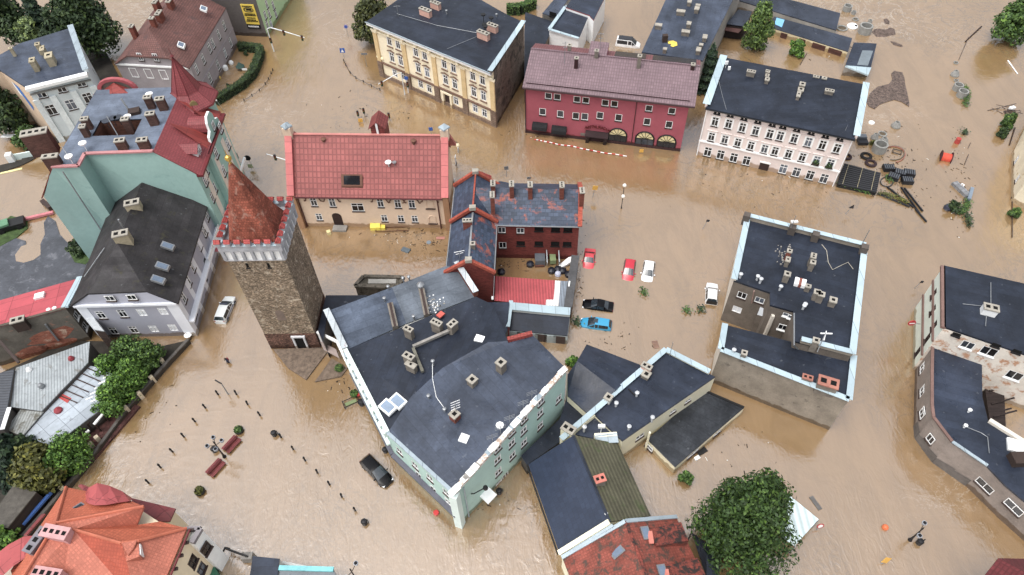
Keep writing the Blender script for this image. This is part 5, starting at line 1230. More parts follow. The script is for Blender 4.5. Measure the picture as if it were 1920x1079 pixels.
# ------------------------------------------------------------------ walled yard of the gaol: red canopy, garages, yard wall
def build_yard():
 X = Bld('canopy', 'lean-to canopy of red corrugated sheets with a grey sheet strip', 'canopy', xy(G(995, 545)))
 RC_ = M('red_corrugated', (172, 66, 72), .5, 'corr', p=(.75,), rgb2=(170, 52, 56), amt=.62); GC = M('grey_corrugated', (118, 128, 140), .5, 'corr', p=(.75,))
 WC = M('white_corrugated', (220, 218, 216), .5, 'corr', p=(.75,))
 z0, z1 = 2.6, 2.1
 p = lambda u, v: G(u, v, z0 + (z1 - z0) * (v - 517) / 60)
 X.part('red_sheets').slab([p(929, 518), p(1041, 526), p(1038, 562), p(1024, 562), p(1023, 573), p(927, 564)], .08, RC_)
 X.part('white_sheets').slab([p(1041, 526.1), p(1051, 527), p(1047, 574), p(1023.2, 573), p(1024, 562.2), p(1038, 562.2)], .08, WC); X.part('grey_sheets').slab([p(1051.1, 527), p(1068, 527.5), p(1060, 576), p(1047.2, 574)], .08, GC)
 m = X.part('frame'); m.bar(p(928, 519) + Vector((-.2, 0, .02)), p(926, 563) + Vector((-.2, 0, .02)), .3, .15, WHITE); m.bar(p(1068, 528), p(1060, 576), .2, .1, WHITE)
 for u, v in ((935, 520), (985, 523), (1038, 527), (1062, 529)): q = p(u, v); m.bar((q.x, q.y, -1), (q.x, q.y, q.z - .1), .15, .15, RUST, up=(1, 0, 0))
 X.done()
 X = Bld('yard_wall', 'dark thick yard wall beside the parked red car', 'wall', xy(G(1065, 520)))
 a, b = G(1079, 480, 2.4), G(1065, 577, 2.4); X.part('wall').bar((a.x, a.y, -1), (b.x, b.y, -1), 1.0, 3.4, M('dark_brick_wall', (84, 62, 56), .9, 'brick', var=.3)); X.part('coping').bar((a.x, a.y, 2.402), (b.x, b.y, 2.402), 1.15, .12, M('dark_coping', (78, 78, 80), .85, var=.3)); X.done()
 X = Bld('garage_row', 'low garage row with dark felt roof and long pale blue parapet', 'garage', xy(G(1010, 605)))
 zb, zf = 2.6, 1.9
 q = [G(955, 619, zf), G(1064, 630, zf), G(1069, 588, zb), G(961, 578, zb)]
 X.part('wall').prism([xy(p) for p in q], -1, [p.z - .15 for p in q], M('garage_wall', (170, 182, 186), .8)); X.roof(q, FELTB, .15)
 X.parapet(q[3], q[2], zb - .1, .5, 1.1, M('pale_wall', (206, 208, 204)), ZWHITE, 1.3)
 a, b = G(957, 563, 3.2), G(951, 617, 2.6); m = MB(); m.bar((a.x, a.y, -1), (b.x, b.y, -1), .5, 4.0, M('maroon_wall', (128, 66, 66), .85)); m.bar((a.x + .1, a.y, 3.003), (b.x + .1, b.y, 3.003), .55, .12, ZWHITE); X.extra('party_wall', m)
 for k in range(6):
  t = (k + .4) / 6.3; c = q[0] + (q[1] - q[0]) * t; d = (q[1] - q[0]); rz = math.atan2(d.y, d.x); m = MB(); m.box((c.x + .05, c.y - .06, -1), (1.6, .08, 2.6), SILL if k % 2 else M('grey_door', (150, 158, 160), .6), rz); X.extra('garage_door', m)
 X.done()
 X = Bld('valley_roof', 'small dark valley roof wedged between mint house and garage row', 'roof', xy(G(935, 600)))
 q = [G(912, 567, 3.4), G(955, 567, 3.4), G(951, 620, 3.0), G(945, 634, 3.0), G(925, 600, 3.4)]; X.part('wall').prism([xy(p) for p in q], -1, 3.0, MATS['dark_plaster']); X.roof(q, FELT, .15); X.done()
build_yard()

# ------------------------------------------------------------------ low cream buildings south east of the mint house
def build_annexes():
 CR = M('pale_cream_wall', (232, 226, 196), .85, var=.06, sc=.5)
 X = Bld('black_gable_house', 'low house with black felt gable roof in front of the car park', 'house', xy(G(1130, 705)))
 T = [G(1100, 646, 4.2), G(1207.5, 687, 4.2)]; R = [G(1082, 677, 5.6), G(1154, 732, 5.6)]; L = [G(1064, 703, 4.6), G(1064, 742, 4.0), G(1104, 778, 4.0)]
 X.roof([T[0], T[1], R[1], R[0]], FELT, .2, ang=-.5); X.roof([R[0], R[1], L[2], L[1], L[0]], FELT, .2, ang=-.5)
 X.part('wall').prism([xy(T[0]), xy(T[1]), xy(R[1]), xy(L[2]), xy(L[1]), xy(L[0]), xy(R[0])], -1, [4.0, 4.0, 5.3, 3.8, 3.8, 4.3, 5.3], CR); X.done()
 X = Bld('flat_annex', 'cream walled workshop with flat black roof and pale blue parapets', 'workshop', xy(G(1225, 745)))
 z = 4.9; n, e, s, w = G(1248, 658, z), G(1337, 705, z), G(1167, 827, z), G(1114, 777, z); e2 = G(1341, 707, z)
 rz = math.atan2(e.y - n.y, e.x - n.x)
 X.roof([n, e, e2, s, w], FELT, .25, ang=rz)
 sw = (s, e2); X.wall(xy(s), xy(e2), -1, z - .24, CR, [(1200, 819, 1.3, .9, 'white'), (1262, 772, 1.0, .7, 'white'), (1290, 752, 1.0, .7, 'white')]); X.wall(xy(e2), xy(n), -1, z - .24, CR); X.wall(xy(n), xy(w), -1, z - .24, CR); X.wall(xy(w), xy(s), -1, z - .24, CR)
 X.parapet(xy(n), xy(G(1330, 700, z)), z, .3, .5, CR, ZWHITE, .75); f = G(1052, 826, z); X.parapet(xy(n), xy(f), z, .35, .45, CR, ZWHITE, .7)
 m = MB(); m.bar((w.x, w.y, -1), (f.x, f.y, -1), .4, z + 1, CR); X.extra('party_wall', m)
 X.chim(1066, 803, z - 1, 1.8, 1.5, 1.0, rz, 2, CR); X.chim(1213, 686, z, 1.1, 1.2, .7, rz, 2, M('salmon_chimney', (206, 158, 140))); X.chim(1212, 701, z, .7, .9, .9, rz, 1); X.chim(1141, 744, z, 1.0, .8, .8, rz, 1, M('pale_wall', (206, 208, 204)))
 for u, v in ((1195, 736), (1156, 755), (1224, 782), (1180, 799), (1096, 800)): X.vent(u, v, z, .9, .14, M('pale_flue', (190, 194, 198)))
 m = MB(); c = G(1262, 642, z + 3); m.tube([(c.x, c.y, z), (c.x, c.y, z + 3)], .04, STEEL); m.bar(G(1178, 730, z), G(1191, 743, z), .12, .15, BLACK); c = G(1128, 800, z + 1.2); m.tube([(c.x, c.y, z - 1), (c.x, c.y, z + 1.3)], .05, WHITE); m.box((c.x, c.y, z + 1), (.8, .3, .5), WHITE); X.extra('antenna', m)
 q = [G(1114, 779, 4.3), G(1150, 815, 4.3), G(1158, 832, 4.3), G(1078, 815, 4.3)]; X.part('lower_roof').slab(q, .2, FELT); X.part('wall').prism([xy(p) for p in q], -1, 4.0, CR)
 m = MB(); a, b = G(1115, 815, 5.4), G(1157, 812, 5.4); m.bar((a.x, a.y, 3), (b.x, b.y, 3), .5, 2.2, CR); m.slab([G(1114, 817, 5.3), G(1157, 812, 5.3), G(1160, 830, 4.8), G(1120, 831, 4.8)], .1, ZINC); X.extra('zinc_upstand', m)
 x = MB(); a = G(1205, 845); x.tube([(a.x + .3, a.y, 4.6), (a.x + .3, a.y, -1)], .14, CR); X.extra('downpipe', x)
 X.done()
 X = Bld('dark_roofed_wing', 'long low cream wing with wet black roof dipping into the flood', 'shed', xy(G(1305, 805)))
 z = 1.7; q = [G(1214, 824, z), G(1266, 876, z), G(1395, 765, z), G(1318, 732, z)]
 X.wall(xy(q[0]), xy(q[1]), -1, z - .15, CR, [(1218, 838, 1.2, .8, 'white')]); X.wall(xy(q[1]), xy(q[2]), -1, z - .15, CR, [(1300, 850, 2.0, .8, 'white'), (1345, 812, 1.4, .7, 'white')]); X.wall(xy(q[2]), xy(q[3]), -1, z - .15, CR); X.wall(xy(q[3]), xy(q[0]), -1, z - .15, CR)
 X.roof(q, M('wet_black_felt', (44, 47, 52), .3, 'felt', var=.35), .2, ang=rz)
 m = MB(); a, b = q[3], q[2]; m.bar(a, b, .3, .12, BLACK); X.extra('roof_edge', m); X.done()
 X = Bld('passage_roof', 'low black roof in the gap along the windowed mint wall', 'roof', xy(G(1035, 810)))
 q = [G(1064, 742, 2.6), G(1104, 778, 2.6), G(1054, 826, 2.6), G(988, 872, 2.6), G(977, 855, 2.6), G(1050, 785, 2.6)]
 X.part('wall').prism([xy(p) for p in q], -1, 2.4, MATS['dark_plaster']); X.roof(q, FELTB, .2, ang=rz); X.done()
 # blue shingled gable house
 X = Bld('blue_shingle_house', 'cream house with blue shingle slope on one side and mossy corrugated sheet on the other', 'house', xy(G(1100, 920)))
 SHN = M('blue_bitumen_shingle', (44, 54, 74), .3, 'slate', var=.12, p=(.62, .55, .1), bump=.3); MOS = M('mossy_corrugated', (88, 86, 66), .85, 'corr', p=(.62, 1), var=.25, rgb2=(74, 84, 50), amt=.55)
 zw, zr, ze = 3.4, 7.0, 4.2
 w0, w1 = G(990.6, 871, zw), G(1049, 1037.6, zw); r0, r1 = G(1075, 816.5, zr), G(1143.5, 979, zr); e0, e1 = G(1159, 832, ze), G(1220, 967, ze)
 X.roof([w0, w1, r1, r0], SHN, .2); X.roof([r0, r1, e1, e0], MOS, .2)
 ins = lambda p, q: (p.x + (q.x - p.x) * .04, p.y + (q.y - p.y) * .04)
 W0, W1, E0, E1 = ins(w0, e0), ins(w1, e1), ins(e0, w0), ins(e1, w1)
 X.wall(W0, W1, -1, zw - .2, CR, [(1001, 920, .9, 1.1, 'brown'), (1014, 962, .9, 1.1, 'brown'), (1027, 1002, .9, 1.1, 'brown')]); X.wall(W1, E1, -1, 3.2, CR); X.wall(E1, E0, -1, ze - .2, CR); X.wall(E0, W0, -1, 3.2, CR)
 X.part('wall').face([(*W1, 3.2), (*E1, 3.2), (*E1, ze - .2), (r1.x, r1.y, zr - .2)], CR); X.part('wall').face([(*E0, 3.2), (*W0, 3.2), (r0.x, r0.y, zr - .2), (*E0, ze - .2)], CR)
 X.parapet(xy(w1), xy(r1), zw, .3, .55, CR, None, zb=zr); m = MB(); m.bar(w1 + Vector((.35, -.35, -.1)), r1 + Vector((.35, -.35, -.1)), .3, .25, ZINC); X.extra('flashing', m)
 m = MB(); m.bar(r0 - Vector((0, 0, .02)), r1 - Vector((0, 0, .02)), .25, .1, FELTB); X.extra('ridge', m); m = MB(); m.tube([w0 + Vector((-.15, -.1, -.15)), w1 + Vector((-.15, -.1, -.15))], .1, BLACK); X.extra('gutter', m)
 X.chim(1125, 897, 6.4, 1.4, 1.1, .8, math.atan2(r1.y - r0.y, r1.x - r0.x) + math.pi / 2, 2, CHIM, M('salmon_cap', (196, 112, 96), .8)); X.vent(1137, 963, 6.6, .4, .1, WHITE); X.done()
 # mossy red tile house
 X = Bld('mossy_tile_house', 'house with mossy rust red tile roof, dormers and roof windows at the bottom edge', 'house', xy(G(1190, 1040)))
 MT = M('mossy_red_tile', (142, 70, 56), .85, 'tile', var=.3, sc=.7, p=(.3, .34, .8), rgb2=(80, 62, 54), amt=.5); MT2 = M('mossy_red_tile_dark', (130, 58, 46), .85, 'tile', var=.3, sc=.8, p=(.3, .34, .8), rgb2=(48, 38, 36), amt=.46)
 zr, zw, ze = 7.4, 3.6, 4.4
 r0, r1 = G(1172.7, 978, zr), G(1232, 1130, zr); w0, w1 = G(1054.5, 1046, zw), G(1095, 1150, zw); e0, e1 = G(1268, 970, ze), G(1345, 1140, ze)
 X.roof([w0, w1, r1, r0], MT, .2); X.roof([r0, r1, e1, e0], MT, .2)
 X.part('wall').prism([xy(w0), xy(w1), xy(e1), xy(e0)], -1, 3.3, CR); X.part('wall').face([w0, e0, r0], CR)
 m = MB(); m.bar(r0 - Vector((0, 0, .02)), r1 - Vector((0, 0, .02)), .3, .12, MT2); X.extra('ridge', m); m = MB(); m.bar(w0, r0, .4, .2, ZINC); m.bar(r0, e0, .4, .2, ZINC); X.extra('verge_flashing', m)
 for (u, v), (u2, v2), (u3, v3), (u4, v4) in (((1216, 993), (1277, 979), (1291, 1014), (1231, 1024)), ((1246, 1063), (1308, 1046), (1328, 1090), (1262, 1098))):
  zt, zl = 6.7, 6.0; q = [G(u, v, zt), G(u2, v2, zl), G(u3, v3, zl), G(u4, v4, zt)]; mm = MB(); mm.slab(q, .2, MT2); mm.prism([xy(p) for p in q], 3.5, [zt - .2, zl - .2, zl - .2, zt - .2], MATS['mossy_red_tile']); dm = X.extra('dormer', mm)
  mm = MB(); mm.box((q[0].x * .5 + q[3].x * .5 - .2, q[0].y * .5 + q[3].y * .5, 6.7), (.5, 1.3, .15), M('salmon_cap', (196, 112, 96))); X.extra('dormer_verge', mm, dm)
 for u, v in ((1211, 998), (1242, 1070)): X.skylight(u, v + 2, 6.75, .9, 1.3, rad(12), (-.35, .1), None, None)
 X.skylight(1157, 1036, 6.35, 1.3, .9, rad(30), (.75, -.1)); m = MB(); c = G(1147, 1043, 6.2); X.done()
 # white canopy under the tree; dark pyramid roof
 X = Bld('white_canopy', 'white corrugated canopy roof by the big tree', 'canopy', xy(G(1490, 975)))
 z = 2.6; q = [G(1478, 927, z), G(1535, 974, z - .3), G(1490, 1024, z - .3), G(1425, 980, z)]; X.roof(q, M('white_ribbed_sheet', (206, 226, 228), .5, 'corr', p=(.4,), var=.08), .1)
 for p in q: m = MB(); m.bar((p.x * .97 + q[0].x * .03, p.y, -1), (p.x * .97 + q[0].x * .03, p.y, p.z - .1), .12, .12, STEEL, up=(1, 0, 0)); X.extra('post', m)
 X.done()
 X = Bld('pyramid_roof', 'dark blue pointed shelter roof between the mossy house and the tree', 'shelter', xy(G(1325, 1040)))
 z = 2.4; q = [G(1296, 998, z), G(1356, 1040, z), G(1345, 1082, z), G(1325, 1085, z)]; top = G(1325, 1040, 4); m = X.part('roof')
 for i in range(4): m.face([q[i], q[(i + 1) % 4], top][::-1], FELT)
 for p in q: m2 = MB(); m2.bar((p.x * .99 + top.x * .01, p.y, -1), (p.x * .99 + top.x * .01, p.y, p.z), .12, .12, BLACK, up=(1, 0, 0)); X.extra('post', m2)
 X.done()
build_annexes()
# ------------------------------------------------------------------ top left: grey house, green building with billboard, white flats
def build_topleft():
 GR = M('grey_lilac_render', (156, 148, 152), .9, var=.1, sc=.4); BRT = M('brown_tile', (112, 74, 68), .8, 'tile', var=.25, sc=.35, p=(.36, .42), rgb2=(86, 62, 60), amt=.55)
 B = Bld('grey_house', 'grey rendered house with weathered brown tile half hipped roof and small hedged garden', 'house', (-61, 124))
 ze, zr = 8.0, 12.2
 SE, SW = Vector((-56.4, 113.3, 0)), Vector((-70.6, 115.6, 0)); NE, NW = Vector((-54.6, 133.6, 0)), Vector((-68.8, 135.9, 0))
 up = px([(1510, 172), (1475, 235), (1435, 293), (1412, 325), (1370, 400), (1325, 465)], 0, 0); lo = px([(1555, 288), (1518, 357), (1470, 440), (1416, 527), (1380, 590)], 0, 0)
 B.wall(xy(SE), xy(NE), -1, ze - .1, GR, [(u, v, 1.0, 1.9, 'white') for u, v in up + lo])
 B.wall(xy(SW), xy(SE), -1, ze - .1, GR, []); B.wall(xy(NE), xy(NW), -1, ze - .1, GR); B.wall(xy(NW), xy(SW), -1, ze - .1, GR)
 RS = G(278, 53, zr); RN = (NE + NW) / 2; RN.z = zr
 ridge = Vector(((SE.x + SW.x) / 2, (SE.y + SW.y) / 2, 0)); hipz = 9.9
 dS = (SE - SW); t = (ze, hipz)
 fr = (hipz - ze) / (zr - ze) * .5
 H1 = SW + dS * fr; H2 = SE - dS * fr; H1.z = H2.z = hipz
 o = (SE - NE).normalized() * .4
 a = lambda p, z: Vector((p.x, p.y, z))
 B.roof([a(SE, ze) + o, a(NE, ze), RN, RS, H2 + o], BRT, .2); B.roof([a(SW, ze) + o, a(NW, ze), RN, RS, H1 + o], BRT, .2); B.roof([H1 + o, H2 + o, RS], BRT, .2)
 W = B.part('wall'); W.face([a(SW, ze - .1), a(SE, ze - .1), H2 - Vector((0, 0, .2)), H1 - Vector((0, 0, .2))], GR)
 rz = math.atan2(dS.y, dS.x); nS = Vector((dS.y, -dS.x, 0)).normalized()
 for u, v in px([(945, 380), (1050, 385)], 0, 0): x, z = GP(u, v, SW, SE); p = SW + dS.normalized() * x; window(B.root, Vector((p.x, p.y, z - .8)) - B.o, rz, .9, 1.5, 'white', .15)
 for u, v in px([(905, 493), (1005, 500), (1105, 507)], 0, 0):
  x, z = GP(u, v, SW, SE); p = SW + dS.normalized() * x; m = MB()
  for sx in (-.65, .65): q = p + dS.normalized() * sx + nS * .03; m.box((q.x, q.y, z - .9), (.1, .08, 1.9), WHITE, rz)
  for zz in (z - .9, z + .95): m.box((p.x + nS.x * .035, p.y + nS.y * .035, zz), (1.4, .08, .1), WHITE, rz)
  B.extra('blind_window', m)
 m = MB(); m.bar(a(SW, ze - .3) + nS * .1, a(SE, ze - .3) + nS * .1, .3, .3, WHITE); m.bar(a(SE, 3.6) - Vector((-.05, 0, 0)), a(NE, 3.6), .2, .2, GR); m.bar(a(SW, 2.6) + nS * .05, a(SE, 2.6) + nS * .05, .2, .15, GR); B.extra('string_course', m)
 rr = math.atan2((NE - SE).y, (NE - SE).x)
 for u, v, zr_, w1 in ((245, 48, 10.5, 1.0), (296, 23, 11.6, 1.7), (283, 33, 11.8, .8), (290, 2, 11.6, 1.5), (316, 0, 11.5, 1.5)): B.chim(u, v, zr_, 1.8, w1, .8, rr, 2, BRICKR)
 sl = (zr - ze) / 7.2
 for u, v, z in ((340, 85, 9.9), (382, 17, 10.4)): B.skylight(u, v, z, 1.0, 1.4, rr + math.pi / 2 + .15, (-sl, 0), WHITE)
 B.done()
 B = Bld('green_house', 'pale green house at the top edge with dark grey side wall carrying a yellow billboard', 'house', (-52, 142))
 GS = M('dark_grey_side_wall', (96, 90, 88), .9, var=.15, sc=.3); PG = M('pale_green_front', (170, 204, 152), .85, var=.06)
 a_, b_ = G(440, 66), G(502, 69.5); a_ = Vector((a_.x - 6, a_.y + .8, 0)); d = (b_ - a_).normalized(); n = Vector((-d.y, d.x, 0))
 B.wall(xy(a_), xy(b_), -1, 12, GS); c_ = b_ + n * 22
 B.wall(xy(b_), xy(c_), -1, 12, PG, [(u, v, 1, 1.7, 'white') for u, v in ((500, 8), (505, 26), (508, 45), (512, 10), (517, 26), (497, 28), (501, 46))]); e_ = a_ + n * 22; B.wall(xy(c_), xy(e_), -1, 12, PG); B.wall(xy(e_), xy(a_), -1, 12, GS)
 B.roof([(*xy(a_), 12.1), (*xy(b_), 12.1), (*xy(c_), 12.1), (*xy(e_), 12.1)], FELT, .2); B.done()
 # billboard on the side wall
 x0, z0 = GP(463, 44.5, a_, b_); x1, z1 = GP(487, 44.5, a_, b_); _, zt = GP(462, 8, a_, b_); w_, h_ = abs(x1 - x0), abs(zt - z0)
 c = a_ + d * ((x0 + x1) / 2); rz = math.atan2(d.y, d.x); nn = Vector((d.y, -d.x, 0))
 T = thing('billboard', 'yellow advertising billboard with black lettering and a black foot strip', 'billboard', (c.x + nn.x * .1, c.y + nn.y * .1, z0), rz)
 m = MB(); m.box((0, 0, 0), (w_, .12, h_), M('billboard_yellow', (236, 204, 40), .5, var=.05)); m.build('panel', T); m = MB(); m.box((0, -.02, -1.0), (w_, .12, .95), BLACK); m.build('foot_strip', T)
 m = MB(); IN = M('billboard_ink', (30, 28, 22), .6)

 m.tube([(-.8 + .0, -.09, h_ * .74)] + [(1.0 * math.cos(t) * -1, -.09, h_ * .74 + .45 * math.sin(t)) for t in [math.pi * 2 * k / 14 for k in range(15)]], .09, IN, 4); m.box((.1, -.09, h_ * .70), (1.1, .06, .4), IN)
 m.build('emblem', T)
 for zz, ww in ((.88, .8), (.5, .75), (.43, .85), (.3, .6), (.2, .7), (.13, .85)):
  k = 0; x = -w_ * ww / 2
  rnd = random.Random(int(zz * 100)); m = MB()
  while x < w_ * ww / 2 - .1:
   l = rnd.uniform(.12, .3); m.box((x + l / 2, -.09, h_ * zz), (l, .06, .22), IN); x += l + .08
  m.build('lettering', T)
 m = MB(); x = -w_ * .4
 rnd = random.Random(9)
 while x < w_ * .4: l = rnd.uniform(.1, .2); m.box((x + l / 2, -.1, -.65), (l, .06, .3), WHITE); x += l + .08
 m.build('phone_number', T)
 # flats
 B = Bld('white_flats', 'white grey apartment block with grey felt roof and beige side wall at the left edge', 'building', (-78, 112))
 FW = M('blue_white_render', (198, 208, 212), .85, var=.05, sc=.4); BE = M('beige_side_wall', (206, 180, 152), .9, var=.1)
 z = 11.5; g = lambda u, v: G(u, v, z)
 fl, fr_, br, bl, ll = g(48, 164), g(163, 136), g(134, 52), g(36, 82), g(0, 103); l2 = g(-40, 140)
 B.roof([l2, g(0, 132), fl, fr_, br, bl, ll], FELTG, .3, ang=.3)
 top = px([(280, 565), (548, 490), (810, 415)], 40, 100, 7.19); mid = px([(405, 765), (670, 695), (900, 605)], 40, 100, 7.19)
 wins = [(u + s_ * 4, v - s_ * 1, .75, .95, 'white') for u, v in top for s_ in (-1, 1)] + [(u, v, 1.5, 2.0, 'white') for u, v in mid]
 B.wall(xy(fl), xy(fr_), -1, z - .3, FW, wins); B.wall(xy(fr_), xy(br), -1, z - .3, FW, [(161, 105, .8, 1.2, 'dark'), (176, 135, .8, 1.2, 'dark')]); B.wall(xy(g(0, 132)), xy(fl), -1, z - .3, BE); B.wall(xy(l2), xy(g(0, 132)), -1, z - .3, BE)
 B.wall(xy(br), xy(bl), -1, z - .3, FW); B.wall(xy(bl), xy(ll), -1, z - .3, FW)
 B.parapet(xy(fr_), xy(br), z, .5, .7, FW, ZINC, 1.0); d = (fr_ - fl).normalized(); nn = Vector((d.y, -d.x, 0)); rz = math.atan2(d.y, d.x)
 m = MB(); m.bar(fl + nn * .5 - Vector((0, 0, .35)), fr_ + nn * .5 - Vector((0, 0, .35)), 1.0, .5, WHITE); m.bar(fl + nn * .15 - Vector((0, 0, 1.5)), fr_ + nn * .15 - Vector((0, 0, 1.5)), .3, .25, M('grey_frieze', (120, 120, 118), .9)); B.extra('cornice', m)
 L = (fr_ - fl).length
 for t in (.03, .30, .64, .97): p = fl + d * L * t + nn * .1; m = MB(); m.box((p.x, p.y, -1), (1.0, .25, z - 1.6), M('pale_pilaster', (212, 220, 222), .85), rz); B.extra('pilaster', m)
 dB = (fl - g(0, 132)).normalized(); nB = Vector((dB.y, -dB.x, 0)); m = MB()
 q = [g(0, 132) + dB * k + nB * .05 - Vector((0, 0, zz)) for k, zz in ((3.2, 1.2), (4.6, 1.6), (5.6, 5.2), (4.6, 6.4), (3.9, 3.8))]; m.face(q[::-1], M('mural_blue', (60, 120, 200), .7)); m.face([p - Vector((0, 0, 0)) + nB * .03 for p in (q[0] + dB * -.6, q[0], q[4], q[4] - dB * 1.0)], WHITE); B.extra('wall_mural', m)
 for u, v, hh, w1, d1, n_ in ((69, 82, 2.0, .7, .9, 1), (59, 112, 2.0, .8, 1.4, 1), (90, 103, 1.8, 1.1, 1.8, 1), (19, 90, 1.6, .5, .5, 1), (78, 90, 1.6, .6, 1.6, 1)): B.chim(u, v, z, hh, w1, d1, rad(20), n_, M('buff_chimney', (168, 156, 128), .9, var=.25), M('buff_chimney', (168, 156, 128)))
 B.done()
build_topleft()

# ------------------------------------------------------------------ mint and red corner tenement, left of the tower
def build_mint22():
 MINT = M('mint_firewall', (146, 184, 177), .85, var=.08, sc=.2, rgb2=(132, 170, 164), amt=.6, bump=.15); MF = M('mint_front', (150, 192, 184), .85, var=.06); PK = M('pale_panel', (222, 212, 200), .85, var=.06)
 RED = M('red_tile_sheet', (142, 62, 66), .6, 'tile', var=.12, sc=.3, p=(.32, .36, .75)); RE2 = M('bright_red_sheet', (140, 52, 46), .5, 'sheet', var=.12, p=(.8, 6)); DR = M('dark_red_trim', (108, 34, 40), .5)
 GRY = M('slate_grey_felt', (86, 96, 112), .5, 'felt', var=.2)
 B = Bld('red_turret_tenement', 'tall mint tenement with red mansard roof, corner turret and blank mint firewall', 'building', (-54, 85))
 zt, ze = 17.5, 14.0
 xE, xR, xW, xL = -43.9, -48.8, -61.8, -64.3
 yS, yS2, yN = 78.2, 75.6, 93.2
 xF = -58.2
 # walls
 def fw(pts): B.part('wall').face(pts, MINT)
 fw([(xF, yS, -1), (xE, yS - 1.1, -1), (xE, yS - 1.1, ze), (xR, yS, zt), (xF, yS, zt)])
 fw([(xL, yS2 - 1.6, -1), (xF, yS2, -1), (xF, yS2, zt), (xW, yS2, zt), (xL, yS2 - 1.6, ze - .4)])
 fw([(xF, yS2, -1), (xF, yS, -1), (xF, yS, zt), (xF, yS2, zt)])
 ew = [(u, v, 1.1, 1.7, 'white') for u, v in px([(1000, 175), (1125, 455), (930, 600), (1062, 900), (775, 900), (740, 1010)], 300, 220, 8.99)] + [(u, v, 1.1, 1.7, 'white') for u, v in px([(690, 65), (850, 190), (815, 320)], 300, 330, 8.3)]
 B.wall((xE, yS - 1.1), (xE - .2, 91.5), -1, ze, MF, ew); B.wall((xE - 1.5, yN), (xW, yN), -1, zt - .3, MF); B.wall((xW, yN), (xL, yN), -1, ze, MF); B.wall((xL, yN), (xL, yS2 - 1.6), -1, ze - .4, MF)
 # roofs: flat felt round a light well, mansards
 w = (-58.6, 82.0, -52.6, 85.6)
 for q in ([(xW, yS2), (xF, yS2), (xF, yS), (w[0], yS), (w[0], yN), (xW, yN)], [(w[0], yS), (xR, yS), (xR, w[1]), (w[0], w[1])], [(w[0], w[3]), (xR, w[3]), (xR, 90.6), (-50.6, yN), (w[0], yN)], [(w[2], w[1]), (xR, w[1]), (xR, w[3]), (w[2], w[3])]):
  B.roof([(x, y, zt) for x, y in q], GRY, .25, ang=.1)
 m = MB(); BW = M('brown_well_brick', (104, 66, 52), .9, 'brick', var=.3)
 cor = [(w[0], w[1]), (w[2], w[1]), (w[2], w[3]), (w[0], w[3])]
 for i in range(4): a, b = cor[i], cor[(i + 1) % 4]; m.face([(*b, 6), (*a, 6), (*a, zt - .1), (*b, zt - .1)], BW)
 m.face([(*p, 6) for p in cor], HOLE); B.extra('light_well', m)
 B.roof([(xE - .0 + .55, yS - 1.2, ze - .1), (xE + .4, 90.6, ze - .1), (xR, 90.6, zt + .02), (xR, yS - .1, zt + .02)], RED, .2)
 B.roof([(xL - .4, yS2 - 1.7, ze - .5), (xL - .4, yN, ze - .5), (xW, yN, zt + .02), (xW, yS2 - .05, zt + .02)], RE2, .2)
 m = MB(); m.bar((xE + .5, yS - 1.2, ze - .45), (xE + .4, yN - 2, ze - .45), .9, .35, DR); m.bar((xF, yS - .05, zt - .05), (xR, yS - .05, zt - .05), .5, .22, M('pink_coping', (190, 128, 130), .6)); m.bar((xW, yS2, zt - .05), (xF, yS2, zt - .05), .5, .22, MATS['pink_coping']); m.bar((xF, yS2, zt - .05), (xF, yS, zt - .05), .5, .22, MATS['pink_coping']); B.extra('cornice', m)
 # facade: risalit, pale strips, balconies
 m = MB(); m.prism([(xE - .02, 81.6), (xE + .75, 81.6), (xE + .7, 88.8), (xE - .02, 88.8)], -1, ze - .1, MF); B.extra('risalit', m)
 for u, v in px([(1000, 175), (1125, 455), (930, 600), (1062, 900)], 300, 220, 8.99):
  x, z = GP(u, v, (xE + .75, 81.6), (xE + .7, 88.8))
  if 0 < x < 7: window(B.root, Vector((xE + .75, 81.6 + x, z - .8)) - B.o, math.pi / 2, 1.1, 1.6, 'white', .15)
 for y0 in (79.4, 82.9, 86.9, 90.2):
  m = MB(); off = .76 if 81.6 < y0 < 88.8 else .03; m.box((xE + off, y0, 2.5), (.06, 1.2, 9.8), PK); B.extra('pale_panel', m)
 for y0 in (80.0, 85.2): m = MB(); m.box((xE + 1.0, y0, 3.4), (1.1, 2.6, .8), WHITE); B.extra('balcony', m)
 m = MB(); m.bar((xE + .15, yS - 1, 3.2), (xE + .15, yN, 3.2), .3, .4, WHITE); B.extra('string_course', m)
 # shaped front gable with barrel dormer, small dormers
 def gable(yc, h, wd, x):
  m = MB(); pr = [(-wd, ze - .2), (wd, ze - .2), (wd * .92, ze + .8), (wd * .55, ze + 1.2), (wd * .5, ze + h * .75), (wd * .25, ze + h), (-wd * .25, ze + h), (-wd * .5, ze + h * .75), (-wd * .55, ze + 1.2), (-wd * .92, ze + .8)]
  A_ = [(x, yc + p, q) for p, q in pr]; C_ = [(x - .35, yc + p, q) for p, q in pr]; m.face(A_, MF); m.face(C_[::-1], MF)
  for i in range(len(pr)): j = (i + 1) % len(pr); m.face([A_[j], A_[i], C_[i], C_[j]], WHITE)
  g_ = B.extra('shaped_gable', m); m = MB(); r = wd * .55
  for k in range(8):
   t0, t1 = math.pi * k / 8, math.pi * (k + 1) / 8; m.face([(x - .36, yc + r * math.cos(t0), ze + 1.0 + r * 1.1 * math.sin(t0)), (x - .36, yc + r * math.cos(t1), ze + 1.0 + r * 1.1 * math.sin(t1)), (x - 3.2, yc + r * math.cos(t1), ze + 1.0 + r * 1.1 * math.sin(t1)), (x - 3.2, yc + r * math.cos(t0), ze + 1.0 + r * 1.1 * math.sin(t0))], RED)
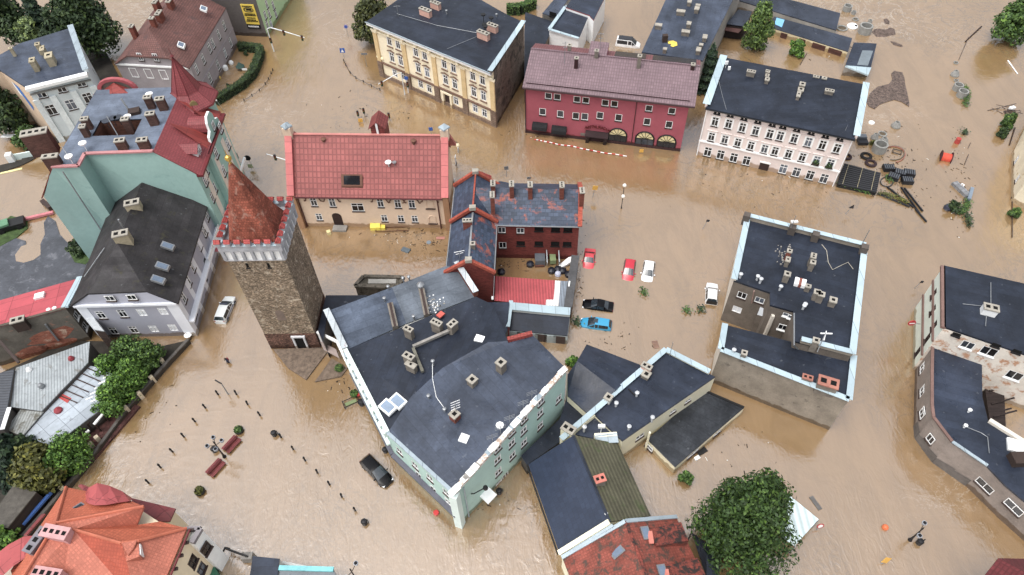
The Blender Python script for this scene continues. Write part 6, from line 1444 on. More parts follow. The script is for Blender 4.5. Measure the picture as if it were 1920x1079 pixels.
  B.extra('barrel_roof', m); window(B.root, Vector((x, yc, ze + .5)) - B.o, math.pi / 2, .9, 1.3, 'white', .15)
 gable(86.6, 3.2, 2.6, xE + .5)
 for yc in (81.2,):
  m = MB(); x = xE - .3; m.prism([(x - 2.6, yc - .9), (x, yc - .9), (x, yc + .9), (x - 2.6, yc + .9)], ze, ze + 1.4, WHITE); m.slab([(x + .25, yc - 1.2, ze + 1.3), (x + .25, yc, ze + 2.1), (x - 3.2, yc, ze + 2.1), (x - 2.4, yc - 1.2, ze + 1.3)], .1, RED); m.slab([(x + .25, yc, ze + 2.1), (x + .25, yc + 1.2, ze + 1.3), (x - 2.4, yc + 1.2, ze + 1.3), (x - 3.2, yc, ze + 2.1)], .1, RED); m.face([(x + .01, yc - .9, ze + 1.4), (x + .01, yc + .9, ze + 1.4), (x + .01, yc, ze + 2.05)], WHITE); B.extra('dormer', m); window(B.root, Vector((x, yc, ze + .2)) - B.o, math.pi / 2, .8, 1.1, 'white', .15)
 for yc in (84.0, 89.3): m = MB(); m.face([(xE + .3, yc - 1.4, ze + .05), (xE + .3, yc + 1.4, ze + .05), (xR + .6, yc, zt + .3)], RE2); m.face([(xE + .3, yc + 1.4, ze + .05), (xE + .2, yc + 2.2, ze), (xR + .6, yc, zt + .3)], RE2); B.extra('valley_sheet', m)
 # corner turret
 cx, cy = -47.9, 92.4
 oc = lambda r, z, ph=.39: [(cx + r * math.cos(ph + k * math.pi / 4), cy + r * math.sin(ph + k * math.pi / 4), z) for k in range(8)]
 m = MB(); m.prism([p[:2] for p in oc(3.1, 0)], -1, 15.3, MF); B.extra('turret_wall', m)
 m = MB(); R_ = [oc(4.15, 15.7), oc(4.1, 16.0), oc(2.15, 17.7), oc(.12, 22.8)]
 for A_, C_ in zip(R_, R_[1:]):
  for k in range(8): j = (k + 1) % 8; m.face([A_[k], A_[j], C_[j], C_[k]], RED)
 m.face(R_[0][::-1], DR); ts = B.extra('turret_roof', m); m = MB(); m.lathe((cx, cy, 22.4), [(.15, 0), (.12, .6), (.3, .8), (.05, 1.1), (.02, 2.2)], DR, 8); B.extra('finial', m, ts)
 m = MB()
 for k in range(8):
  for A_, C_ in zip(R_[1:], R_[2:]): m.tube([Vector(A_[k]) + Vector((0, 0, .02)), Vector(C_[k]) + Vector((0, 0, .02))], .06, DR, 4)
 B.extra('hip_rib', m, ts)
 p = G(363.5, 196, 16.6); m = MB(); m.tube([(p.x - .2, p.y + .2, p.z), (p.x + .15, p.y - .35, p.z + .15)], .55, M('oxidised_copper', (120, 104, 60), .5), 10); B.extra('round_window', m, ts)
 for k, (u, v) in enumerate(((408, 205), (416, 232))): pass
 # round headed red gable on the north west side
 p = G(195, 195, 17.6); p.y = max(p.y, yN + 1.0); m = MB(); r = 2.0; zb = 16.6
 pts = [(p.x + r * 1.5 * math.cos(t), p.y, zb + r * math.sin(t)) for t in [math.pi * k / 12 for k in range(13)]]; pin = [(p.x + r * 1.22 * math.cos(t), p.y, zb + r * .78 * math.sin(t)) for t in [math.pi * k / 12 for k in range(13)]]
 RC2 = M('rose_coping', (176, 84, 90), .6)
 for i in range(12):
  for yy in (0, .6): m.face([(q[0], q[1] + yy, q[2]) for q in (pts[i], pts[i + 1], pin[i + 1], pin[i])][::-1], RC2)
  for q in (pts, pin): m.face([q[i], q[i + 1], (q[i + 1][0], p.y + .6, q[i + 1][2]), (q[i][0], p.y + .6, q[i][2])], RC2)
 m.face([(q[0], q[1] + .3, q[2]) for q in pin][::-1], M('grey_gable_back', (130, 116, 108), .9)); B.extra('round_gable', m)
 m = MB(); yb = yN - 1.2; m.face([(p.x - 2.7, p.y, zb - .2), (p.x - 2.7, yb, zt + .03), (p.x, yb, zt + .03), (p.x, p.y, zb + 1.4)], RE2); m.face([(p.x + 2.7, yb, zt + .03), (p.x + 2.7, p.y, zb - .2), (p.x, p.y, zb + 1.4), (p.x, yb, zt + .03)], RE2); B.extra('cross_roof', m)
 # stacks of dark brick at the west corner, chimneys round the well
 DB = M('dark_brick_stack', (84, 58, 50), .9, 'brick', var=.3)
 B.chim(62, 247, zt - 1.5, 3.0, 3.4, 1.4, rad(15), 4, DB)
 for u, v, hh, w1 in ((275, 181, 2.0, 1.0), (298, 184, 2.0, 1.2), (280, 212, 2.0, 1.2), (157, 222, 1.8, 1.0), (153, 236, 1.8, .8), (223, 262, 1.6, 1.3), (265, 261, 1.6, 1.4), (233, 222, 1.6, 1.0), (92, 292, 1.6, 2.0)): B.chim(u, v, zt, hh, w1, .8, rad(8), 2, DB, CHCAP)
 m = MB()
 for u, v in ((198, 226), (210, 221), (220, 219)): c = G(u, v, zt + 1.4); m.lathe((c.x, c.y, zt), [(.05, 0), (.05, 1.0), (.55, 1.2), (.6, 1.35)], M('dark_dish', (52, 58, 70), .5), 10)
 for u, v in ((238, 218), (154, 268), (128, 293), (279, 176)): c = G(u, v, zt + 1.4); m.lathe((c.x, c.y, zt), [(.05, 0), (.05, 1.0), (.5, 1.2), (.55, 1.4)], WHITE, 10)
 B.extra('satellite_dish', m); m = MB(); m.tube([G(116, 275, zt + 1), G(132, 300, zt + .2)], .06, STEEL); m.tube([G(200, 218, zt + 2.5), G(222, 256, zt)], .07, STEEL); m.tube([(xF - 2.2, yS2 - .45, 17), (xF - 2.2, yS2 - .75, -1)], .09, STEEL); B.extra('downpipe', m)
 m = MB(); c = G(253, 212, zt); m.box((c.x, c.y, zt), (1.6, 1.3, .5), M('dark_flue', (60, 46, 40)), .3); c = G(237, 198, zt + 1); m.tube([(c.x, c.y, zt), (c.x - .6, c.y + .6, zt + 1.8)], .15, STEEL); B.extra('roof_hatch', m)
 B.done(wall='blank mint firewall and mint street front')
build_mint22()

# ------------------------------------------------------------------ grey and white house with black roof
def build_greyhouse():
 GW = M('lavender_grey_render', (166, 168, 182), .85, var=.05, sc=.4); WB = M('white_band_render', (222, 226, 234), .8, var=.04)
 BK = M('black_mossy_felt', (42, 40, 42), .85, 'felt', var=.3, sc=.5, rgb2=(58, 56, 44), amt=.58)
 B = Bld('black_roofed_house', 'grey and white rendered house with big black half hipped roof beside the tower', 'house', (-51, 69))
 ze, zr, zh = 7.6, 12.2, 9.6
 SE, SW, NE, NW = Vector((-44.3, 59.3, 0)), Vector((-58.0, 59.5, 0)), Vector((-45.0, 79.9, 0)), Vector((-59.2, 78, 0))
 rN, rS = Vector((-52.6, 80.6, zr)), Vector((-52.2, 66.0, zr)); a = lambda p, z: Vector((p.x, p.y, z))
 h1, h2 = G(164, 551, zh), G(274, 546.5, zh)
 B.roof([a(SE, ze) + Vector((.3, -.3, 0)), a(NE, ze) + Vector((.3, 0, 0)), rN, rS, h2], BK, .25); B.roof([a(SW, ze) + Vector((-.3, -.3, 0)), a(NW, ze), rN, rS, h1], BK, .25); B.roof([h1, h2, rS], BK, .25)
 s1 = px([(680, 615), (825, 605)], 0, 420); s2 = px([(765, 722), (902, 715)], 0, 420); bl = px([(955, 598), (1098, 590), (1035, 708), (1165, 700)], 0, 420)
 B.wall(xy(SW), xy(SE), -1, ze - .2, GW, [(u, v, 1.1, 1.6, 'white') for u, v in s1 + s2] + [(u, v, 1.1, 1.5, 'sheet') for u, v in bl])
 ew = [(u, v, 1.0, 1.6, 'white') for u, v in px([(1373, 48), (1345, 143), (1300, 288), (1272, 390), (1240, 500)], 0, 420)] + [(u, v, 1, 1.6, 'white') for u, v in px([(728, 620), (682, 862)], 300, 330, 8.3)] + [(u, v, 1.6, 2.0, 'dark') for u, v in px([(1395, 255), (1378, 375), (1310, 610)], 0, 420)]
 B.wall(xy(SE), xy(NE), -1, ze - .2, GW, ew); B.wall(xy(NE), xy(NW), -1, ze - .2, GW); B.wall(xy(NW), xy(SW), -1, ze - .2, GW)
 W = B.part('wall'); W.face([a(SW, ze - .2), a(SE, ze - .2), h2 - Vector((0, 0, .25)), h1 - Vector((0, 0, .25))], GW); W.face([a(NE, ze - .2), a(NW, ze - .2), rN - Vector((0, 0, .25))], GW)
 d = (SE - SW).normalized(); n = Vector((d.y, -d.x, 0)); rz = math.atan2(d.y, d.x)
 m = MB(); m.bar(a(SW, ze - .45) + n * .12, a(SE, ze - .45) + n * .12, .35, .35, WB); B.extra('cornice', m)
 for t, w_ in ((.055, 1.4), (.94, 1.5)): p = SW + d * (SE - SW).length * t + n * .02; m = MB(); m.box((p.x, p.y, -1), (w_, .1, ze + .5), WB, rz); B.extra('white_pilaster', m)
 e = (NE - SE).normalized(); ne = Vector((e.y, -e.x, 0))
 for s_ in (.3, 4.1, 8.0, 11.8, 15.4, 19.2): p = SE + e * s_ + ne * .02; m = MB(); m.box((p.x, p.y, -1), (.1, .9, 8.4), WB, rz); B.extra('white_pilaster', m)
 m = MB(); m.bar(a(SE, 3.0) + ne * .35, a(NE, 3.0) + ne * .35, .8, .3, WB); B.extra('shop_cornice', m)
 m = MB(); rnd = random.Random(8); q = 11.0
 while q < 18: l = rnd.uniform(.3, .55); p = SE + e * q + ne * .65; m.box((p.x, p.y, 3.25), (.12, l, .75), WHITE, rnd.uniform(-.1, .1)); q += l + .14
 B.extra('shop_lettering', m)
 for u, v in px([(742, 497), (888, 490)], 0, 420): x, z = GP(u, v, SW, SE); p = SW + d * x; window(B.root, Vector((p.x, p.y, z - .55)) - B.o, rz, 1.2, 1.0, 'white', .15)
 rr = math.atan2((rN - rS).y, (rN - rS).x)
 B.chim(246, 379, zr - 1.0, 1.8, 1.9, 1.1, rad(15), 2, M('buff_chimney', (168, 156, 128))); B.chim(224, 437, zr - .6, 1.8, 1.9, 1.1, rad(15), 2, MATS['buff_chimney']); m = MB(); c = G(222, 412, zr + 2); m.tube([(c.x, c.y, zr - .5), (c.x, c.y, zr + 2)], .14, STEEL); B.extra('flue', m); m = MB(); m.tube([G(158, 519, 9), G(196, 465, 10.5)], .06, STEEL); B.extra('roof_rod', m)
 sl = (zr - ze) / 7.9
 for u, v, z in ((315, 462, 9.9), (305, 500, 9.9), (297, 525, 9.9)): B.skylight(u, v, z, 1.0, 1.4, rad(86), (-sl, 0), STEEL, MATS['skylight_glass'])
 B.done()
 # shop sign with lettering boards on the east front
 # red lean-to with ruined gable wall
 PLR = M('ruined_plaster', (112, 106, 96), .95, var=.25, sc=.5, rgb2=(176, 120, 96), amt=.6, bump=.3)
 X = Bld('red_roofed_ruin', 'ruinous house with red sheet roof and peeling plaster wall showing brick', 'house', (-64, 61))
 t0, t1, b1, b0 = G(152, 521, 5.6), G(-60, 580, 5.6), G(-60, 629, 7.2), G(122, 578, 7.2)
 X.roof([t1, t0, b0, b1], M('coral_red_sheet', (186, 74, 84), .55, 'sheet', var=.1, p=(3, 2.2)), .2)
 X.wall(xy(b1), xy(b0), -1, 7.0, PLR, []); X.wall(xy(b0), xy(t0), -1, (7.0, 5.4), M('dark_peeling_wall', (92, 84, 74), .95, var=.35, sc=.7), [(143, 592, 1.0, 1.2, 'pale'), (159, 612, 1.0, 1.2, 'pale')]); X.wall(xy(t0), xy(t1), -1, 5.4, PLR)
 m = MB(); m.bar(b0, t0, .9, .25, ZWHITE); m.bar(b1, b0, .35, .15, MATS['dark_peeling_wall']); X.extra('verge_flashing', m)
 d = (b0 - b1); d.z = 0; d.normalize(); n = Vector((d.y, -d.x, 0))
 BKP = M('bare_brick_patch', (160, 96, 74), .9, 'brick', var=.3, rgb2=(206, 176, 150), amt=.55)
 for c, s_ in (((96, 629), 2.3), ((60, 660), 1.8), ((110, 645), 1.5), ((30, 685), 1.4)):
  x, z = GP(c[0], c[1], b1, b0); rr = random.Random(c[0]); m = MB(); m.face([Vector((b1.x, b1.y, 0)) + d * (x + s_ * 1.5 * math.cos(t) * rr.uniform(.7, 1.1)) + n * .02 + Vector((0, 0, z + s_ * .62 * math.sin(t) * rr.uniform(.7, 1.1))) for t in [6.283 * k / 14 for k in range(14)]], BKP); X.extra('brick_patch', m)
 x0, z0 = GP(85, 606, b1, b0); x1, z1 = GP(110, 637, b1, b0); m = MB(); B1 = Vector((b1.x, b1.y, 0)); m.bar(B1 + d * x0 + n * .1 + Vector((0, 0, z0)), B1 + d * x1 + n * .1 + Vector((0, 0, z1)), .2, .2, STEEL, up=tuple(n)); m.bar(G(0, 640, 5), G(36, 681, 3), .35, .35, SILL); X.extra('wall_bracket', m)
 X.skylight(74, 555, 6.3, 1.2, 1.2, rad(20), (.05, -.2), WHITE, WHITE); X.chim(31, 599, 6.6, 1.2, 1.6, .9, rad(18), 2, DARK_()); X.vent(101, 577, 6.6, .6, .15, WHITE); X.vent(90, 580, 6.6, .5, .15, WHITE); X.done()
 X = Bld('brown_outhouse', 'narrow brown outhouse with pale sheet roof against the grey house', 'outhouse', xy(G(185, 635)))
 q = [G(150, 584, 4.6), G(166, 583, 4.6), G(195, 621, 4.6), G(176, 618, 4.6)]; X.part('wall').prism([xy(p) for p in q], -1, 4.4, M('dark_brown_boards', (72, 56, 50), .9, 'wood')); X.roof(q, M('pale_grey_sheet', (178, 184, 188), .5), .18); X.done()
 # patchwork of sheet roofs
 def shed(label, pts, z, mat, wall, name='sheet_shed', cat='shed', ang=0.0):
  X = Bld(name, label, cat, xy(G(*pts[0]))); q = [G(u, v, zz) for (u, v), zz in zip(pts, z if isinstance(z, (list, tuple)) else [z] * len(pts))]
  X.part('wall').prism([xy(p) for p in q], -1, [p.z - .15 for p in q], wall); X.roof(q, mat, .15, ang=ang); return X, q
 GM = M('weathered_grey_sheet', (150, 158, 162), .5, 'corr', p=(.9,), var=.22, sc=.3, rgb2=(112, 112, 108), amt=.56); GS = M('grey_sheet_panels', (158, 168, 178), .4, 'sheet', p=(2.0, 1.6), var=.18, sc=.3, rgb2=(84, 84, 88), amt=.62); DK = MATS['dark_plaster']
 X, q = shed('shed with weathered grey corrugated roof below the ruined wall', [(30, 690), (168, 641), (165, 680), (78, 771), (12, 762)], [3.8, 3.8, 3.5, 3.4, 3.6], GM, DK, ang=.35)
 for u, v, c in ((131, 670, 'r'), (52, 691, 'w'), (74, 721, 'g')): p = G(u, v, 4.2); m = MB(); m.lathe((p.x, p.y, 3.6), [(.35, 0), (.4, .3), (.25, .6), (.05, .75)], {'r': M('faded_red', (150, 50, 60), .6), 'w': WHITE, 'g': STEEL}[c], 8); X.extra('roof_vent', m)
 X.done()
 X, q = shed('wide shed with grey sheet panel roof and a red patch beside the garden trees', [(163, 685), (178, 688), (218, 705), (184, 771), (98, 837), (43, 817), (80, 775)], 2.8, GS, DK, ang=.9)
 m = MB(); c = [G(108, 745, 2.84), G(116, 738, 2.84), G(134, 747, 2.84), G(126, 756, 2.84)]; m.slab(c, .05, M('red_panel', (170, 56, 52), .6)); X.extra('red_panel', m); m = MB()
 for k in range(6): u = 158 - k * 11; v = 688 + k * 10; m.bar(G(u, v, 2.84), G(u + 42, v + 18, 2.84), .14, .06, SILL)
 X.extra('roof_batten', m); m = MB()
 for k in range(4): 
  for j in range(3): p = G(176 + k * 9 - j * 0, 748 - k * 13, 2.85); 
 for k in range(5):
  for j in range(2): c = G(209 - k * 8 - j * 9, 711 + k * 10 - j * 4, 2.83); m.box((c.x, c.y, 2.82), (.9, .18, .05), WHITE, .5)
 X.extra('white_batten', m); c = G(107, 768, 3.2); m = MB(); m.lathe((c.x, c.y, 2.8), [(.5, 0), (.5, .3), (.1, .6)], MATS['faded_red'], 8); X.extra('roof_vent', m); X.done()
 X, q = shed('small shed with mossy grey sheet roof at the corner of the sheet roofs', [(49, 754), (82, 772), (42, 818), (12, 806), (22, 790)], 3.1, M('mossy_grey_sheet', (142, 146, 144), .6, 'corr', p=(.9,), var=.25, rgb2=(96, 94, 84), amt=.5), DK); X.done()
 X, q = shed('dark sheet roof with white verge at the left edge', [(-60, 715), (26, 693), (14, 762), (18, 765), (5, 806), (-60, 812)], 4.2, M('dark_ribbed_sheet', (74, 78, 86), .6, 'corr', p=(.8, 1)), DK); m = MB(); m.bar(q[3] + Vector((0, 0, .02)), q[4] + Vector((0, 0, .02)), .5, .1, WHITE); X.extra('white_verge', m); X.done()
 X, q = shed('low garden shed with dark gravelled felt roof in the bottom left corner', [(28, 906), (68, 923), (14, 990), (-30, 985)], 3.0, M('gravelled_felt', (84, 80, 74), .95, var=.3, sc=1.5, bump=.4), M('dark_boards', (50, 40, 38)), 'garden_shed'); X.done()
 m = MB(); m.bar(G(97, 925, 1.2), G(44, 985, 1.2), .35, .3, M('blue_beam', (60, 104, 176), .5)); tag(m.build('beam', None, (0, 0, 0)), 'long blue beam lying behind the garden shed', 'beam')
 # garden wall along the flooded square with pale posts
 X = Bld('garden_wall', 'low dark garden wall with pale capped posts along the flooded square', 'wall', xy(G(230, 780)))
 pl = [(352, 636), (300, 692), (240, 762), (167, 860), (120, 915), (70, 972), (40, 1005)]; P_ = [G(u, v, .9) for u, v in pl]; DWL = M('dark_wall_render', (88, 84, 80), .9, var=.25)
 for i, (a_, b_) in enumerate(zip(P_, P_[1:])): X.part('wall').bar((a_.x, a_.y, -1 - i * .001), (b_.x, b_.y, -1 - i * .001), .4, 1.9, DWL)
 for u, v in ((300, 672), (281, 705), (258, 735), (233, 762), (178, 818), (112, 912), (166, 830)): p = G(u, v, 1.5); m = MB(); m.box((p.x, p.y, 0), (.5, .5, 1.3), M('cream_post', (206, 190, 160), .8), .8); X.extra('post', m)
 X.done()
 m = MB(); q = [G(*p, .35) for p in ((190, 770), (215, 745), (262, 762), (160, 880), (152, 850))]; m.prism([xy(p) for p in q], -1, .35, M('red_brown_paving', (84, 52, 48), .8, 'slate', var=.25, p=(.5, .5))); tag(m.build('garden_path'), 'red brown paved garden path behind the wall', 'path', kind='structure')
 X = Bld('garden_pergola', 'white and brown beams of a garden pergola', 'pergola', xy(G(190, 785))); m = X.part('beam'); m.bar(G(163, 797, 2), G(185, 773, 2), .3, .2, SILL); X.part('white_beam').bar(G(177, 797, 2), G(193, 778, 2), .3, .2, WHITE); m = MB(); m.bar(G(162, 813, 1.5), G(168, 808, 1.5), .3, .2, WHITE); X.extra('white_beam', m); 
 for u, v in ((163, 797), (185, 773), (177, 797), (193, 778)): p = G(u, v, 2); m = MB(); m.bar((p.x, p.y, -.5), (p.x, p.y, 1.99), .15, .15, SILL, up=(1, 0, 0)); X.extra('post', m)
 X.done()
 X = Bld('red_fence', 'curved dark red fence panel between trees and sheet roof', 'fence', xy(G(60, 835))); pts = [G(u, v, 1.8) for u, v in ((41, 823), (55, 828), (72, 838), (82, 845))]
 for a_, b_ in zip(pts, pts[1:]): X.part('panel').bar((a_.x, a_.y, 0), (b_.x, b_.y, 0), .12, 2.0, M('faded_dark_red', (122, 48, 50), .7, 'wood'))
 X.done()
def DARK_(): return M('dark_flue', (60, 46, 40), .8)
build_greyhouse()

# ------------------------------------------------------------------ orange roofed house bottom left
def build_orange():
 OR = M('orange_tile', (188, 94, 62), .7, 'tile', var=.14, sc=.3, p=(.3, .34, .86)); OS = M('salmon_tile', (188, 104, 80), .65, 'tile', var=.14, sc=.3, p=(.3, .34, .86)); RS = M('rose_metal_sheet', (176, 78, 80), .5, 'sheet', var=.1, p=(2.2, 2.6)); RD = M('dark_rose_sheet', (130, 54, 58), .5, 'sheet', p=(1.5, 1.2))
 CR = M('warm_cream_wall', (236, 218, 184), .85, var=.05)
 B = Bld('orange_roofed_house', 'large house with bright orange tiled roofs, red barrel dormers and cream walls', 'house', (-42, 26))
 g = G; ze = 9.5
 nC = g(124, 914, ze); eC = g(350, 991, ze); sE = g(300, 1110, ze); wC = g(20, 1070, ze); r1 = g(105, 981, 13); rS = g(30, 1105, 13); p2 = g(138, 993, 13); gp = g(270, 950, 11.8); val = g(256, 985, 10.2); h = g(228, 1019, 12.4); v2 = g(215, 1082, 10.6); h2 = g(245, 1082, 11)
 gl = g(235, 935, 9.7)
 F = lambda pts, mt: B.roof([Vector(p) for p in pts], mt, .22)
 F([nC, r1, rS, wC], OR); F([nC, gl, gp, r1], OR); F([r1, gp, val, p2], OS); F([p2, val, g(300, 978, ze + .2), eC, h], OR)
 F([r1, p2, v2, g(120, 1110, 11), rS], OS); F([p2, h, h2, v2], M('deep_orange_tile', (172, 74, 48), .7, 'tile', var=.14, p=(.3, .34, .86))); F([h, eC, sE, h2], OS)
 m = MB()
 for a_, b_ in ((r1, gp), (p2, h), (nC, r1), (r1, rS), (h, g(262, 1014, 11.9)), (g(262, 1014, 11.9), eC)): m.tube([a_ + Vector((0, 0, .05)), b_ + Vector((0, 0, .05))], .16, M('orange_ridge', (190, 100, 70), .7), 6)
 B.extra('ridge', m)
 ring = [xy(nC), xy(gl), xy(g(300, 978, ze)), xy(eC), xy(sE), xy(g(60, 1130, ze)), xy(wC)]
 B.part('wall').prism([(x * .985 - .6, y * .985 + .4) for x, y in ring], -1, 9.1, CR)
 # east wall with windows, eaves brackets
 a_, b_ = Vector(xy(sE)), Vector(xy(eC)); off = Vector((.15, -.1))
 B.wall(a_ + off, b_ + off, -1, 9.2, CR, [(u, v, 1.2, 1.7, 'brown') for u, v in px([(1300, 985), (1360, 1035)], 0, 779)], part='east_wall')
 m = MB(); d = (eC - sE).normalized()
 for k in range(5): p = sE + d * (1 + k * 1.3); m.box((p.x + .3, p.y, 8.9), (.5, .3, .25), SILL, .2)
 B.extra('eaves_bracket', m); m = MB(); m.tube([sE + Vector((.3, -.1, -.1)), eC + Vector((.3, -.1, -.1))], .12, M('dark_red_trim', (108, 34, 40), .5)); B.extra('gutter', m)
 # barrel dormers
 def barrel(pts, top, mt): 
  m = MB(); n = len(pts)
  for i in range(n - 1): m.face([pts[i], pts[i + 1], top[i + 1], top[i]], mt)
  return m
 A_ = [g(157, 930, 9.6), g(166, 915, 10.4), g(182, 906, 10.9), g(205, 911, 10.7), g(230, 922, 10.1), g(250, 936, 9.6)]; T_ = [g(160, 940, 10.8), g(166, 945, 11.6), g(178, 948, 12.0), g(200, 947, 12.0), g(222, 943, 11.6), g(243, 940, 11)]
 m = barrel(A_, T_, RS); m.face([p for p in A_[::-1]] , RS); B.extra('barrel_dormer', m)
 A_ = [g(75, 1004, 9.4), g(45, 1006, 9.6), g(15, 1022, 9.6), g(-20, 1050, 9.5), g(-60, 1090, 9.4)]; T_ = [g(62, 1040, 10.6), g(45, 1048, 10.9), g(25, 1062, 11), g(5, 1080, 11), g(-20, 1110, 10.6)]
 m = barrel(A_, T_, RS); m.face(A_[::-1], RS); B.extra('barrel_dormer', m)
 # lower porch roofs
 m = MB(); m.slab([g(246, 934, 6.8), g(329, 954, 6.8), g(318, 978, 6.6), g(257, 978, 7.6)], .2, RD); m.slab([g(146, 911, 7.2), g(152, 908, 7.2), g(174, 916, 7.0), g(165, 930, 7.4)], .2, RD); m.slab([g(85, 964, 8.2), g(50, 1004, 8.2), g(44, 1004, 7.8), g(78, 964, 7.8)], .2, RD); B.extra('porch_roof', m)
 m = MB(); q = [xy(g(255, 945, 6.5)), xy(g(325, 957, 6.5)), xy(g(316, 980, 6.5)), xy(g(270, 985, 6.5))]; m.prism(q, -1, 6.4, CR); B.extra('porch', m)
 # cream annex with white parapet front
 X = [g(350, 994, 8.6), g(378, 993, 8.6), g(362, 1020, 8.6), g(341, 1012, 8.6)]
 m = MB(); m.prism([xy(p) for p in X], -1, 8.4, WHITE); m.slab(X, .2, M('terrace_floor', (196, 198, 196), .8)); m.bar(X[1], X[2], .5, .45, M('grey_coping', (128, 122, 126), .7)); m.bar(X[0], X[1], .4, .45, MATS['grey_coping']); B.extra('white_annex', m); dd = X[1] - X[2]; x_, z_ = GP(385, 1029, X[2], X[1]); pp = X[2] + dd.normalized() * x_; pp.z = z_ - .8; window(B.root, pp - B.o, math.atan2(dd.y, dd.x), 1.2, 1.7, 'brown', .15)
 # chimneys and roof windows
 CHP = M('pink_chimney', (196, 146, 146), .8); CHG = M('grey_zinc_chimney', (120, 116, 124), .6)
 B.chim(102, 997, 12.2, 1.6, 2.6, 1.1, rad(-12), 4, CHP, CHP); B.chim(66, 1012, 11.6, 1.8, .9, 2.4, rad(-20), 3, CHG, CHG); B.chim(85, 1074, 11, 1.8, 2.8, .9, rad(-10), 4, CHP, CHP)
 B.skylight(152, 954, 11.1, 1.0, 1.3, rad(60), (-.2, -.4), CHG, GLASS); B.skylight(99, 1040, 12.0, 1.5, 1.0, rad(-8), (-.1, -.25), CHG)
 m = MB(); c = g(250, 1035, 11.6); m.box((c.x, c.y, 10.4), (1.2, 1.6, 1.4), OS, rad(20)); dm = B.extra('dormer', m); m = MB(); m.box((c.x + .62, c.y + .2, 10.8), (.1, 1.1, .9), WHITE, rad(20)); B.extra('window', m, dm); m = MB(); m.slab([g(228, 1019, 12.6), g(257, 1013, 12.2), g(250, 1030, 12.0), g(240, 1042, 12.0)], .12, OS); B.extra('dormer_roof', m, dm)
 B.done()
 # flooded yard wall, low roofs at the bottom edge
 X = Bld('dark_flat_roof', 'small flat black roof at the bottom edge with pale walls', 'shed', xy(G(495, 1060))); q = [G(474, 1043, 3), G(524, 1048, 3), G(518, 1100, 3), G(465, 1100, 3)]; X.part('wall').prism([xy(p) for p in q], -1, 2.8, M('pale_wall', (206, 208, 204))); X.roof(q, FELT, .2); X.done()
 X = Bld('teal_trimmed_roof', 'low roof with bright teal edging at the bottom edge', 'shed', xy(G(580, 1070))); q = [G(524, 1066, 2.8), G(626, 1069, 2.8), G(640, 1110, 2.8), G(524, 1110, 2.8)]; X.part('wall').prism([xy(p) for p in q], -1, 2.6, M('pale_wall', (206, 208, 204))); X.roof(q, M('grey_roof_sheet', (110, 116, 122), .6), .15)
 m = MB(); m.bar(q[0] + Vector((0, 0, .02)), q[1] + Vector((0, 0, .02)), .5, .25, M('teal_edge', (110, 190, 196), .5)); X.extra('teal_edging', m); m = MB(); m.bar(G(530, 1056, 1.2), G(585, 1067, 1.2), .3, .2, M('pale_wall', (206, 208, 204))); X.extra('kerb_wall', m); X.done()
 X = Bld('yard_fence', 'dark low yard fence with a stone post beside the cream annex', 'fence', xy(G(440, 1040))); X.part('panel').bar(G(424, 1030, 1.0), G(466, 1046, 1.0), .15, .5, BLACK); p = G(466, 1046, .5); m = MB(); m.box((p.x, p.y, -1), (1.2, .8, 2.2), CONC); X.extra('post', m); X.done()
build_orange()
# ------------------------------------------------------------------ trees and plants
def leafmat(name, rgb, var=.25): return M(name, rgb, .55, 'leaf', var=var, sc=.5, spec=.25)
L_DK = leafmat('dark_leaf', (50, 70, 42)); L_MID = leafmat('mid_leaf', (66, 96, 44)); L_BR = leafmat('bright_leaf', (78, 116, 42)); L_OL = leafmat('olive_leaf', (84, 88, 40)); L_WIL = leafmat('willow_leaf', (78, 104, 50)); L_CON = leafmat('conifer_needle', (38, 58, 44)); L_COP = leafmat('copper_leaf', (66, 74, 42)); L_BIG = leafmat('maple_leaf', (50, 76, 32))
BARK = M('bark', (76, 62, 48), .95, var=.3, sc=2)
def crown_mesh(mat, n, size, lobes, seed, droop=0.0):
 rng = random.Random(seed); mb = MB(); wts = [r * r for *_, r in lobes]
 for _ in range(n):
  x, y, z, r = rng.choices(lobes, wts)[0]
  zz = rng.uniform(-.75, 1); t = rng.uniform(0, 6.283); q = math.sqrt(max(0, 1 - zz * zz)); k = 1.06 - .55 * rng.random() ** 2.2
  nrm = Vector((q * math.cos(t), q * math.sin(t), zz)); p = Vector((x, y, z)) + Vector((nrm.x * r * k, nrm.y * r * k, nrm.z * r * k * .85))
  if droop: p.z -= droop * rng.random()
  leaf(mb, p, nrm, size * rng.uniform(.6, 1.35), mat, rng)
 return mb
def lobes_round(R, H0, H1, n, seed, top=.55, rmin=.28, rmax=.46):
 rng = random.Random(seed); out = []
 for i in range(n):
  t = 2.4 * i + rng.uniform(-.5, .5); f = (i + .5) / n
  z = H0 + (H1 - H0) * f; prof = math.sin(math.pi * min(1, max(.0, f * .86 + .12))) ** .7 * (1 - (1 - top) * f * .6)
  rr = R * prof * rng.uniform(.35, .78); lr = R * rng.uniform(rmin, rmax) * (1.05 - .3 * f)
  out.append((rr * math.cos(t), rr * math.sin(t), z, lr))
 for k in range(int(n * 1.6)):     # smaller clumps standing out of the crown, so that its outline is uneven
  x, y, z, r = out[rng.randrange(n)]; t, q = rng.uniform(0, 6.28), rng.uniform(-.2, 1); c = math.sqrt(1 - q * q); out.append((x + r * c * math.cos(t), y + r * c * math.sin(t), z + r * q * .9, R * rng.uniform(.09, .2)))
 out.append((0, 0, (H0 + H1) / 2, R * .5)); return out
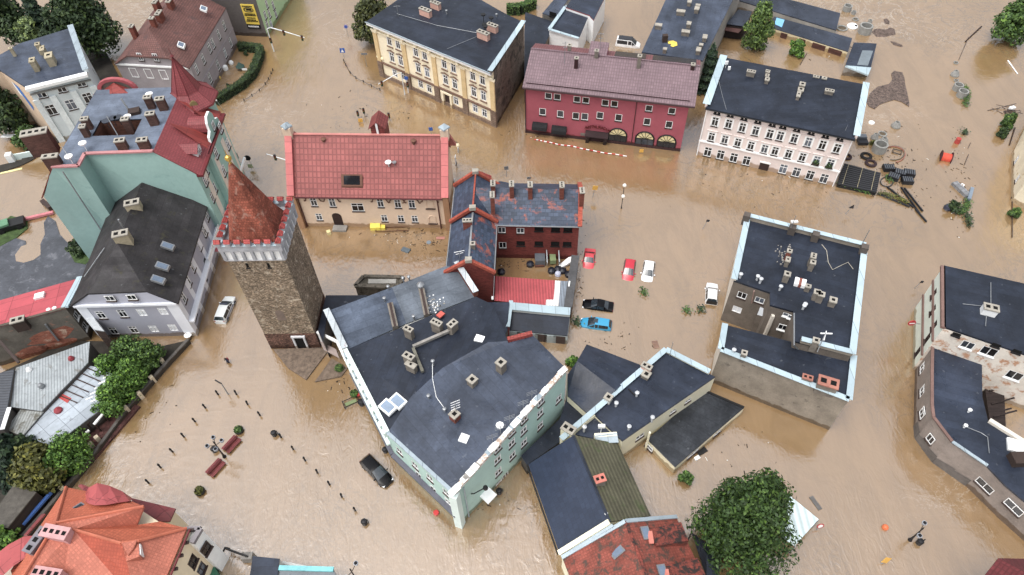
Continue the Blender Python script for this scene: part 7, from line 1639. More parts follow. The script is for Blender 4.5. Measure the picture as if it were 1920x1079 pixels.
def tree(name, label, cat, u, v, zc, R, H0, H1, mat, n, size, seed, nl=22, group=None, top=.55, droop=0, trunk=True):
 "crown centre seen at photo pixel (u, v), height zc"
 p = G(u, v, zc); T = thing(name, label, cat, (p.x, p.y, 0), 0, group)
 if trunk:
  m = MB(); tr = max(.1, R * .07); m.tube([(0, 0, -1), (0, 0, H0 + .3), (R * .03, 0, (H0 + H1) / 2), (0, R * .03, H1 - R * .4)], [tr * 1.3, tr, tr * .7, tr * .2], BARK, 7)
  rng = random.Random(seed)
  for k in range(5): t = k * 1.3; z = H0 + (H1 - H0) * (.1 + k * .1); m.tube([(0, 0, z), (math.cos(t) * R * .5, math.sin(t) * R * .5, z + R * .45)], [tr * .5, tr * .12], BARK, 5)
  m.build('trunk', T)
 crown_mesh(mat, n, size, lobes_round(R, H0, H1, nl, seed, top), seed, droop).build('crown', T)
 return T
def conifer(name, label, cat, u, v, zc, R, H, mat, n, size, seed, group=None):
 p = G(u, v, zc); T = thing(name, label, cat, (p.x, p.y, 0), 0, group); rng = random.Random(seed)
 m = MB(); m.tube([(0, 0, -1), (0, 0, H * .9)], [R * .12, .05], BARK, 6); m.build('trunk', T)
 mb = MB()
 for _ in range(n):
  f = 1 - math.sqrt(rng.random()); z = .4 + f * (H - .4); tier = .82 + .22 * math.sin(z * 4.5); r = R * (1 - f) ** .85 * tier * (1 - .35 * rng.random() ** 2); t = rng.uniform(0, 6.283)
  leaf(mb, Vector((r * math.cos(t), r * math.sin(t), z)), Vector((math.cos(t), math.sin(t), .5)), size * rng.uniform(.6, 1.3), mat, rng)
 mb.build('crown', T); return T
def plants():
 tree('maple_tree', 'very large dense green tree at the bottom beside the white canopy', 'tree', 1403, 980, 7.0, 5.8, 2.4, 13.8, L_BIG, 24000, .21, 11, 52, top=.35)
 tree('broadleaf_tree', 'tall dense green tree behind the white flats, largest at top left', 'tree', 150, 40, 8, 7.2, 3, 14, L_DK, 9000, .42, 12, 30)
 conifer('conifer', 'dark pointed conifer between the pale bush and big tree at top left', 'tree', 68, 30, 6, 3.4, 13, L_CON, 3500, .4, 13)
 tree('broadleaf_tree', 'lighter green bushy tree above the white flats roof', 'tree', 55, 60, 5, 3.6, 1.5, 7.5, leafmat('greyish_leaf', (92, 112, 70)), 3200, .36, 14, 16)
 tree('broadleaf_tree', 'dark tree in the top left corner of the town', 'tree', 12, 35, 6, 4.6, 2, 10, L_DK, 4500, .42, 15)
 tree('broadleaf_tree', 'dark tree under the left edge below the beige flats wall', 'tree', 2, 205, 5, 4.2, 1.5, 9, L_DK, 4200, .4, 16)
 tree('bush', 'low dark shrub by the small white board below the white flats', 'bush', 50, 262, 1.5, 3.0, .2, 3, L_MID, 1800, .3, 17, 10, trunk=False)
 tree('broadleaf_tree', 'dark copper tinged tree at the left end of the yellow tenement', 'tree', 697, 38, 5, 4.2, 1.2, 9.5, L_COP, 5000, .36, 18)
 tree('willow_tree', 'feathery light green tree in the flood behind the pink tenement', 'tree', 1424, 48, 5, 3.4, 1, 9.8, L_WIL, 5200, .27, 19, 24, top=.3, droop=.8)
 conifer('conifer', 'dark evergreen between maroon restaurant and pink tenement', 'tree', 1329, 130, 4, 3.0, 9.5, L_CON, 3600, .36, 20)
 tree('bush', 'bright green bush standing in the flooded yard by the long sheds', 'bush', 1496, 91, 1.6, 1.9, .2, 3.0, L_BR, 1400, .27, 21, 10)
 tree('broadleaf_tree', 'round green tree at the top right corner', 'tree', 1905, 42, 4, 4.2, 1, 8, L_MID, 5200, .33, 22)
 for u, v, r, s, lb in ((1893, 226, 1.7, 31, 'upper green bush by the debris near the weathered cream house'), (1883, 249, 1.1, 32, 'lower dark green bush by the weathered cream house'), (1904, 399, 1.0, 33, 'green bush under the corner of the weathered cream house'), (1288, 896, 1.0, 34, 'small round green bush in the flood by the dark roofed wing'), (145, 462, 1.7, 35, 'dark green bush at the foot of the mint firewall'), (4, 1008, 2.2, 36, 'yellow green bush at the lower left edge'), (1072, 677, .9, 37, 'leafy green shoots between mint house and black gable house'), (1406, 30, .1, 38, '')):
  if lb: tree('bush', lb, 'bush', u, v, r * .8, r, .1, r * 1.5, (L_BR if s in (36, 37) else L_DK if s in (32, 35) else L_MID), int(500 + r * 500), .22, s, 9, trunk=False)
 gd = [(240, 655, 2.5, 'left of the pair of garden trees at the grey house wall', L_MID), (276, 664, 2.3, 'feathery garden tree nearest the grey house corner', L_MID), (205, 690, 2.0, 'small garden tree leaning over the red patched shed roof', L_BR), (248, 698, 2.1, 'garden tree beside the blue cloth behind the garden wall', L_BR), (225, 728, 2.4, 'middle garden tree in the row along the garden wall', L_BR), (205, 752, 2.1, 'last garden tree above the pergola', L_BR), (128, 842, 2.8, 'bright green tree below the pergola', L_BR), (118, 868, 2.3, 'lower bright green tree by the garden wall', L_BR)]
 for k, (u, v, r, lb, mt) in enumerate(gd): tree('garden_tree', lb, 'tree', u, v, 2.6, r * 1.05, 1.0, 4.6, mt, 3000, .18, 40 + k, 24, 'green garden trees behind the wall')
 tree('broadleaf_tree', 'olive brown rounded tree left of the bright green garden trees', 'tree', 66, 876, 3.5, 3.2, 1, 6.2, L_OL, 4200, .27, 51); conifer('conifer', 'dark spruce at the left edge above the garden shed', 'tree', 14, 850, 4, 3.6, 9, L_CON, 4200, .34, 52); tree('broadleaf_tree', 'darker tree behind the olive tree near the shed roofs', 'tree', 48, 845, 2.8, 2.2, 1, 5, L_DK, 2200, .27, 53)
 # clipped hedge round the little garden, hedge at the top
 def hedge(label, pts, wd, ht, mat, n):
  P_ = [G(u, v, ht / 2) for u, v in pts]; o = P_[0]; mb = MB(); rng = random.Random(n); L_ = [(b - a).length for a, b in zip(P_, P_[1:])]
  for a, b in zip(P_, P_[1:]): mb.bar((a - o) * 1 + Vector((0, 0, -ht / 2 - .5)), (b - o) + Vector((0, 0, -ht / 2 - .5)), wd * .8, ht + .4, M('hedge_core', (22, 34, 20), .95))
  for _ in range(n):
   i = rng.choices(range(len(L_)), L_)[0]; a, b = P_[i], P_[i + 1]; p = a + (b - a) * rng.random(); d = (b - a).normalized(); s_ = Vector((-d.y, d.x, 0)); x = rng.uniform(-1, 1)
   if rng.random() < .6: q = p + s_ * x * wd / 2 + Vector((0, 0, ht / 2 + rng.uniform(-.1, .15))); nn = Vector((0, 0, 1))
   else: q = p + s_ * math.copysign(wd / 2, x) + Vector((0, 0, rng.uniform(-ht / 2, ht / 2))); nn = s_ * math.copysign(1, x)
   leaf(mb, q - o, nn, .17 * rng.uniform(.6, 1.3), mat, rng)
  ob = mb.build('hedge', None, (0, 0, 0)); ob.location = o; ob['label'] = label; ob['category'] = 'hedge'
 hedge('clipped green hedge curving round the flooded front garden', [(448, 87), (488, 92), (487, 105), (474, 138), (455, 158), (428, 175), (403, 190)], 1.5, 1.5, L_DK, 3600); hedge('hedge at the top edge beside the rear annexes', [(950, 18), (975, 18), (1002, 6)], 1.8, 2.0, L_MID, 1200)
 # drifting greenery
 for k, (lb, pts) in enumerate((('dark floating branch trailing in the flood near the tyre line', [(1790, 387), (1803, 398)]), ('long floating green branch by the grey floating panels', [(1799, 400), (1806, 396), (1812, 385), (1816, 378)]), ('hooked end of a floating branch lowest in the drift', [(1812, 402), (1816, 412), (1818, 425)]), ('vine hanging on the concrete ring row', [(1810, 163), (1813, 178), (1811, 200)]), ('small green sprig floating above the red barrel', [(1808, 244), (1809, 252)]), ('weeds along the foot of the black pipe stack', [(1574, 345), (1600, 352), (1628, 362)]), ('yellow weeds floating along the boards by the crates', [(1650, 363), (1678, 370), (1700, 380)]), ('weeds round the plastic crates', [(1662, 330), (1672, 338)]), ('weeds floating against the bow of the blue car', [(1078, 600), (1084, 610)]), ('dark sprigs floating left of the white van', [(1288, 580), (1290, 586)]), ('green sprig floating right of the white van', [(1313, 578), (1316, 584)]), ('sprig floating below the white car', [(1206, 545), (1208, 552)]))):
  mb = MB(); rng = random.Random(70 + k); P_ = [G(u, v, .15) for u, v in pts]; o = P_[0]
  mb.tube([p - o for p in P_], .05, BARK, 5)
  for a, b in zip(P_, P_[1:]):
   for _ in range(int(40 + (b - a).length * 45)): p = a + (b - a) * rng.random() - o + Vector((rng.gauss(0, .32), rng.gauss(0, .32), rng.uniform(-.05, .45))); leaf(mb, p, Vector((0, 0, 1)), .17, (L_OL if 'yellow' in lb else L_MID if k % 2 else L_DK), rng)
  ob = mb.build('floating_branch' if 'weeds' not in lb else 'weeds'); ob.location = o; tag(ob, lb, 'plants')
plants()

# ------------------------------------------------------------------ vehicles
RUB = M('tyre_rubber', (24, 24, 26), .8); RIM = M('alloy_rim', (150, 152, 156), .35, metal=.7); LAMP = M('headlight_lens', (226, 230, 234), .15); TAIL = M('tail_light_red', (150, 24, 26), .25); CGL = M('car_glass', (44, 54, 62), .08, var=.4, spec=1.0)
def paint(name, rgb): return M(name, rgb, .22, var=.05, sc=1.0, spec=.6)
def car(label, front, back, col, kind='hatch', sink=.6, pitch=0.0, group='cars standing in the flood', L=None):
 "front / back: photo pixels of the two ends at water level"
 a, b = G(*back), G(*front); d = b - a; L = L or min(4.7, max(3.9, d.length)); c = (a + b) / 2; rz = math.atan2(d.y, d.x); W = 1.76
 T = thing('car' if kind != 'van' else 'van', label, 'car' if kind != 'van' else 'van', (c.x, c.y, -sink), rz, group); T.rotation_euler = (0, pitch, rz)
 H = {'hatch': 1.48, 'sedan': 1.44, 'wagon': 1.5, 'van': 1.95}[kind]; bel = .92 if kind != 'van' else 1.12; h = L / 2
 # stations along x: (x, half width, belt height, roof height or None, roof half width)
 st = {'hatch': [(-h, .74, .8, None), (-h + .06, .82, .95, None), (-h + .42, .86, bel, H - .1), (-.35, .88, bel, H), (.12, .88, bel, H - .01), (h - 1.05, .87, bel, None), (h - .35, .82, bel - .16, None), (h, .62, .62, None)],
          'sedan': [(-h, .74, .84, None), (-h + .08, .82, .95, None), (-h + .72, .86, .97, None), (-h + 1.3, .87, bel, H - .08), (-.2, .88, bel, H), (.1, .88, bel, H - .02), (h - 1.2, .87, bel, None), (h - .4, .82, bel - .16, None), (h, .62, .62, None)],
          'wagon': [(-h, .78, .85, None), (-h + .05, .84, .95, None), (-h + .34, .86, bel, H - .06), (-.4, .88, bel, H), (.15, .88, bel, H - .02), (h - 1.1, .87, bel, None), (h - .35, .82, bel - .16, None), (h, .62, .62, None)],
          'van': [(-h, .86, 1.0, None), (-h + .04, .9, bel, None), (-h + .16, .92, bel, H), (0, .94, bel, H), (.75, .94, bel, H - .04), (h - .8, .92, bel, None), (h - .3, .86, bel - .18, None), (h, .7, .7, None)]}[kind]
 m = MB(); m.smooth = False; rings = []
 for x, w, zb, zr in st:
  wr = w * .74 if kind != 'van' else w * .84
  top = [(wr, zr), (wr * .55, zr + .05), (0, zr + .065)] if zr else [(w * .9, zb + .03), (w * .5, zb + .075), (0, zb + .09)]
  hp = [(w * .9, .2), (w, .45), (w, zb - .12), (w * .97, zb)] + top
  rings.append([Vector((x, y, z)) for y, z in hp] + [Vector((x, -y, z)) for y, z in hp[-2::-1]])
 for A_, C_ in zip(rings, rings[1:]):
  for k in range(len(A_) - 1): m.face([A_[k], A_[k + 1], C_[k + 1], C_[k]][::-1], col)
  m.face([A_[0], C_[0], C_[-1], A_[-1]][::-1], BLACK)
 m.face(rings[0], col); m.face(rings[-1][::-1], col)
 bm_ = m.build('body', T, (0, 0, 0), weld=True)
 for p in bm_.data.polygons: p.use_smooth = True
 bm_.data.set_sharp_from_angle(angle=rad(38))
 cab = [i for i, s in enumerate(st) if s[3]]
 def glass(nm, q, inset=.09, off=.012):
  q = [Vector(p) for p in q]; c_ = sum(q, Vector()) / len(q); n_ = (q[1] - q[0]).cross(q[2] - q[0]).normalized()
  if n_.z < 0 and abs(n_.z) > .2: n_ = -n_
  if abs(n_.z) <= .2 and n_.dot(Vector((0, c_.y, 0))) < 0: n_ = -n_
  q = [p + (c_ - p) * inset + n_ * off for p in q]; g = MB(); g.face(q, CGL); g.face([p - n_ * .006 for p in q][::-1], CGL); return g.build(nm, T, (0, 0, 0))
 def screen(nm, A_, C_):
  g = MB(); T_ = [A_[k] for k in range(4, 9)]; U_ = [C_[k] for k in range(4, 9)]
  n_ = (T_[2] - U_[2]).cross(T_[4] - T_[0]).normalized(); n_ = n_ if n_.z > 0 else -n_
  rows_ = [[Vector((t.x, t.y * .95, t.z)).lerp(Vector((u.x, u.y * .97, u.z)), f) + n_ * .016 for t, u in zip(T_, U_)] for f in (.02, .97)]
  for k in range(4): g.face([rows_[0][k], rows_[0][k + 1], rows_[1][k + 1], rows_[1][k]], CGL)
  return g.build(nm, T, (0, 0, 0))
 screen('windscreen', rings[cab[-1]], rings[cab[-1] + 1]); screen('rear_window', rings[cab[0]], rings[cab[0] - 1])
 for sg in (3, -4):
  o4 = 4 if sg == 3 else -5
  for i, j in zip(cab, cab[1:]): glass('side_window', [rings[i][sg], rings[j][sg], rings[j][o4], rings[i][o4]], .1)
  glass('side_window', [rings[cab[-1]][sg], rings[cab[-1] + 1][sg], rings[cab[-1]][o4]], .2)
 for s_ in (-1, 1):
  g = MB(); g.box((h - .2, s_ * .58, .58), (.22, .34, .14), LAMP, -s_ * .35); g.build('headlight', T, (0, 0, 0)); g = MB(); g.box((-h + .04, s_ * .66, .72), (.1, .22, .2), TAIL); g.build('tail_light', T, (0, 0, 0))
  g = MB(); g.box((h - 1.45, s_ * .98, bel), (.12, .2, .14), col if kind != 'van' else BLACK); g.build('wing_mirror', T, (0, 0, 0))
  for x in (h - .85, -h + .8):
   g = MB(); g.tube([(x, s_ * .70, .31), (x, s_ * .9, .31)], .31, RUB, 12); wl = g.build('wheel', T, (0, 0, 0)); g = MB(); g.tube([(x, s_ * .88, .31), (x, s_ * .91, .31)], .19, RIM, 10); g.build('rim', wl, (0, 0, 0))
 return T, h, H
RED1, RED2 = paint('coral_red_paint', (214, 62, 72)), paint('crimson_paint', (196, 30, 54)); CW = paint('white_car_paint', (232, 234, 236)); CB = M('black_car_paint', (12, 12, 16), .2, var=.05, spec=.25); CT = paint('turquoise_paint', (20, 150, 196))
def vehicles():
 car('coral red car beside the dark yard wall', (1102, 506), (1107, 469), RED1, 'sedan', .68, .05)
 car('crimson car left of the white car in the flooded car park', (1176, 528), (1182, 489), RED2, 'hatch', .66, .06)
 car('white car right of the crimson car in the flooded car park', (1212, 530), (1218, 492), CW, 'hatch', .66, .06)
 T, h, H = car('white estate like van with dark tailgate left of the grey block', (1335, 533), (1333, 572), CW, 'wagon', .5, 0)
 m = MB(); m.box((-h + .0, 0, .62), (.06, 1.5, .7), BLACK); m.build('tailgate', T)
 car('black saloon above the turquoise car', (1092, 570), (1150, 578), CB, 'sedan', .62, .0)
 T, h, H = car('turquoise hatchback with dark sunroof below the black saloon', (1088, 605), (1147, 613), CT, 'hatch', .6, .02); m = MB(); m.box((.05, 0, H - .0), (.6, .7, .075), CGL); m.build('sunroof', T)
 T, h, H = car('white estate with roof light bar and side stripe by the tower', (434, 560), (414, 608), paint('silver_white_paint', (216, 222, 222)), 'wagon', .22, .0)
 m = MB(); m.box((.2, 0, H + .06), (.25, 1.0, .12), M('light_bar', (60, 66, 84), .3)); m.build('light_bar', T); m = MB()
 for s_ in (-1, 1): m.box((-.2, s_ * .886, .62), (3.2, .012, .16), M('stripe_blue', (40, 70, 140), .4))
 m.build('side_stripe', T)
 car('black car parked along the mint corner house front', (731, 911), (684, 862), CB, 'hatch', .25, 0)
 T, h, H = car('white panel van with dark roof load at the depot wall', (1203, 88), (1152, 82), CW, 'van', .55, 0, L=4.9); m = MB(); m.box((-.6, 0, H + .07), (2.8, 1.35, .12), M('dark_roof_load', (52, 54, 60), .6)); m.build('roof_load', T)
 # trailer at the left edge
 p = G(20, 426, .3); T = thing('trailer', 'dark trailer with green load at the left edge of the asphalt yard', 'trailer', (p.x, p.y, .1), rad(22)); m = MB(); m.box((0, 0, .35), (4.6, 1.9, .7), BLACK); m.bar((-2.4, -.9, .3), (-2.4, .9, .3), .3, 1.5, SILL); m.build('bed', T); m = MB(); m.box((-.6, 0, 1.06), (1.5, 1.6, .35), M('green_tarpaulin', (90, 140, 106), .6), .1); m.build('load', T)
 for x in (-1.2, 1.4):
  for s_ in (-1, 1): m = MB(); m.tube([(x, s_ * .85, .35), (x, s_ * 1.05, .35)], .4, RUB, 12); m.build('wheel', T)
vehicles()

# ------------------------------------------------------------------ street furniture
DKM = M('dark_cast_iron', (34, 34, 38), .55, metal=.2)
def furniture():
 # bollards: one built, the rest copied
 T = thing('bollard', 'dark iron bollard in the left curving row of the flooded square', 'bollard', group='bollards standing in the flooded square')
 m = MB(); m.lathe((0, 0, -1), [(.14, 0), (.12, 1.0), (.1, 1.65), (.15, 1.7), (.13, 1.8), (.05, 1.9)], DKM, 8); m.build('post', T); m = MB(); m.lathe((0, 0, .9), [(.05, 0), (.1, .06), (.05, .14), (0, .16)], DKM, 8); m.build('knob', T)
 left = px([(1470, 432), (1595, 432), (1670, 500), (1385, 522), (1315, 615), (1240, 718), (1165, 820), (1084, 926), (1004, 1030)], 0, 620); right = px([(602, 2), (745, 150), (827, 232), (907, 307), (990, 390), (1072, 470), (1153, 552), (1244, 643)], 320, 779)
 for i, (u, v) in enumerate(left + right):
  p = G(u, v); tilt = random.Random(i).uniform(-.06, .06)
  if i == 0: T.location = p
  else: copy_tree(T, p, label=None if i < len(left) else 'dark iron bollard in the straight diagonal row right of the benches', rot=(tilt, -tilt, i))
 # benches
 WD = M('maroon_bench_wood', (132, 58, 60), .6, 'wood', var=.15)
 for u, v, u2, v2, lb in ((434, 833, 448, 818, 'upper maroon double slatted bench beside the round planter'), (404, 877, 418, 862, 'lower maroon double slatted bench below the candelabra lamp')):
  p = G(u, v, .3); q = G(u2, v2, .3); d = q - p; rz = math.atan2(d.y, d.x); T = thing('bench', lb, 'bench', (p.x, p.y, 0), rz, 'maroon benches in the flooded square')
  for s_ in (-1, 1):
   m = MB()
   for k in range(4): m.box((0, s_ * (.16 + k * .15), .28), (2.2, .12, .05), WD)
   m.build('seat', T); m = MB()
   for k in range(2): m.box((0, s_ * .07, .42 + k * .16), (2.2, .05, .12), WD)
   m.build('backrest', T)
  for x in (-.85, .85): m = MB(); m.box((x, 0, -.4), (.1, 1.3, .67), DKM); m.build('leg', T)
 # candelabra and other lamps
 def candelabra(lb, base, h, arms, lean=(0, 0), rz=0.0, glass=None):
  p = G(*base); T = thing('street_lamp', lb, 'lamp', (p.x, p.y, 0), rz); T.rotation_euler = (lean[0], lean[1], rz); m = MB()
  m.lathe((0, 0, -1), [(.26, 0), (.24, 1.1), (.13, 1.5), (.09, 2.2), (.06, h + 1), (.1, h + 1.1), (.02, h + 1.6)], DKM, 8); m.build('post', T); gl = glass or M('lamp_glass', (150, 156, 166), .2)
  for k in range(arms):
   t = 2 * math.pi * k / arms + .4; c, s_ = math.cos(t), math.sin(t); m = MB(); m.tube([(0, 0, h - .5), (c * .5, s_ * .5, h - .25), (c * .85, s_ * .85, h), (c * .85, s_ * .85, h + .15)], .04, DKM, 5); a = m.build('arm', T); m = MB(); m.lathe((c * .85, s_ * .85, h - .4), [(.08, 0), (.25, .2), (.27, .5)], gl, 8); m.lathe((c * .85, s_ * .85, h + .1), [(.2, 0), (.12, .15), (.03, .3)], DKM, 8); m.build('lantern', a)
 candelabra('four armed black candelabra lamp between the two maroon benches', (421, 857), 3.6, 4, (0, 0)); candelabra('twin lantern street lamp cut by the bottom edge', (670, 1090), 3.6, 2, rz=.6); candelabra('twin lantern street lamp rising from the flood at lower right', (1706, 1013), 3.2, 2, (0, .0), rz=.5)
 WG = M('white_lamp_globe', (240, 236, 226), .3)
 p = G(1165, 391); T = thing('street_lamp', 'slim street lamp with white globes by the brick gaol', 'lamp', (p.x, p.y, 0)); m = MB(); m.lathe((0, 0, -1), [(.12, 0), (.1, 1.2), (.06, 1.6), (.05, 6.3)], DKM, 8); m.bar((-.05, 0, 2.9), (.05, 0, 2.9), .1, .1, DKM); m.build('post', T)
 for z in (2.4, 4.7): m = MB(); m.lathe((.0, -.16, z), [(.05, 0), (.27, .2), (.3, .4), (.2, .6), (0, .68)], WG, 10); m.build('globe', T)
 p = G(428, 740); T = thing('street_lamp', 'plain grey lamp post above the first bollards', 'lamp', (p.x, p.y, 0)); m = MB(); m.tube([(0, 0, -1), (0, 0, 2.6)], [.1, .07], STEEL, 8); m.build('post', T); m = MB(); m.bar((0, 0, 2.6), (-.9, .5, 2.75), .16, .1, DKM); m.build('lamp_head', T)
 for (u, v, zz, bl, wn) in ((858, 273, 5.0, (856, 268), 'wall lamp with round white globe on the cream hall side wall'), (709, 106, 4.2, (722, 104), 'left pale globe lamp on the yellow tenement corner'), (717, 110, 4.2, (726, 112), 'right pale globe lamp on the yellow tenement corner')):
  p = G(u, v, zz); m = MB(); m.lathe((0, 0, -.3), [(.05, 0), (.32, .2), (.34, .4), (.2, .62), (0, .7)], M('cream_lamp_globe', (240, 226, 186), .3), 10); T = thing('wall_lamp', wn, 'lamp', p); m.build('globe', T); m = MB(); m.tube([(0, 0, .3), (0, 0, .6), (0.6 if u < 800 else -.7, .3, .7), (1.1 if u < 800 else -1.0, .4, .2)], .05, DKM, 5); m.build('bracket', T)
 # traffic lights
 def head(parent, c, n=3, white_back=False):
  m = MB(); m.box((c[0], c[1], c[2] - .5), (.36, .3, 1.05), BLACK); hd = m.build('signal_head', parent)
  for k in range(3): m = MB(); m.tube([(c[0], c[1] - .15, c[2] - .3 + k * .33), (c[0], c[1] - .18, c[2] - .3 + k * .33)], .11, (M('lens_green', (30, 90, 60), .3), M('lens_amber', (150, 110, 30), .3), M('lens_red', (120, 26, 26), .3))[k], 8); m.build('lens', hd)
  return hd
 WP = M('white_mast', (222, 226, 228), .45)
 p = G(514, 97); T = thing('traffic_light', 'white traffic light gantry arm reaching over the street at the top', 'traffic light', (p.x, p.y, 0)); e = G(571, 71, 5.2) - p; s0 = G(504, 52, 5.3) - p; m = MB(); m.tube([(0, 0, -1), (0, 0, 5.0), s0 + Vector((.3, 0, 0)), (s0 + e) / 2 + Vector((0, 0, .1)), e], [.12, .11, .1, .08, .06], WP, 8); m.build('mast', T)
 for t in (.42, .93): q = s0 + (e - s0) * t; head(T, (q.x, q.y - .1, q.z - .2))
 head(T, (.1, -.25, 2.6))
 p = G(766, 174); T = thing('traffic_light', 'traffic light mast with blue arrow sign before the yellow tenement', 'traffic light', (p.x, p.y, 0)); m = MB(); m.tube([(0, 0, -1), (0, 0, 3.6)], .1, WP, 8); m.build('mast', T); head(T, (.1, -.25, 1.9)); m = MB(); m.tube([(0, -.15, 3.3), (0, -.2, 3.3)], .4, M('sign_blue', (40, 92, 180), .5), 12); m.build('blue_sign', T)
 a, b = G(752, 135, 5), G(709, 158.5, 5); T = thing('traffic_light', 'white overhead signal arm sticking out from the yellow tenement corner', 'traffic light', (a.x, a.y, 0)); m = MB(); m.tube([(0, 0, -1), (0, 0, 4.8), (b - a) * .15 + Vector((0, 0, 5.05)), (b - a) + Vector((0, 0, 5))], [.13, .11, .1, .06], WP, 8); m.build('mast', T); q = (b - a) * .85; head(T, (q.x, q.y - .1, 4.8))
 a, b = G(542, 303, 5), G(500, 289, 5); T = thing('traffic_light', 'white signal arm poking out from behind the cream hall', 'traffic light', (a.x, a.y, 0)); m = MB(); m.tube([(0, 0, -1), (0, 0, 4.8), (b - a) * .1 + Vector((0, 0, 5.05)), (b - a) + Vector((0, 0, 5))], [.13, .11, .1, .06], WP, 8); m.build('mast', T); q = (b - a) * .62; head(T, (q.x, q.y - .1, 4.9))
 for u, v, lb in ((684, 217, 'low black signal head by the yellow plate near the crossing'), (673, 222, 'slim black signal head on the left near the crossing'), (731, 226, 'black signal head nearest the yellow tenement front'), (448, 302, 'small black signal head at the mint street front')):
  p = G(u, v); T = thing('traffic_light', lb, 'traffic light', (p.x, p.y, 0)); m = MB(); m.tube([(0, 0, -1), (0, 0, .9)], .06, STEEL, 6); m.build('mast', T); head(T, (0, -.1, 1.1))
 # road signs
 def sign(lb, base, h, col, shape='round', r=.4, lean=(0, 0), back=False):
  p = G(*base); T = thing('road_sign', lb, 'road sign', (p.x, p.y, 0)); T.rotation_euler = (lean[0], lean[1], 0); m = MB(); m.tube([(0, 0, -1), (0, 0, h + .2)], .04, STEEL, 6); m.build('post', T); m = MB()
  if shape == 'round': m.tube([(0, -.05, h), (0, -.1, h)], r, col, 14)
  elif shape == 'square': m.box((0, -.08, h - r), (2 * r, .05, 2 * r), col)
  elif shape == 'arrow': m.box((0, -.08, h - .25), (2.4 * r, .05, .4), col)
  else: m.face([(-r, -.08, h - r), (r, -.08, h - r), (0, -.08, h + r)], col); m.face([(-r, -.04, h - r), (r, -.04, h - r), (0, -.04, h + r)][::-1], col)
  m.build('plate', T); return T
 BL = M('sign_blue', (40, 92, 180), .5); YL = M('sign_yellow', (226, 170, 40), .5); LIL = M('sign_lilac', (150, 136, 190), .5); GRB = M('sign_back_grey', (110, 114, 120), .5)
 T = sign('round lilac no parking sign in the middle of the top street', (653, 70), 2.4, LIL, r=.45); m = MB(); m.tube([(0, -.105, 2.4), (0, -.11, 2.4)], .3, BL, 12); m.build('blue_disc', T)
 T = sign('square blue crossing sign with white figure in the top street', (645, 108), 1.6, BL, 'square', .5); m = MB(); m.face([(-.3, -.12, 1.25), (.3, -.12, 1.25), (0, -.12, 1.9)], WHITE); m.build('white_triangle', T)
 sign('direction sign post at the corner garden of the yellow tenement', (688, 126), 3.0, GRB, 'arrow', .5); sign('blue arrow sign above the cream hall roof', (809, 252), 1.2, BL, 'square', .35); sign('yellow plate on a post by the low signal heads', (677, 230), .5, YL, 'square', .4); sign('sign post with yellow diamond by the brick gaol end', (1111, 371), 2.2, YL, 'square', .42, (.0, .12)); sign('slim sign seen edge on behind the brick gaol', (950, 332), 2.0, GRB, 'square', .35); sign('second slim sign seen edge on behind the gaol chimneys', (992, 352), 2.2, GRB, 'arrow', .25)
 sign('triangular dark sign near the black pipe stack', (1585, 402), 1.8, M('sign_back_dark', (52, 50, 54), .6), 'tri', .42, (0, .3)); sign('leaning pole sign left of the grey block', (1317, 430), 2.0, M('sign_back_dark', (52, 50, 54)), 'arrow', .2, (0, .25)); sign('dark leaning stick sign between grey block and right tenement', (1714, 541), 1.6, M('sign_back_dark', (52, 50, 54)), 'arrow', .2, (0, .3)); T = sign('round red rimmed sign beside the white canopy', (1530, 994), .9, M('sign_red', (190, 30, 40)), r=.42, lean=(-.2, .3)); m = MB(); m.tube([(0, -.101, .9), (0, -.115, .9)], .3, WHITE, 12); m.build('white_disc', T)
 sign('yellow star shaped sign fallen over at the lower right', (1652, 1058), .8, YL, 'square', .42, (-.3, .5)); sign('white sign arm on the left garden pole', (465, 148), 2.2, WHITE, 'arrow', .4); sign('tilted white round sign at the yellow tenement foot', (909, 224), .3, WHITE, r=.45); T = sign('pole with dark round mirror by the mint street front', (476, 316), 2.4, DKM, 'round', .55, (0, -.15)); sign('pale green sign box by the round mirror pole', (472, 318), .8, M('sign_pale_green', (176, 190, 150), .6), 'square', .4); sign('plain white sign pole at the hedge end', (420, 208), 2.6, WHITE, 'arrow', .12, (0, -.25)); sign('tall thin yellow grit sign before the restaurant', (1202, 287), .5, YL, 'square', .35)
 # bins, planters, grit box etc
 def bin_(lb, u, v, s=1.0): p = G(u, v); T = thing('litter_bin', lb, 'bin', (p.x, p.y, 0)); m = MB(); m.lathe((0, 0, -.6), [(.3 * s, 0), (.34 * s, 1.2), (.3 * s, 1.25)], DKM, 10); m.build('body', T); m = MB(); m.lathe((0, 0, .64), [(.38 * s, 0), (.3 * s, .14), (.05, .2)], DKM, 10); m.build('lid', T); m = MB(); m.box((.42, .1, -.5), (.08, .08, 1.4), DKM); m.build('post', T)
 for lb, u, v in (('black litter bin at the head of the diagonal bollard row', 515, 816), ('black litter bin between candelabra lamp and lower bench', 403, 846), ('black litter bin at the lower end of the diagonal bollard row', 684, 982), ('black litter bin at the bend of the mint front', 723, 847), ('large black bin against the mint house by the small bench', 679, 758), ('black bin below the white canopy of the mint wall', 936, 924), ('dark litter bin by the lower right twin lamp', 1722, 1019)): bin_(lb, u, v, 1.3 if 'large' in lb else 1.0)
 PLT = M('dark_planter', (44, 42, 40), .8)
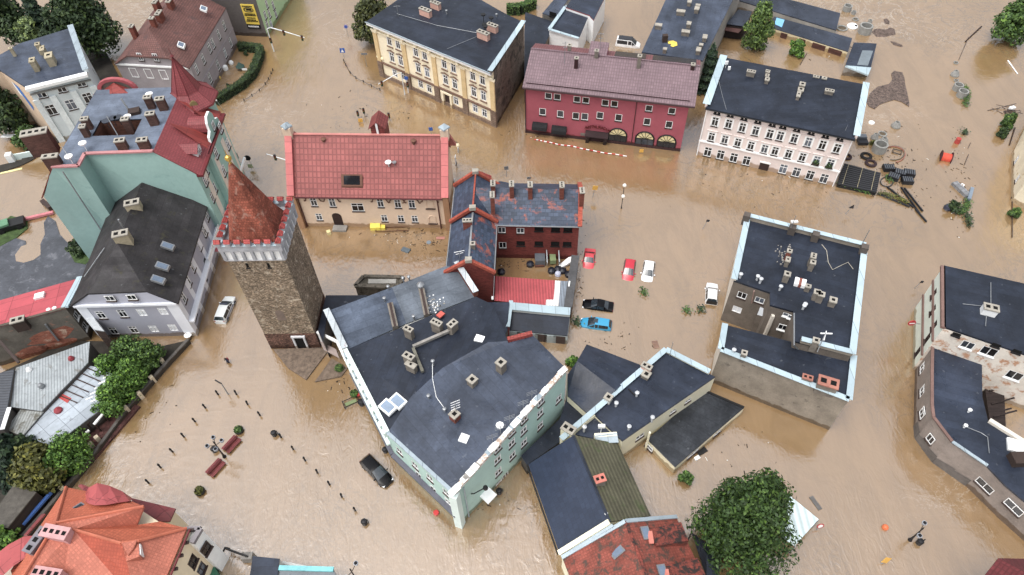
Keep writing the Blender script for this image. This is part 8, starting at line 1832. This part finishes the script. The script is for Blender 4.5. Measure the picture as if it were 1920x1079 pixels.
 for lb, u, v, r, mt in (('round planter with green plants above the upper bench', 449, 809, .6, L_MID), ('round planter with yellow green plants below the benches', 376, 923, .62, L_OL)):
  p = G(u, v); T = thing('planter', lb, 'planter', (p.x, p.y, 0), 0, 'round planters in the square'); m = MB(); m.lathe((0, 0, -.6), [(.35, 0), (r, .9), (r * .95, 1.0)], PLT, 12); m.build('pot', T); m = MB(); leaf_ball(m, (0, 0, .5), r * .9, 240, .15, mt); m.build('plants', T)
 for lb, u, v, r in (('clipped green ball bush on the triangular gravel bed', 636, 690, .6), ('green ball plant beside the red pot at the mint house', 664, 738, .55)): p = G(u, v, .5); m = MB(); leaf_ball(m, (0, 0, 0), r, 420, .12, L_MID); o = m.build('ball_bush'); o.location = p; tag(o, lb, 'bush')
 def thing1(nm, lb, cat, u, v, fn, z=0.0, rz=0.0):
  p = G(u, v, z); m = MB(); fn(m); o = m.build(nm); o.location = p; o.rotation_euler = (0, 0, rz); return tag(o, lb, cat)
 RDP = M('red_plastic', (196, 84, 70), .5); YB = M('grit_yellow', (244, 220, 30), .5)
 thing1('flower_pot', 'red pot next to the green ball plant', 'pot', 672, 742, lambda m: m.lathe((0, 0, -.2), [(.25, 0), (.35, .6), (.3, .65)], M('red_pot', (200, 40, 40), .5), 10))
 p = G(705, 428); T = thing('grit_box', 'bright yellow grit boxes at the cream hall wall', 'grit box', (p.x, p.y, 0)); m = MB(); m.prism([(-.8, -.5), (.75, -.5), (.75, .5), (-.8, .5)], -.2, [.6, .6, .95, .95], YB); m.build('box', T); m = MB(); m.prism([(.78, -.4), (1.5, -.4), (1.5, .4), (.78, .4)], -.2, [.4, .4, .6, .6], YB); m.build('small_box', T)
 thing1('pale_box', 'small pale box floating by the cream hall door', 'box', 617, 438, lambda m: m.box((0, 0, -.1), (.6, .6, .6), M('pale_yellow_box', (226, 214, 150), .6)), rz=.4)
 thing1('low_frame', 'thin dark rectangular frame before the cream hall', 'frame', 736, 432, lambda m: [m.bar((-2.6, -.3, .1), (2.6, -.3, .1), .08, .08, RUST), m.bar((-2.6, .5, .1), (2.6, .5, .1), .08, .08, RUST), m.bar((-2.6, -.3, .1), (-2.6, .5, .1), .08, .08, RUST)])
 thing1('floating_box', 'small dark grey box floating in the courtyard behind the cream hall', 'box', 761, 470, lambda m: m.box((0, 0, -.2), (1.3, .8, .4), M('grey_blue_plastic', (92, 104, 112), .4)), rz=-.5); thing1('lid', 'pale blue lid floating in the courtyard', 'lid', 804, 455, lambda m: m.lathe((0, 0, 0), [(.4, 0), (.35, .1)], M('blue_grey_lid', (120, 134, 146), .5), 10)); thing1('floating_board', 'pinkish board floating near the brick gaol', 'board', 826, 447, lambda m: m.box((0, 0, 0), (1.3, .5, .08), M('pink_board', (178, 120, 108), .7)))
 thing1('grate', 'brown street grate showing just at the water near the flat annex', 'grate', 1229, 646, lambda m: [m.box((0, k * .22 - .6, 0), (.8, .14, .06), M('brown_grate', (134, 104, 92), .7)) for k in range(6)], rz=.1)
 thing1('red_crate', 'small red tub floating at the mint corner', 'tub', 818, 963, lambda m: m.lathe((0, 0, -.1), [(.28, 0), (.34, .4), (.28, .42)], M('red_pot', (200, 40, 40)), 8)); thing1('buoy', 'orange ball floating at the lower right', 'ball', 1659, 990, lambda m: m.lathe((0, 0, -.2), [(.05, 0), (.33, .2), (.36, .4), (.25, .62), (0, .72)], M('orange_plastic', (230, 110, 50), .5), 10)); thing1('plank', 'grey plank floating above the white canopy', 'plank', 1529, 944, lambda m: m.box((0, 0, 0), (1.7, .5, .1), M('grey_plank', (98, 96, 94), .8)), rz=-1.2); thing1('floating_sheet', 'dark sheet with white rag drifting by the dark roofed wing', 'sheet', 1316, 847, lambda m: [m.box((0, 0, .0), (1.3, .7, .12), BLACK), m.box((-1.1, -.4, 0), (.7, .45, .2), WHITE)], rz=.5)
 thing1('metal_bench', 'small metal bench with a green seat by the mint house', 'bench', 658, 756, lambda m: [m.box((0, 0, .1), (1.5, .5, .06), M('moss_green_seat', (120, 136, 90), .7))] + [m.bar((x, -.6, .05), (x, .6, .05), .07, .45, BLACK) for x in (-.95, .95)] + [m.bar((-.95, y, .3), (.95, y, .3), .07, .07, BLACK) for y in (-.5, .5)], rz=.45)
 # corner chains of small posts in the crossing
 for lb, pts in (('left chain of low posts in the current at the crossing', [(511, 130), (508, 136), (503, 147), (497, 156), (486, 168), (472, 178), (457, 187)]), ('right chain of low posts curving towards the yellow tenement', [(644, 112), (648, 121), (656, 135), (667, 145), (681, 152), (696, 160), (712, 167)])):
  P_ = [G(u, v, .35) for u, v in pts]; T = thing('chain_fence', lb, 'chain fence', (P_[0].x, P_[0].y, 0)); o = Vector((P_[0].x, P_[0].y, 0))
  for q in P_: m = MB(); m.tube([q - o - Vector((0, 0, 1)), q - o + Vector((0, 0, .15))], .09, DKM, 6); m.build('post', T)
  m = MB()
  for a, b in zip(P_, P_[1:]): m.tube([a - o, (a + b) / 2 - o - Vector((0, 0, .22)), b - o], .04, DKM, 4)
  m.build('chain', T)
 # red white barrier tape
 P_ = [G(u, v, .15) for u, v in ((1002, 262), (1020, 265), (1046, 271), (1075, 275), (1105, 282), (1140, 288), (1175, 293))]; o = P_[0]; m = MB(); n = 30
 for k in range(n):
  f0, f1 = k / n * (len(P_) - 1), (k + 1) / n * (len(P_) - 1); i, j = int(f0), min(int(f1), len(P_) - 2); a = P_[i].lerp(P_[i + 1], f0 - i); b = P_[j].lerp(P_[j + 1], f1 - j); m.bar(a - o + Vector((0, 0, .04 * math.sin(k))), b - o + Vector((0, 0, .04 * math.sin(k + 1))), .2, .03, WHITE if k % 2 else M('tape_red', (206, 60, 56), .5))
 ob = m.build('barrier_tape'); ob.location = o; tag(ob, 'red and white barrier tape drifting before the restaurant', 'tape')
 # person wading
 p = G(428, 680); me = bpy.data.meshes.new('body'); 
 V_ = [(0, 0, .28), (.1, 0, .2), (-.1, 0, .2), (.16, .12, -.2), (-.14, -.1, -.2), (.2, -.02, -.6), (-.18, -.2, -.6), (0, 0, .55), (0, .06, .8), (0, .08, .92), (0, .12, 1.04), (.22, .04, .78), (-.22, .06, .78), (.34, .12, .5), (-.34, .14, .52), (.28, .3, .38), (-.28, .32, .4)]
 E_ = [(0, 1), (0, 2), (1, 3), (2, 4), (3, 5), (4, 6), (0, 7), (7, 8), (8, 9), (9, 10), (8, 11), (8, 12), (11, 13), (12, 14), (13, 15), (14, 16)]; R_ = [.17, .12, .12, .1, .1, .07, .07, .18, .17, .07, .12, .08, .08, .055, .055, .045, .045]
 me.from_pydata(V_, E_, []); ob = link('person', me); ob.location = p; ob.rotation_euler = (0, 0, 2.4)
 md = ob.modifiers.new('skin', 'SKIN'); sk = me.skin_vertices[0].data
 for i, r in enumerate(R_): sk[i].radius = (r, r)
 sk[0].use_root = True; ob.modifiers.new('sub', 'SUBSURF').levels = 1; ob.modifiers['sub'].render_levels = 1
 me.materials.append(M('navy_jacket', (36, 40, 62), .8, var=.2)); tag(ob, 'person in a dark navy jacket wading past the tower', 'person')
 m = MB(); m.lathe((0, .12, .96), [(.06, 0), (.11, .06), (.115, .14), (.08, .21), (0, .24)], M('dark_hair', (44, 32, 28), .8), 8); m.build('hair', ob); m = MB(); m.box((0, -.16, .45), (.3, .16, .42), M('dark_red_backpack', (116, 34, 44), .8)); m.build('backpack', ob)
furniture()
def drift():
 # twigs, leaves and scraps drifting on the water in slack corners: nobody could count them
 rng = random.Random(21); mb = MB(); cols = [M('drift_twig', (70, 54, 40), .9), M('drift_twig_dark', (44, 36, 30), .9), M('drift_scrap', (200, 196, 186), .8)]
 for u0, v0, su, sv, n in ((790, 452, 38, 14, 80), (735, 436, 40, 5, 30), (1060, 252, 50, 6, 50), (1650, 300, 40, 26, 130), (1690, 360, 22, 16, 70), (1085, 500, 6, 40, 40), (960, 500, 30, 8, 40), (1430, 350, 70, 24, 26), (1560, 90, 30, 12, 40), (1800, 330, 14, 60, 60), (640, 715, 20, 14, 30), (905, 935, 30, 14, 30), (1380, 850, 60, 30, 22), (300, 760, 30, 40, 14), (700, 220, 60, 20, 40), (1150, 640, 30, 14, 30)):
  for _ in range(n):
   p = G(rng.gauss(u0, su), rng.gauss(v0, sv), .02); l = rng.choice((.1, .14, .22, .5)); mb.box((p.x, p.y, -.02), (l, rng.uniform(.05, .12), .07), cols[2] if rng.random() < .08 else cols[rng.random() < .5], rng.uniform(0, 3.1))
 tag(mb.build('drift'), 'twigs and scraps drifting on the flood water', 'drift', kind='stuff')
drift()

# ------------------------------------------------------------------ builder's yard flooded at the upper right
def builders_yard():
 CN = M('precast_concrete', (140, 140, 136), .9, var=.2, sc=1.0)
 rings = [(530, 72, 30, 'ring', 'tall concrete ring at the end of the upper long shed'), (575, 95, 16, 'ring', 'small concrete ring right of the tall ring by the upper shed'), (589, 135, 22, 'flat', 'shallow concrete ring in the gap beside the upper shed'), (498, 195, 38, 'flat', 'wide shallow ring with weeds inside at the lower shed'), (648, 220, 45, 'ring', 'largest tall concrete ring next to the white lid'), (686, 152, 14, 'ring', 'brownish little ring above the gravel bank'), (1265, 428, 15, 'flat', 'topmost half sunk ring of the ring row'), (1257, 510, 26, 'cone', 'grey concrete cone in the ring row'), (1268, 548, 15, 'flat', 'small ring under the cone in the ring row'), (1291, 572, 15, 'flat', 'small ring touching the big rings in the ring row'), (1272, 605, 29, 'ring', 'upper big ring near the vine'), (1302, 650, 31, 'ring', 'lowest big ring against the vine'), (860, 855, 27, 'cone', 'single concrete cone standing apart below the gravel bank'), (770, 908, 26, 'flat', 'thin concrete ring above the paired cones'), (716, 935, 22, 'cone', 'pale submerged cone left of the grey cone'), (775, 962, 28, 'cone', 'grey concrete cone with dark mouth above the thick ring'), (743, 1018, 40, 'ring', 'thick tall ring beside the two tyres')]
 for a, b, r, k, lb in rings:
  u, v = 1440 + a / 3.596, b / 3.596; p = G(u, v); R = r / 3.596 / 9.6; R = max(R, .35); T = thing('concrete_' + ('cone' if k == 'cone' else 'ring'), lb, 'concrete ring', (p.x, p.y, 0)); m = MB(); h = {'ring': 1.3 * min(1.2, R), 'flat': .22, 'cone': 1.0}[k]
  if k == 'cone': pr = [(R, -.6), (R, .25), (R * .5, h), (R * .36, h), (R * .36, .1)]
  else: pr = [(R, -.6), (R, h), (R * .74, h), (R * .74, -.1)]
  m.lathe((0, 0, 0), pr, CN, 18); m.build('shell', T); m = MB(); m.lathe((0, 0, 0), [(R * (.36 if k == 'cone' else .735), .02), (0, .021)], HOLE if k == 'cone' else M('murky_fill', (96, 82, 62), .4), 14); m.build('opening', T)
 def one(nm, lb, cat, u, v, fn, z=0.0, rz=0.0, group=None): p = G(u, v, z); m = MB(); fn(m); o = m.build(nm); o.location = p; o.rotation_euler = (0, 0, rz); return tag(o, lb, cat, group)
 one('tank_lid', 'white round lid with dark hole beside the largest concrete ring', 'lid', 1598, 51, lambda m: [m.lathe((0, 0, -.3), [(1.0, 0), (1.1, .5), (.95, .7), (0, .8)], WHITE, 18), m.lathe((.5, -.3, .3), [(.28, 0), (.28, .2), (0, .21)], HOLE, 10)]); one('white_tub', 'white upturned tub by the corner of the pink tenement roof', 'tub', 1634, 231, lambda m: m.lathe((0, 0, -.2), [(.55, 0), (.5, .4), (.2, .6), (0, .65)], WHITE, 12))
 # gravel banks breaking the surface
 GV = M('dark_gravel', (106, 90, 82), .95, var=.5, sc=2.0, rgb2=(62, 54, 50), amt=.5, bump=.8)
 def bank(lb, pts, h):
  P_ = [G(1440 + a / 3.596, b / 3.596, .03) for a, b in pts]; c = sum(P_, Vector()) / len(P_); rng = random.Random(int(h * 100)); m = MB(); n = len(P_); mid = [c + (p - c) * .6 + Vector((0, 0, h * rng.uniform(.5, 1))) for p in P_]; cc = c + Vector((0, 0, h))
  P_ = [p + Vector((rng.uniform(-.15, .15), rng.uniform(-.15, .15), -.08)) for p in P_]
  for i in range(n): j = (i + 1) % n; m.face([P_[i], P_[j], mid[j], mid[i]], GV); m.face([mid[i], mid[j], cc], GV)
  tag(m.build('gravel_bank', None, tuple(c), weld=True), lb, 'gravel bank')
 BP = [(660, 685), (690, 630), (735, 590), (815, 570), (838, 540), (830, 500), (850, 482), (905, 492), (920, 535), (925, 580), (940, 640), (952, 700), (950, 722), (900, 690), (850, 676), (800, 690), (750, 710), (718, 738), (680, 722)]
 P_ = [G(1440 + a / 3.596, b / 3.596, 0) for a, b in BP]; m = MB(); m.prism([xy(p) for p in P_], -.5, .1, GV); ob = tag(m.build('gravel_bank', None, (0, 0, 0)), 'large dark gravel bank breaking the flood right of the pink tenement', 'gravel bank')
 bank('long gravel hump behind the largest concrete ring', [(690, 215), (720, 195), (790, 205), (830, 187), (862, 195), (865, 235), (830, 238), (800, 250), (730, 250)], .35); bank('small gravel hump above the long one', [(778, 130), (800, 124), (822, 145), (815, 168), (790, 160)], .3); bank('thin curved gravel sliver below the long hump', [(816, 278), (840, 280), (880, 300), (918, 312), (900, 322), (850, 305)], .2)
 # tyres
 def tyre(lb, u, v, R, col=RUB, z=.15): p = G(u, v, z); m = MB(); m.lathe((0, 0, -.25), [(R * .55, .02), (R * .8, -.02), (R, .12), (R, .3), (R * .8, .45), (R * .55, .4), (R * .5, .2), (R * .55, .02)], col, 20); o = m.build('tyre'); o.location = p; tag(o, lb, 'tyre', 'tyres lying by the thick ring')
 tyre('upper dark blue black tyre by the thick concrete ring', 1624.5, 292.5, .98); tyre('lower brownish tyre overlapping the other tyre', 1633, 306, .98, M('brown_rubber', (52, 36, 40), .8)); tyre('tyre half hidden at the pink tenement corner', 1588.5, 294, .8, M('brown_rubber', (52, 36, 40)))
 # crates
 CR = M('black_plastic_crate', (28, 30, 36), .5); GRD = M('grey_crate_slat', (92, 98, 106), .5)
 for k, (a, b, rz, lb) in enumerate(((575, 400, -.1, 'topmost black slatted crate near the black pipe stack'), (627, 490, -.6, 'tilted crate left in the crate group'), (690, 450, -.45, 'middle crate of the crate group'), (785, 452, -.3, 'right upper crate of the crate group'), (765, 528, -.15, 'right lower crate of the crate group'))):
  p = G(1560 + a / 5.393, 240 + b / 5.393, .5); T = thing('crate', lb, 'crate', (p.x, p.y, 0), rz, 'black slatted crates'); m = MB(); m.box((0, 0, -.3), (1.7, 1.3, 1.0), CR); m.build('box', T); m = MB()
  for q in range(5): m.box((-.66 + q * .33, 0, .71), (.12, 1.15, .06), GRD)
  m.build('slats', T)
 p = G(1617, 262, .5); T = thing('crate_pile', 'untidy pile of dark crates with a pale top at the pink tenement corner', 'crate pile', (p.x, p.y, 0), -.1); m = MB(); m.box((0, -.4, -.3), (1.6, 1.2, .9), CR); m.box((0, .6, -.3), (1.5, .9, 1.2), GRD); m.build('boxes', T)
 # black pipe stack
 q = [G(1583, 307, 1.6), G(1651, 325, 1.6), G(1643, 362, .6), G(1570, 346, .6)]; T = thing('pipe_stack', 'stack of black plastic pipes beside the pink tenement', 'pipe stack', (*xy_(q[3]), 0)); o = Vector((*xy_(q[3]), 0)); rows = 11; m = MB(); m.prism([(p.x - o.x, p.y - o.y) for p in q], -1, [1.35, 1.35, .35, .35], BLACK); m.build('core', T)
 for i in range(rows): t = (i + .5) / rows; m = MB(); m.tube([q[0].lerp(q[3], t) - o, q[1].lerp(q[2], t) - o], .22, M('black_pipe', (26, 28, 34), .4), 8); m.build('pipe', T)
 m = MB()
 for t in (.12, .5, .85): m.bar(q[0].lerp(q[1], t) - o + Vector((0, 0, .25)), q[3].lerp(q[2], t) - o + Vector((0, 0, .25)), .07, .05, M('pale_strap', (150, 140, 110), .7))
 m.build('strap', T)
 PB = M('black_pipe', (26, 28, 34))
 for k, (a, b, lb) in enumerate((((1664, 351), (1713, 389), 'lowest long black pipe drifting from the crates'), ((1690, 352), (1724, 400), 'middle long black pipe of the drifting bundle'), ((1696, 353), (1730, 396), 'uppermost long black pipe of the drifting bundle'), ((1717, 393), (1737, 416), 'short black pipe end pointing away at the bundle tip'), ((1645, 363), (1706, 388), 'dark board edging along the weeds'))): m = MB(); p, r = G(*a, .15), G(*b, .15); m.tube([Vector((0, 0, 0)), r - p], .16, PB, 7); ob = m.build('long_pipe'); ob.location = p; tag(ob, lb, 'pipe', 'long black pipes adrift')
 # hoses
 def hose(lb, cu, cv, ru, rv, col, t0=0, t1=6.28): pts = [G(cu + ru * math.cos(t0 + (t1 - t0) * k / 22), cv + rv * math.sin(t0 + (t1 - t0) * k / 22), .12) for k in range(23)]; m = MB(); m.tube([p - pts[0] for p in pts], .09, col, 5); ob = m.build('hose'); ob.location = pts[0]; tag(ob, lb, 'hose')
 hose('large loop of grey hose right of the thick ring', 1676, 287, 20, 13, M('grey_hose', (104, 96, 84), .6), 3.4, 8.2); hose('red hose loop outside the grey hose loop', 1674, 290, 23, 15, M('dull_red_hose', (150, 92, 76), .6), 3.9, 7.6); hose('coil of dark hose at the pipe stack end', 1663, 341, 12, 9, M('dark_hose', (60, 62, 64), .6)); one('window_frame', 'small white rectangular frame floating inside the hose loop', 'frame', 1682, 285, lambda m: [m.bar((-.75, y, 0), (.75, y, 0), .16, .12, CHIM) for y in (-.5, .5)] + [m.bar((x, -.5, 0), (x, .5, 0), .16, .12, CHIM) for x in (-.68, .68)], .1, -.5)
 tree('bush', 'yellow green clump floating between the cones and thick ring', 'bush', 1638, 268, .5, .75, 0, 1.0, L_OL, 420, .16, 88, 6, trunk=False)
 # cable drum, barrel
 OR = M('orange_cable', (226, 74, 44), .6, 'corr', p=(3.0,)); FL = M('drum_flange', (70, 30, 32), .7)
 p = G(1775, 293, .6); T = thing('cable_drum', 'bright orange cable drum lying on its side in the flood', 'cable drum', (p.x, p.y, .3), -.42); m = MB(); m.tube([(-.75, 0, 0), (.75, 0, 0)], .75, OR, 16); m.build('cable', T)
 for x in (-.8, .8): m = MB(); m.tube([(x - .06, 0, 0), (x + .06, 0, 0)], 1.05, FL, 18); m.build('flange', T)
 one('barrel', 'upright red barrel above the cable drum', 'barrel', 1794, 268, lambda m: m.lathe((0, 0, -.5), [(.42, 0), (.46, .5), (.42, 1.0), (.42, 1.4), (.35, 1.42)], M('barrel_red', (176, 58, 50), .6), 12))
 GP_ = M('grey_pontoon', (132, 134, 138), .6, 'sheet', p=(.6, .6)); one('pontoon', 'long grey panel with a white loop tipped up in the drift', 'panel', 1801, 358, lambda m: [m.box((0, 0, .0), (3.4, 1.0, .5), GP_), m.tube([(.4, -.6, .4), (.6, -1.0, .4), (1.0, -.9, .4), (.9, -.55, .4)], .08, WHITE, 5)], 0, 1.85); one('metal_trough', 'slanted blue grey panel beside the floating branch', 'panel', 1817, 368, lambda m: m.box((0, 0, .0), (3.0, .5, .7), M('blue_grey_sheet', (120, 136, 152), .4)), 0, 1.0); one('ball_tank', 'dark blue ball shaped tank among the floating greenery', 'tank', 1776, 392, lambda m: m.lathe((0, 0, -.3), [(.1, 0), (.6, .3), (.65, .6), (.5, .95), (0, 1.1)], M('dark_blue_plastic', (52, 56, 72), .3), 12)); tree('bush', 'round leafy clump floating next to the ball shaped tank', 'bush', 1787, 387, .7, 1.2, 0, 1.6, L_DK, 800, .2, 90, 8, trunk=False)
 # logs, poles
 for a, b, r, lb in (((1840, 50), (1810, 78), .14, 'long driftwood trunk at the upper right'), ((1816, 70), (1798, 112), .05, 'thin wire trailing from the driftwood'), ((1890, 114), (1908, 139), .12, 'white plank afloat at the right edge'), ((1812, 362), (1806, 378), .05, 'thin stick among the panels'), ((1816, 290), (1808, 310), .05, 'thin stick right of the cable drum'), ((1820, 268), (1815, 278), .05, 'thin stick right of the barrel'), ((1903, 240), (1893, 272), .12, 'dark post leaning by the green bushes'), ((1920, 338), (1896, 372), .1, 'dark pole slanting across the cream house corner'), ((1898, 372), (1898, 445), .08, 'dark cable pole running down from the cream house'), ((1513, 100), (1500, 122), .06, 'upper thin pole in the flooded back yard')):
  p, q = G(*a, .15), G(*b, .15); m = MB(); m.tube([Vector((0, 0, 0)), q - p], [r, r * .8], WHITE if 'white' in lb else SILL, 6); ob = m.build('pole' if r < .1 else 'driftwood'); ob.location = p; tag(ob, lb, 'pole' if r < .1 else 'log')
 p = G(1890, 208, .3); T = thing('debris_heap', 'heap of branches and white scraps at the right edge', 'debris', (p.x, p.y, 0)); rng = random.Random(4); m = MB()
 for _ in range(26): a = Vector((rng.gauss(0, 1.2), rng.gauss(0, .8), rng.uniform(0, .4))); m.tube([a, a + Vector((rng.gauss(0, 1), rng.gauss(0, .6), rng.uniform(-.1, .4)))], .06, SILL, 4)
 o_ = m.build('branches', T); o_['kind'] = 'stuff'; m = MB(); m.box((1.0, .6, .2), (1.0, .6, .4), WHITE, .3); m.build('white_scrap', T)
 # junk in the gaol yard
 p = G(1020, 490, .2); T = thing('playframe', 'grey metal frame chairs and a green table piled against the gaol wall', 'furniture pile', (p.x, p.y, 0)); m = MB(); m.box((-.6, 0, 0), (1.5, 1.6, 1.2), GRD); m.box((-.7, -.9, 0), (1.4, .3, .3), RUST); m.build('grey_frame', T); m = MB(); m.box((1.3, .0, .3), (.9, 1.5, .8), M('moss_green_seat', (120, 136, 90))); m.build('green_table', T); m = MB()
 for x in (.4, 2.2): m.bar((x, -.9, .2), (x, 1.1, .9), .15, 1.2, STEEL)
 m.build('side_rail', T)
 one('kayak', 'white pointed boat hull propped against the yard wall', 'boat', 1064, 496, lambda m: m.slab([(-2.0, -.9, .1), (-.6, -.75, .5), (1.1, .1, .9), (1.3, .9, .9), (.2, .8, .7), (-1.2, -.2, .3)], .35, WHITE)); 
 for k, (u, v, lb) in enumerate(((1046, 507, 'black rubbish bag nearest the white boat'), (1055, 510, 'dark blue rubbish bag in the yard corner'), (1066, 517, 'dark rubbish bag by the yard wall'), (994, 498, 'small dark bag floating in the middle of the yard'), (1034, 510, 'small round dark bag left of the rubbish heap'), (940, 512, 'dark bag at the corner of the red canopy'))): one('rubbish_bag', lb, 'bag', u, v, lambda m: m.lathe((0, 0, -.2), [(.3, 0), (.6, .3), (.55, .7), (.2, .95), (.08, 1.1)], M('black_bag', (34, 36, 48), .35), 9), 0, k)
 one('white_bag', 'white and blue sack among the rubbish bags', 'bag', 1046, 516, lambda m: m.lathe((0, 0, -.2), [(.3, 0), (.5, .3), (.4, .7), (.1, .9)], M('white_blue_sack', (190, 196, 220), .6), 9)); one('railing', 'thin white rail along the gaol wall foot', 'railing', 978, 478, lambda m: [m.tube([(-3.6, 0, 1.1), (3.6, 0, 1.1)], .06, WHITE, 5)] + [m.tube([(x, 0, -1), (x, 0, 1.1)], .05, WHITE, 5) for x in (-3.5, 0, 3.5)])
 # yard hardware near top right house garden
 GRN = M('dark_green_cloth', (56, 84, 76), .8)
 p = G(452, 130); T = thing('parasol', 'folded dark green parasol in the hedged garden', 'parasol', (p.x, p.y, 0)); m = MB(); m.tube([(0, 0, -1), (0, 0, 1.4)], .06, STEEL, 6); m.build('pole', T); m = MB(); m.lathe((0, 0, .6), [(.9, 0), (.5, .4), (.1, .9)], GRN, 8); m.build('cloth', T)
 one('white_tank', 'white oval tank at the grey house wall', 'tank', 423, 131, lambda m: m.lathe((0, 0, -.2), [(.5, 0), (.6, .5), (.55, 1.0), (.1, 1.2)], WHITE, 12)); one('white_ball', 'white round lidded tub in the hedged garden', 'tub', 434, 120, lambda m: m.lathe((0, 0, -.1), [(.45, 0), (.5, .4), (.3, .75), (0, .85)], WHITE, 12)); one('yellow_tub', 'yellow tub by the grey house wall', 'tub', 411, 147, lambda m: m.lathe((0, 0, -.1), [(.3, 0), (.36, .4), (.2, .6), (0, .65)], YB_(), 10)); tree('bush', 'little round bush upper in the hedged garden', 'bush', 460, 100, .5, .6, 0, .9, L_DK, 350, .13, 92, 5, trunk=False); tree('bush', 'tiny dark bush lower in the hedged garden', 'bush', 427, 160, .4, .45, 0, .7, L_DK, 250, .13, 93, 5, trunk=False)
 one('board', 'white notice board lying by the trees left of the turret tenement', 'board', 26, 263, lambda m: m.box((0, 0, .9), (3.4, .9, .1), WHITE), 0, -.05); p = G(48, 297); T = thing('gate', 'white gate posts and panel left of the mint firewall', 'gate', (p.x, p.y, 0), .25); m = MB(); m.box((-2.0, -.3, -.5), (1.0, 1.0, 2.2), WHITE); m.build('post', T); m = MB(); m.box((.6, 0, -.3), (4.0, .25, 1.5), M('pale_mint_trim', (212, 230, 226))); m.build('panel', T)
 one('barrier_tape', 'pale yellow strip drifting below the white gate', 'tape', 20, 321, lambda m: m.bar((-1.6, -.6, 0), (1.8, .5, 0), .45, .08, M('pale_yellow_strip', (226, 216, 150), .6))); one('barrier', 'long pink striped barrier on the ground by the puddles', 'barrier', 68, 410, lambda m: m.bar((-2.6, -.8, .2), (2.6, .9, .2), .5, .35, M('pink_barrier', (206, 120, 128), .6))); one('pillar', 'dark timber post at the firewall corner', 'post', 92, 388, lambda m: m.bar((-1.2, .9, 0), (.9, -.9, 0), .7, .8, SILL))
 YM = M('machine_yellow', (222, 168, 40), .5); p = G(409, 1052, .4); T = thing('digger', 'small yellow machine in the yard beside the cream annex', 'machine', (p.x, p.y, 0), .8); m = MB(); m.box((0, 0, .1), (1.5, .9, .9), YM); m.build('body', T); m = MB(); m.box((.5, 0, 1.0), (.6, .8, .5), BLACK); m.build('seat', T); m = MB(); m.tube([(.6, 0, .9), (1.4, .2, 1.3), (1.6, .2, .4)], .12, BLACK, 6); m.build('arm', T); one('green_container', 'green container at the bottom edge by the cream annex', 'container', 400, 1082, lambda m: m.box((0, 0, -.2), (1.4, 1.0, 1.2), M('bin_green', (40, 110, 84), .5)), 0, .6)
 one('cloth', 'blue white cloth hanging in the garden by the wall', 'cloth', 274, 690, lambda m: m.slab([(-.7, .5, 1.0), (.2, .6, 1.2), (.8, -.4, .9), (.1, -.6, .8)], .1, M('sky_blue_cloth', (150, 190, 220), .7)), .5)
 one('awning', 'pink cloth awning by the tower foot at the grey house shops', 'awning', 409, 479, lambda m: m.slab([(-.5, .5, 2.0), (.6, .4, 2.0), (.7, -.6, 1.5), (-.4, -.5, 1.5)], .08, M('pink_cloth', (226, 120, 130), .6))); one('sun_umbrella', 'white parasol lying at the corner of the grey house', 'parasol', 355, 633, lambda m: [m.lathe((0, 0, .6), [(.55, 0), (.3, .2), (.05, .3)], WHITE, 8), m.tube([(0, 0, -.5), (0, 0, 1)], .05, STEEL, 5)])
def xy_(p): return (p.x, p.y)
def YB_(): return M('tub_yellow', (226, 190, 60), .5)
builders_yard()
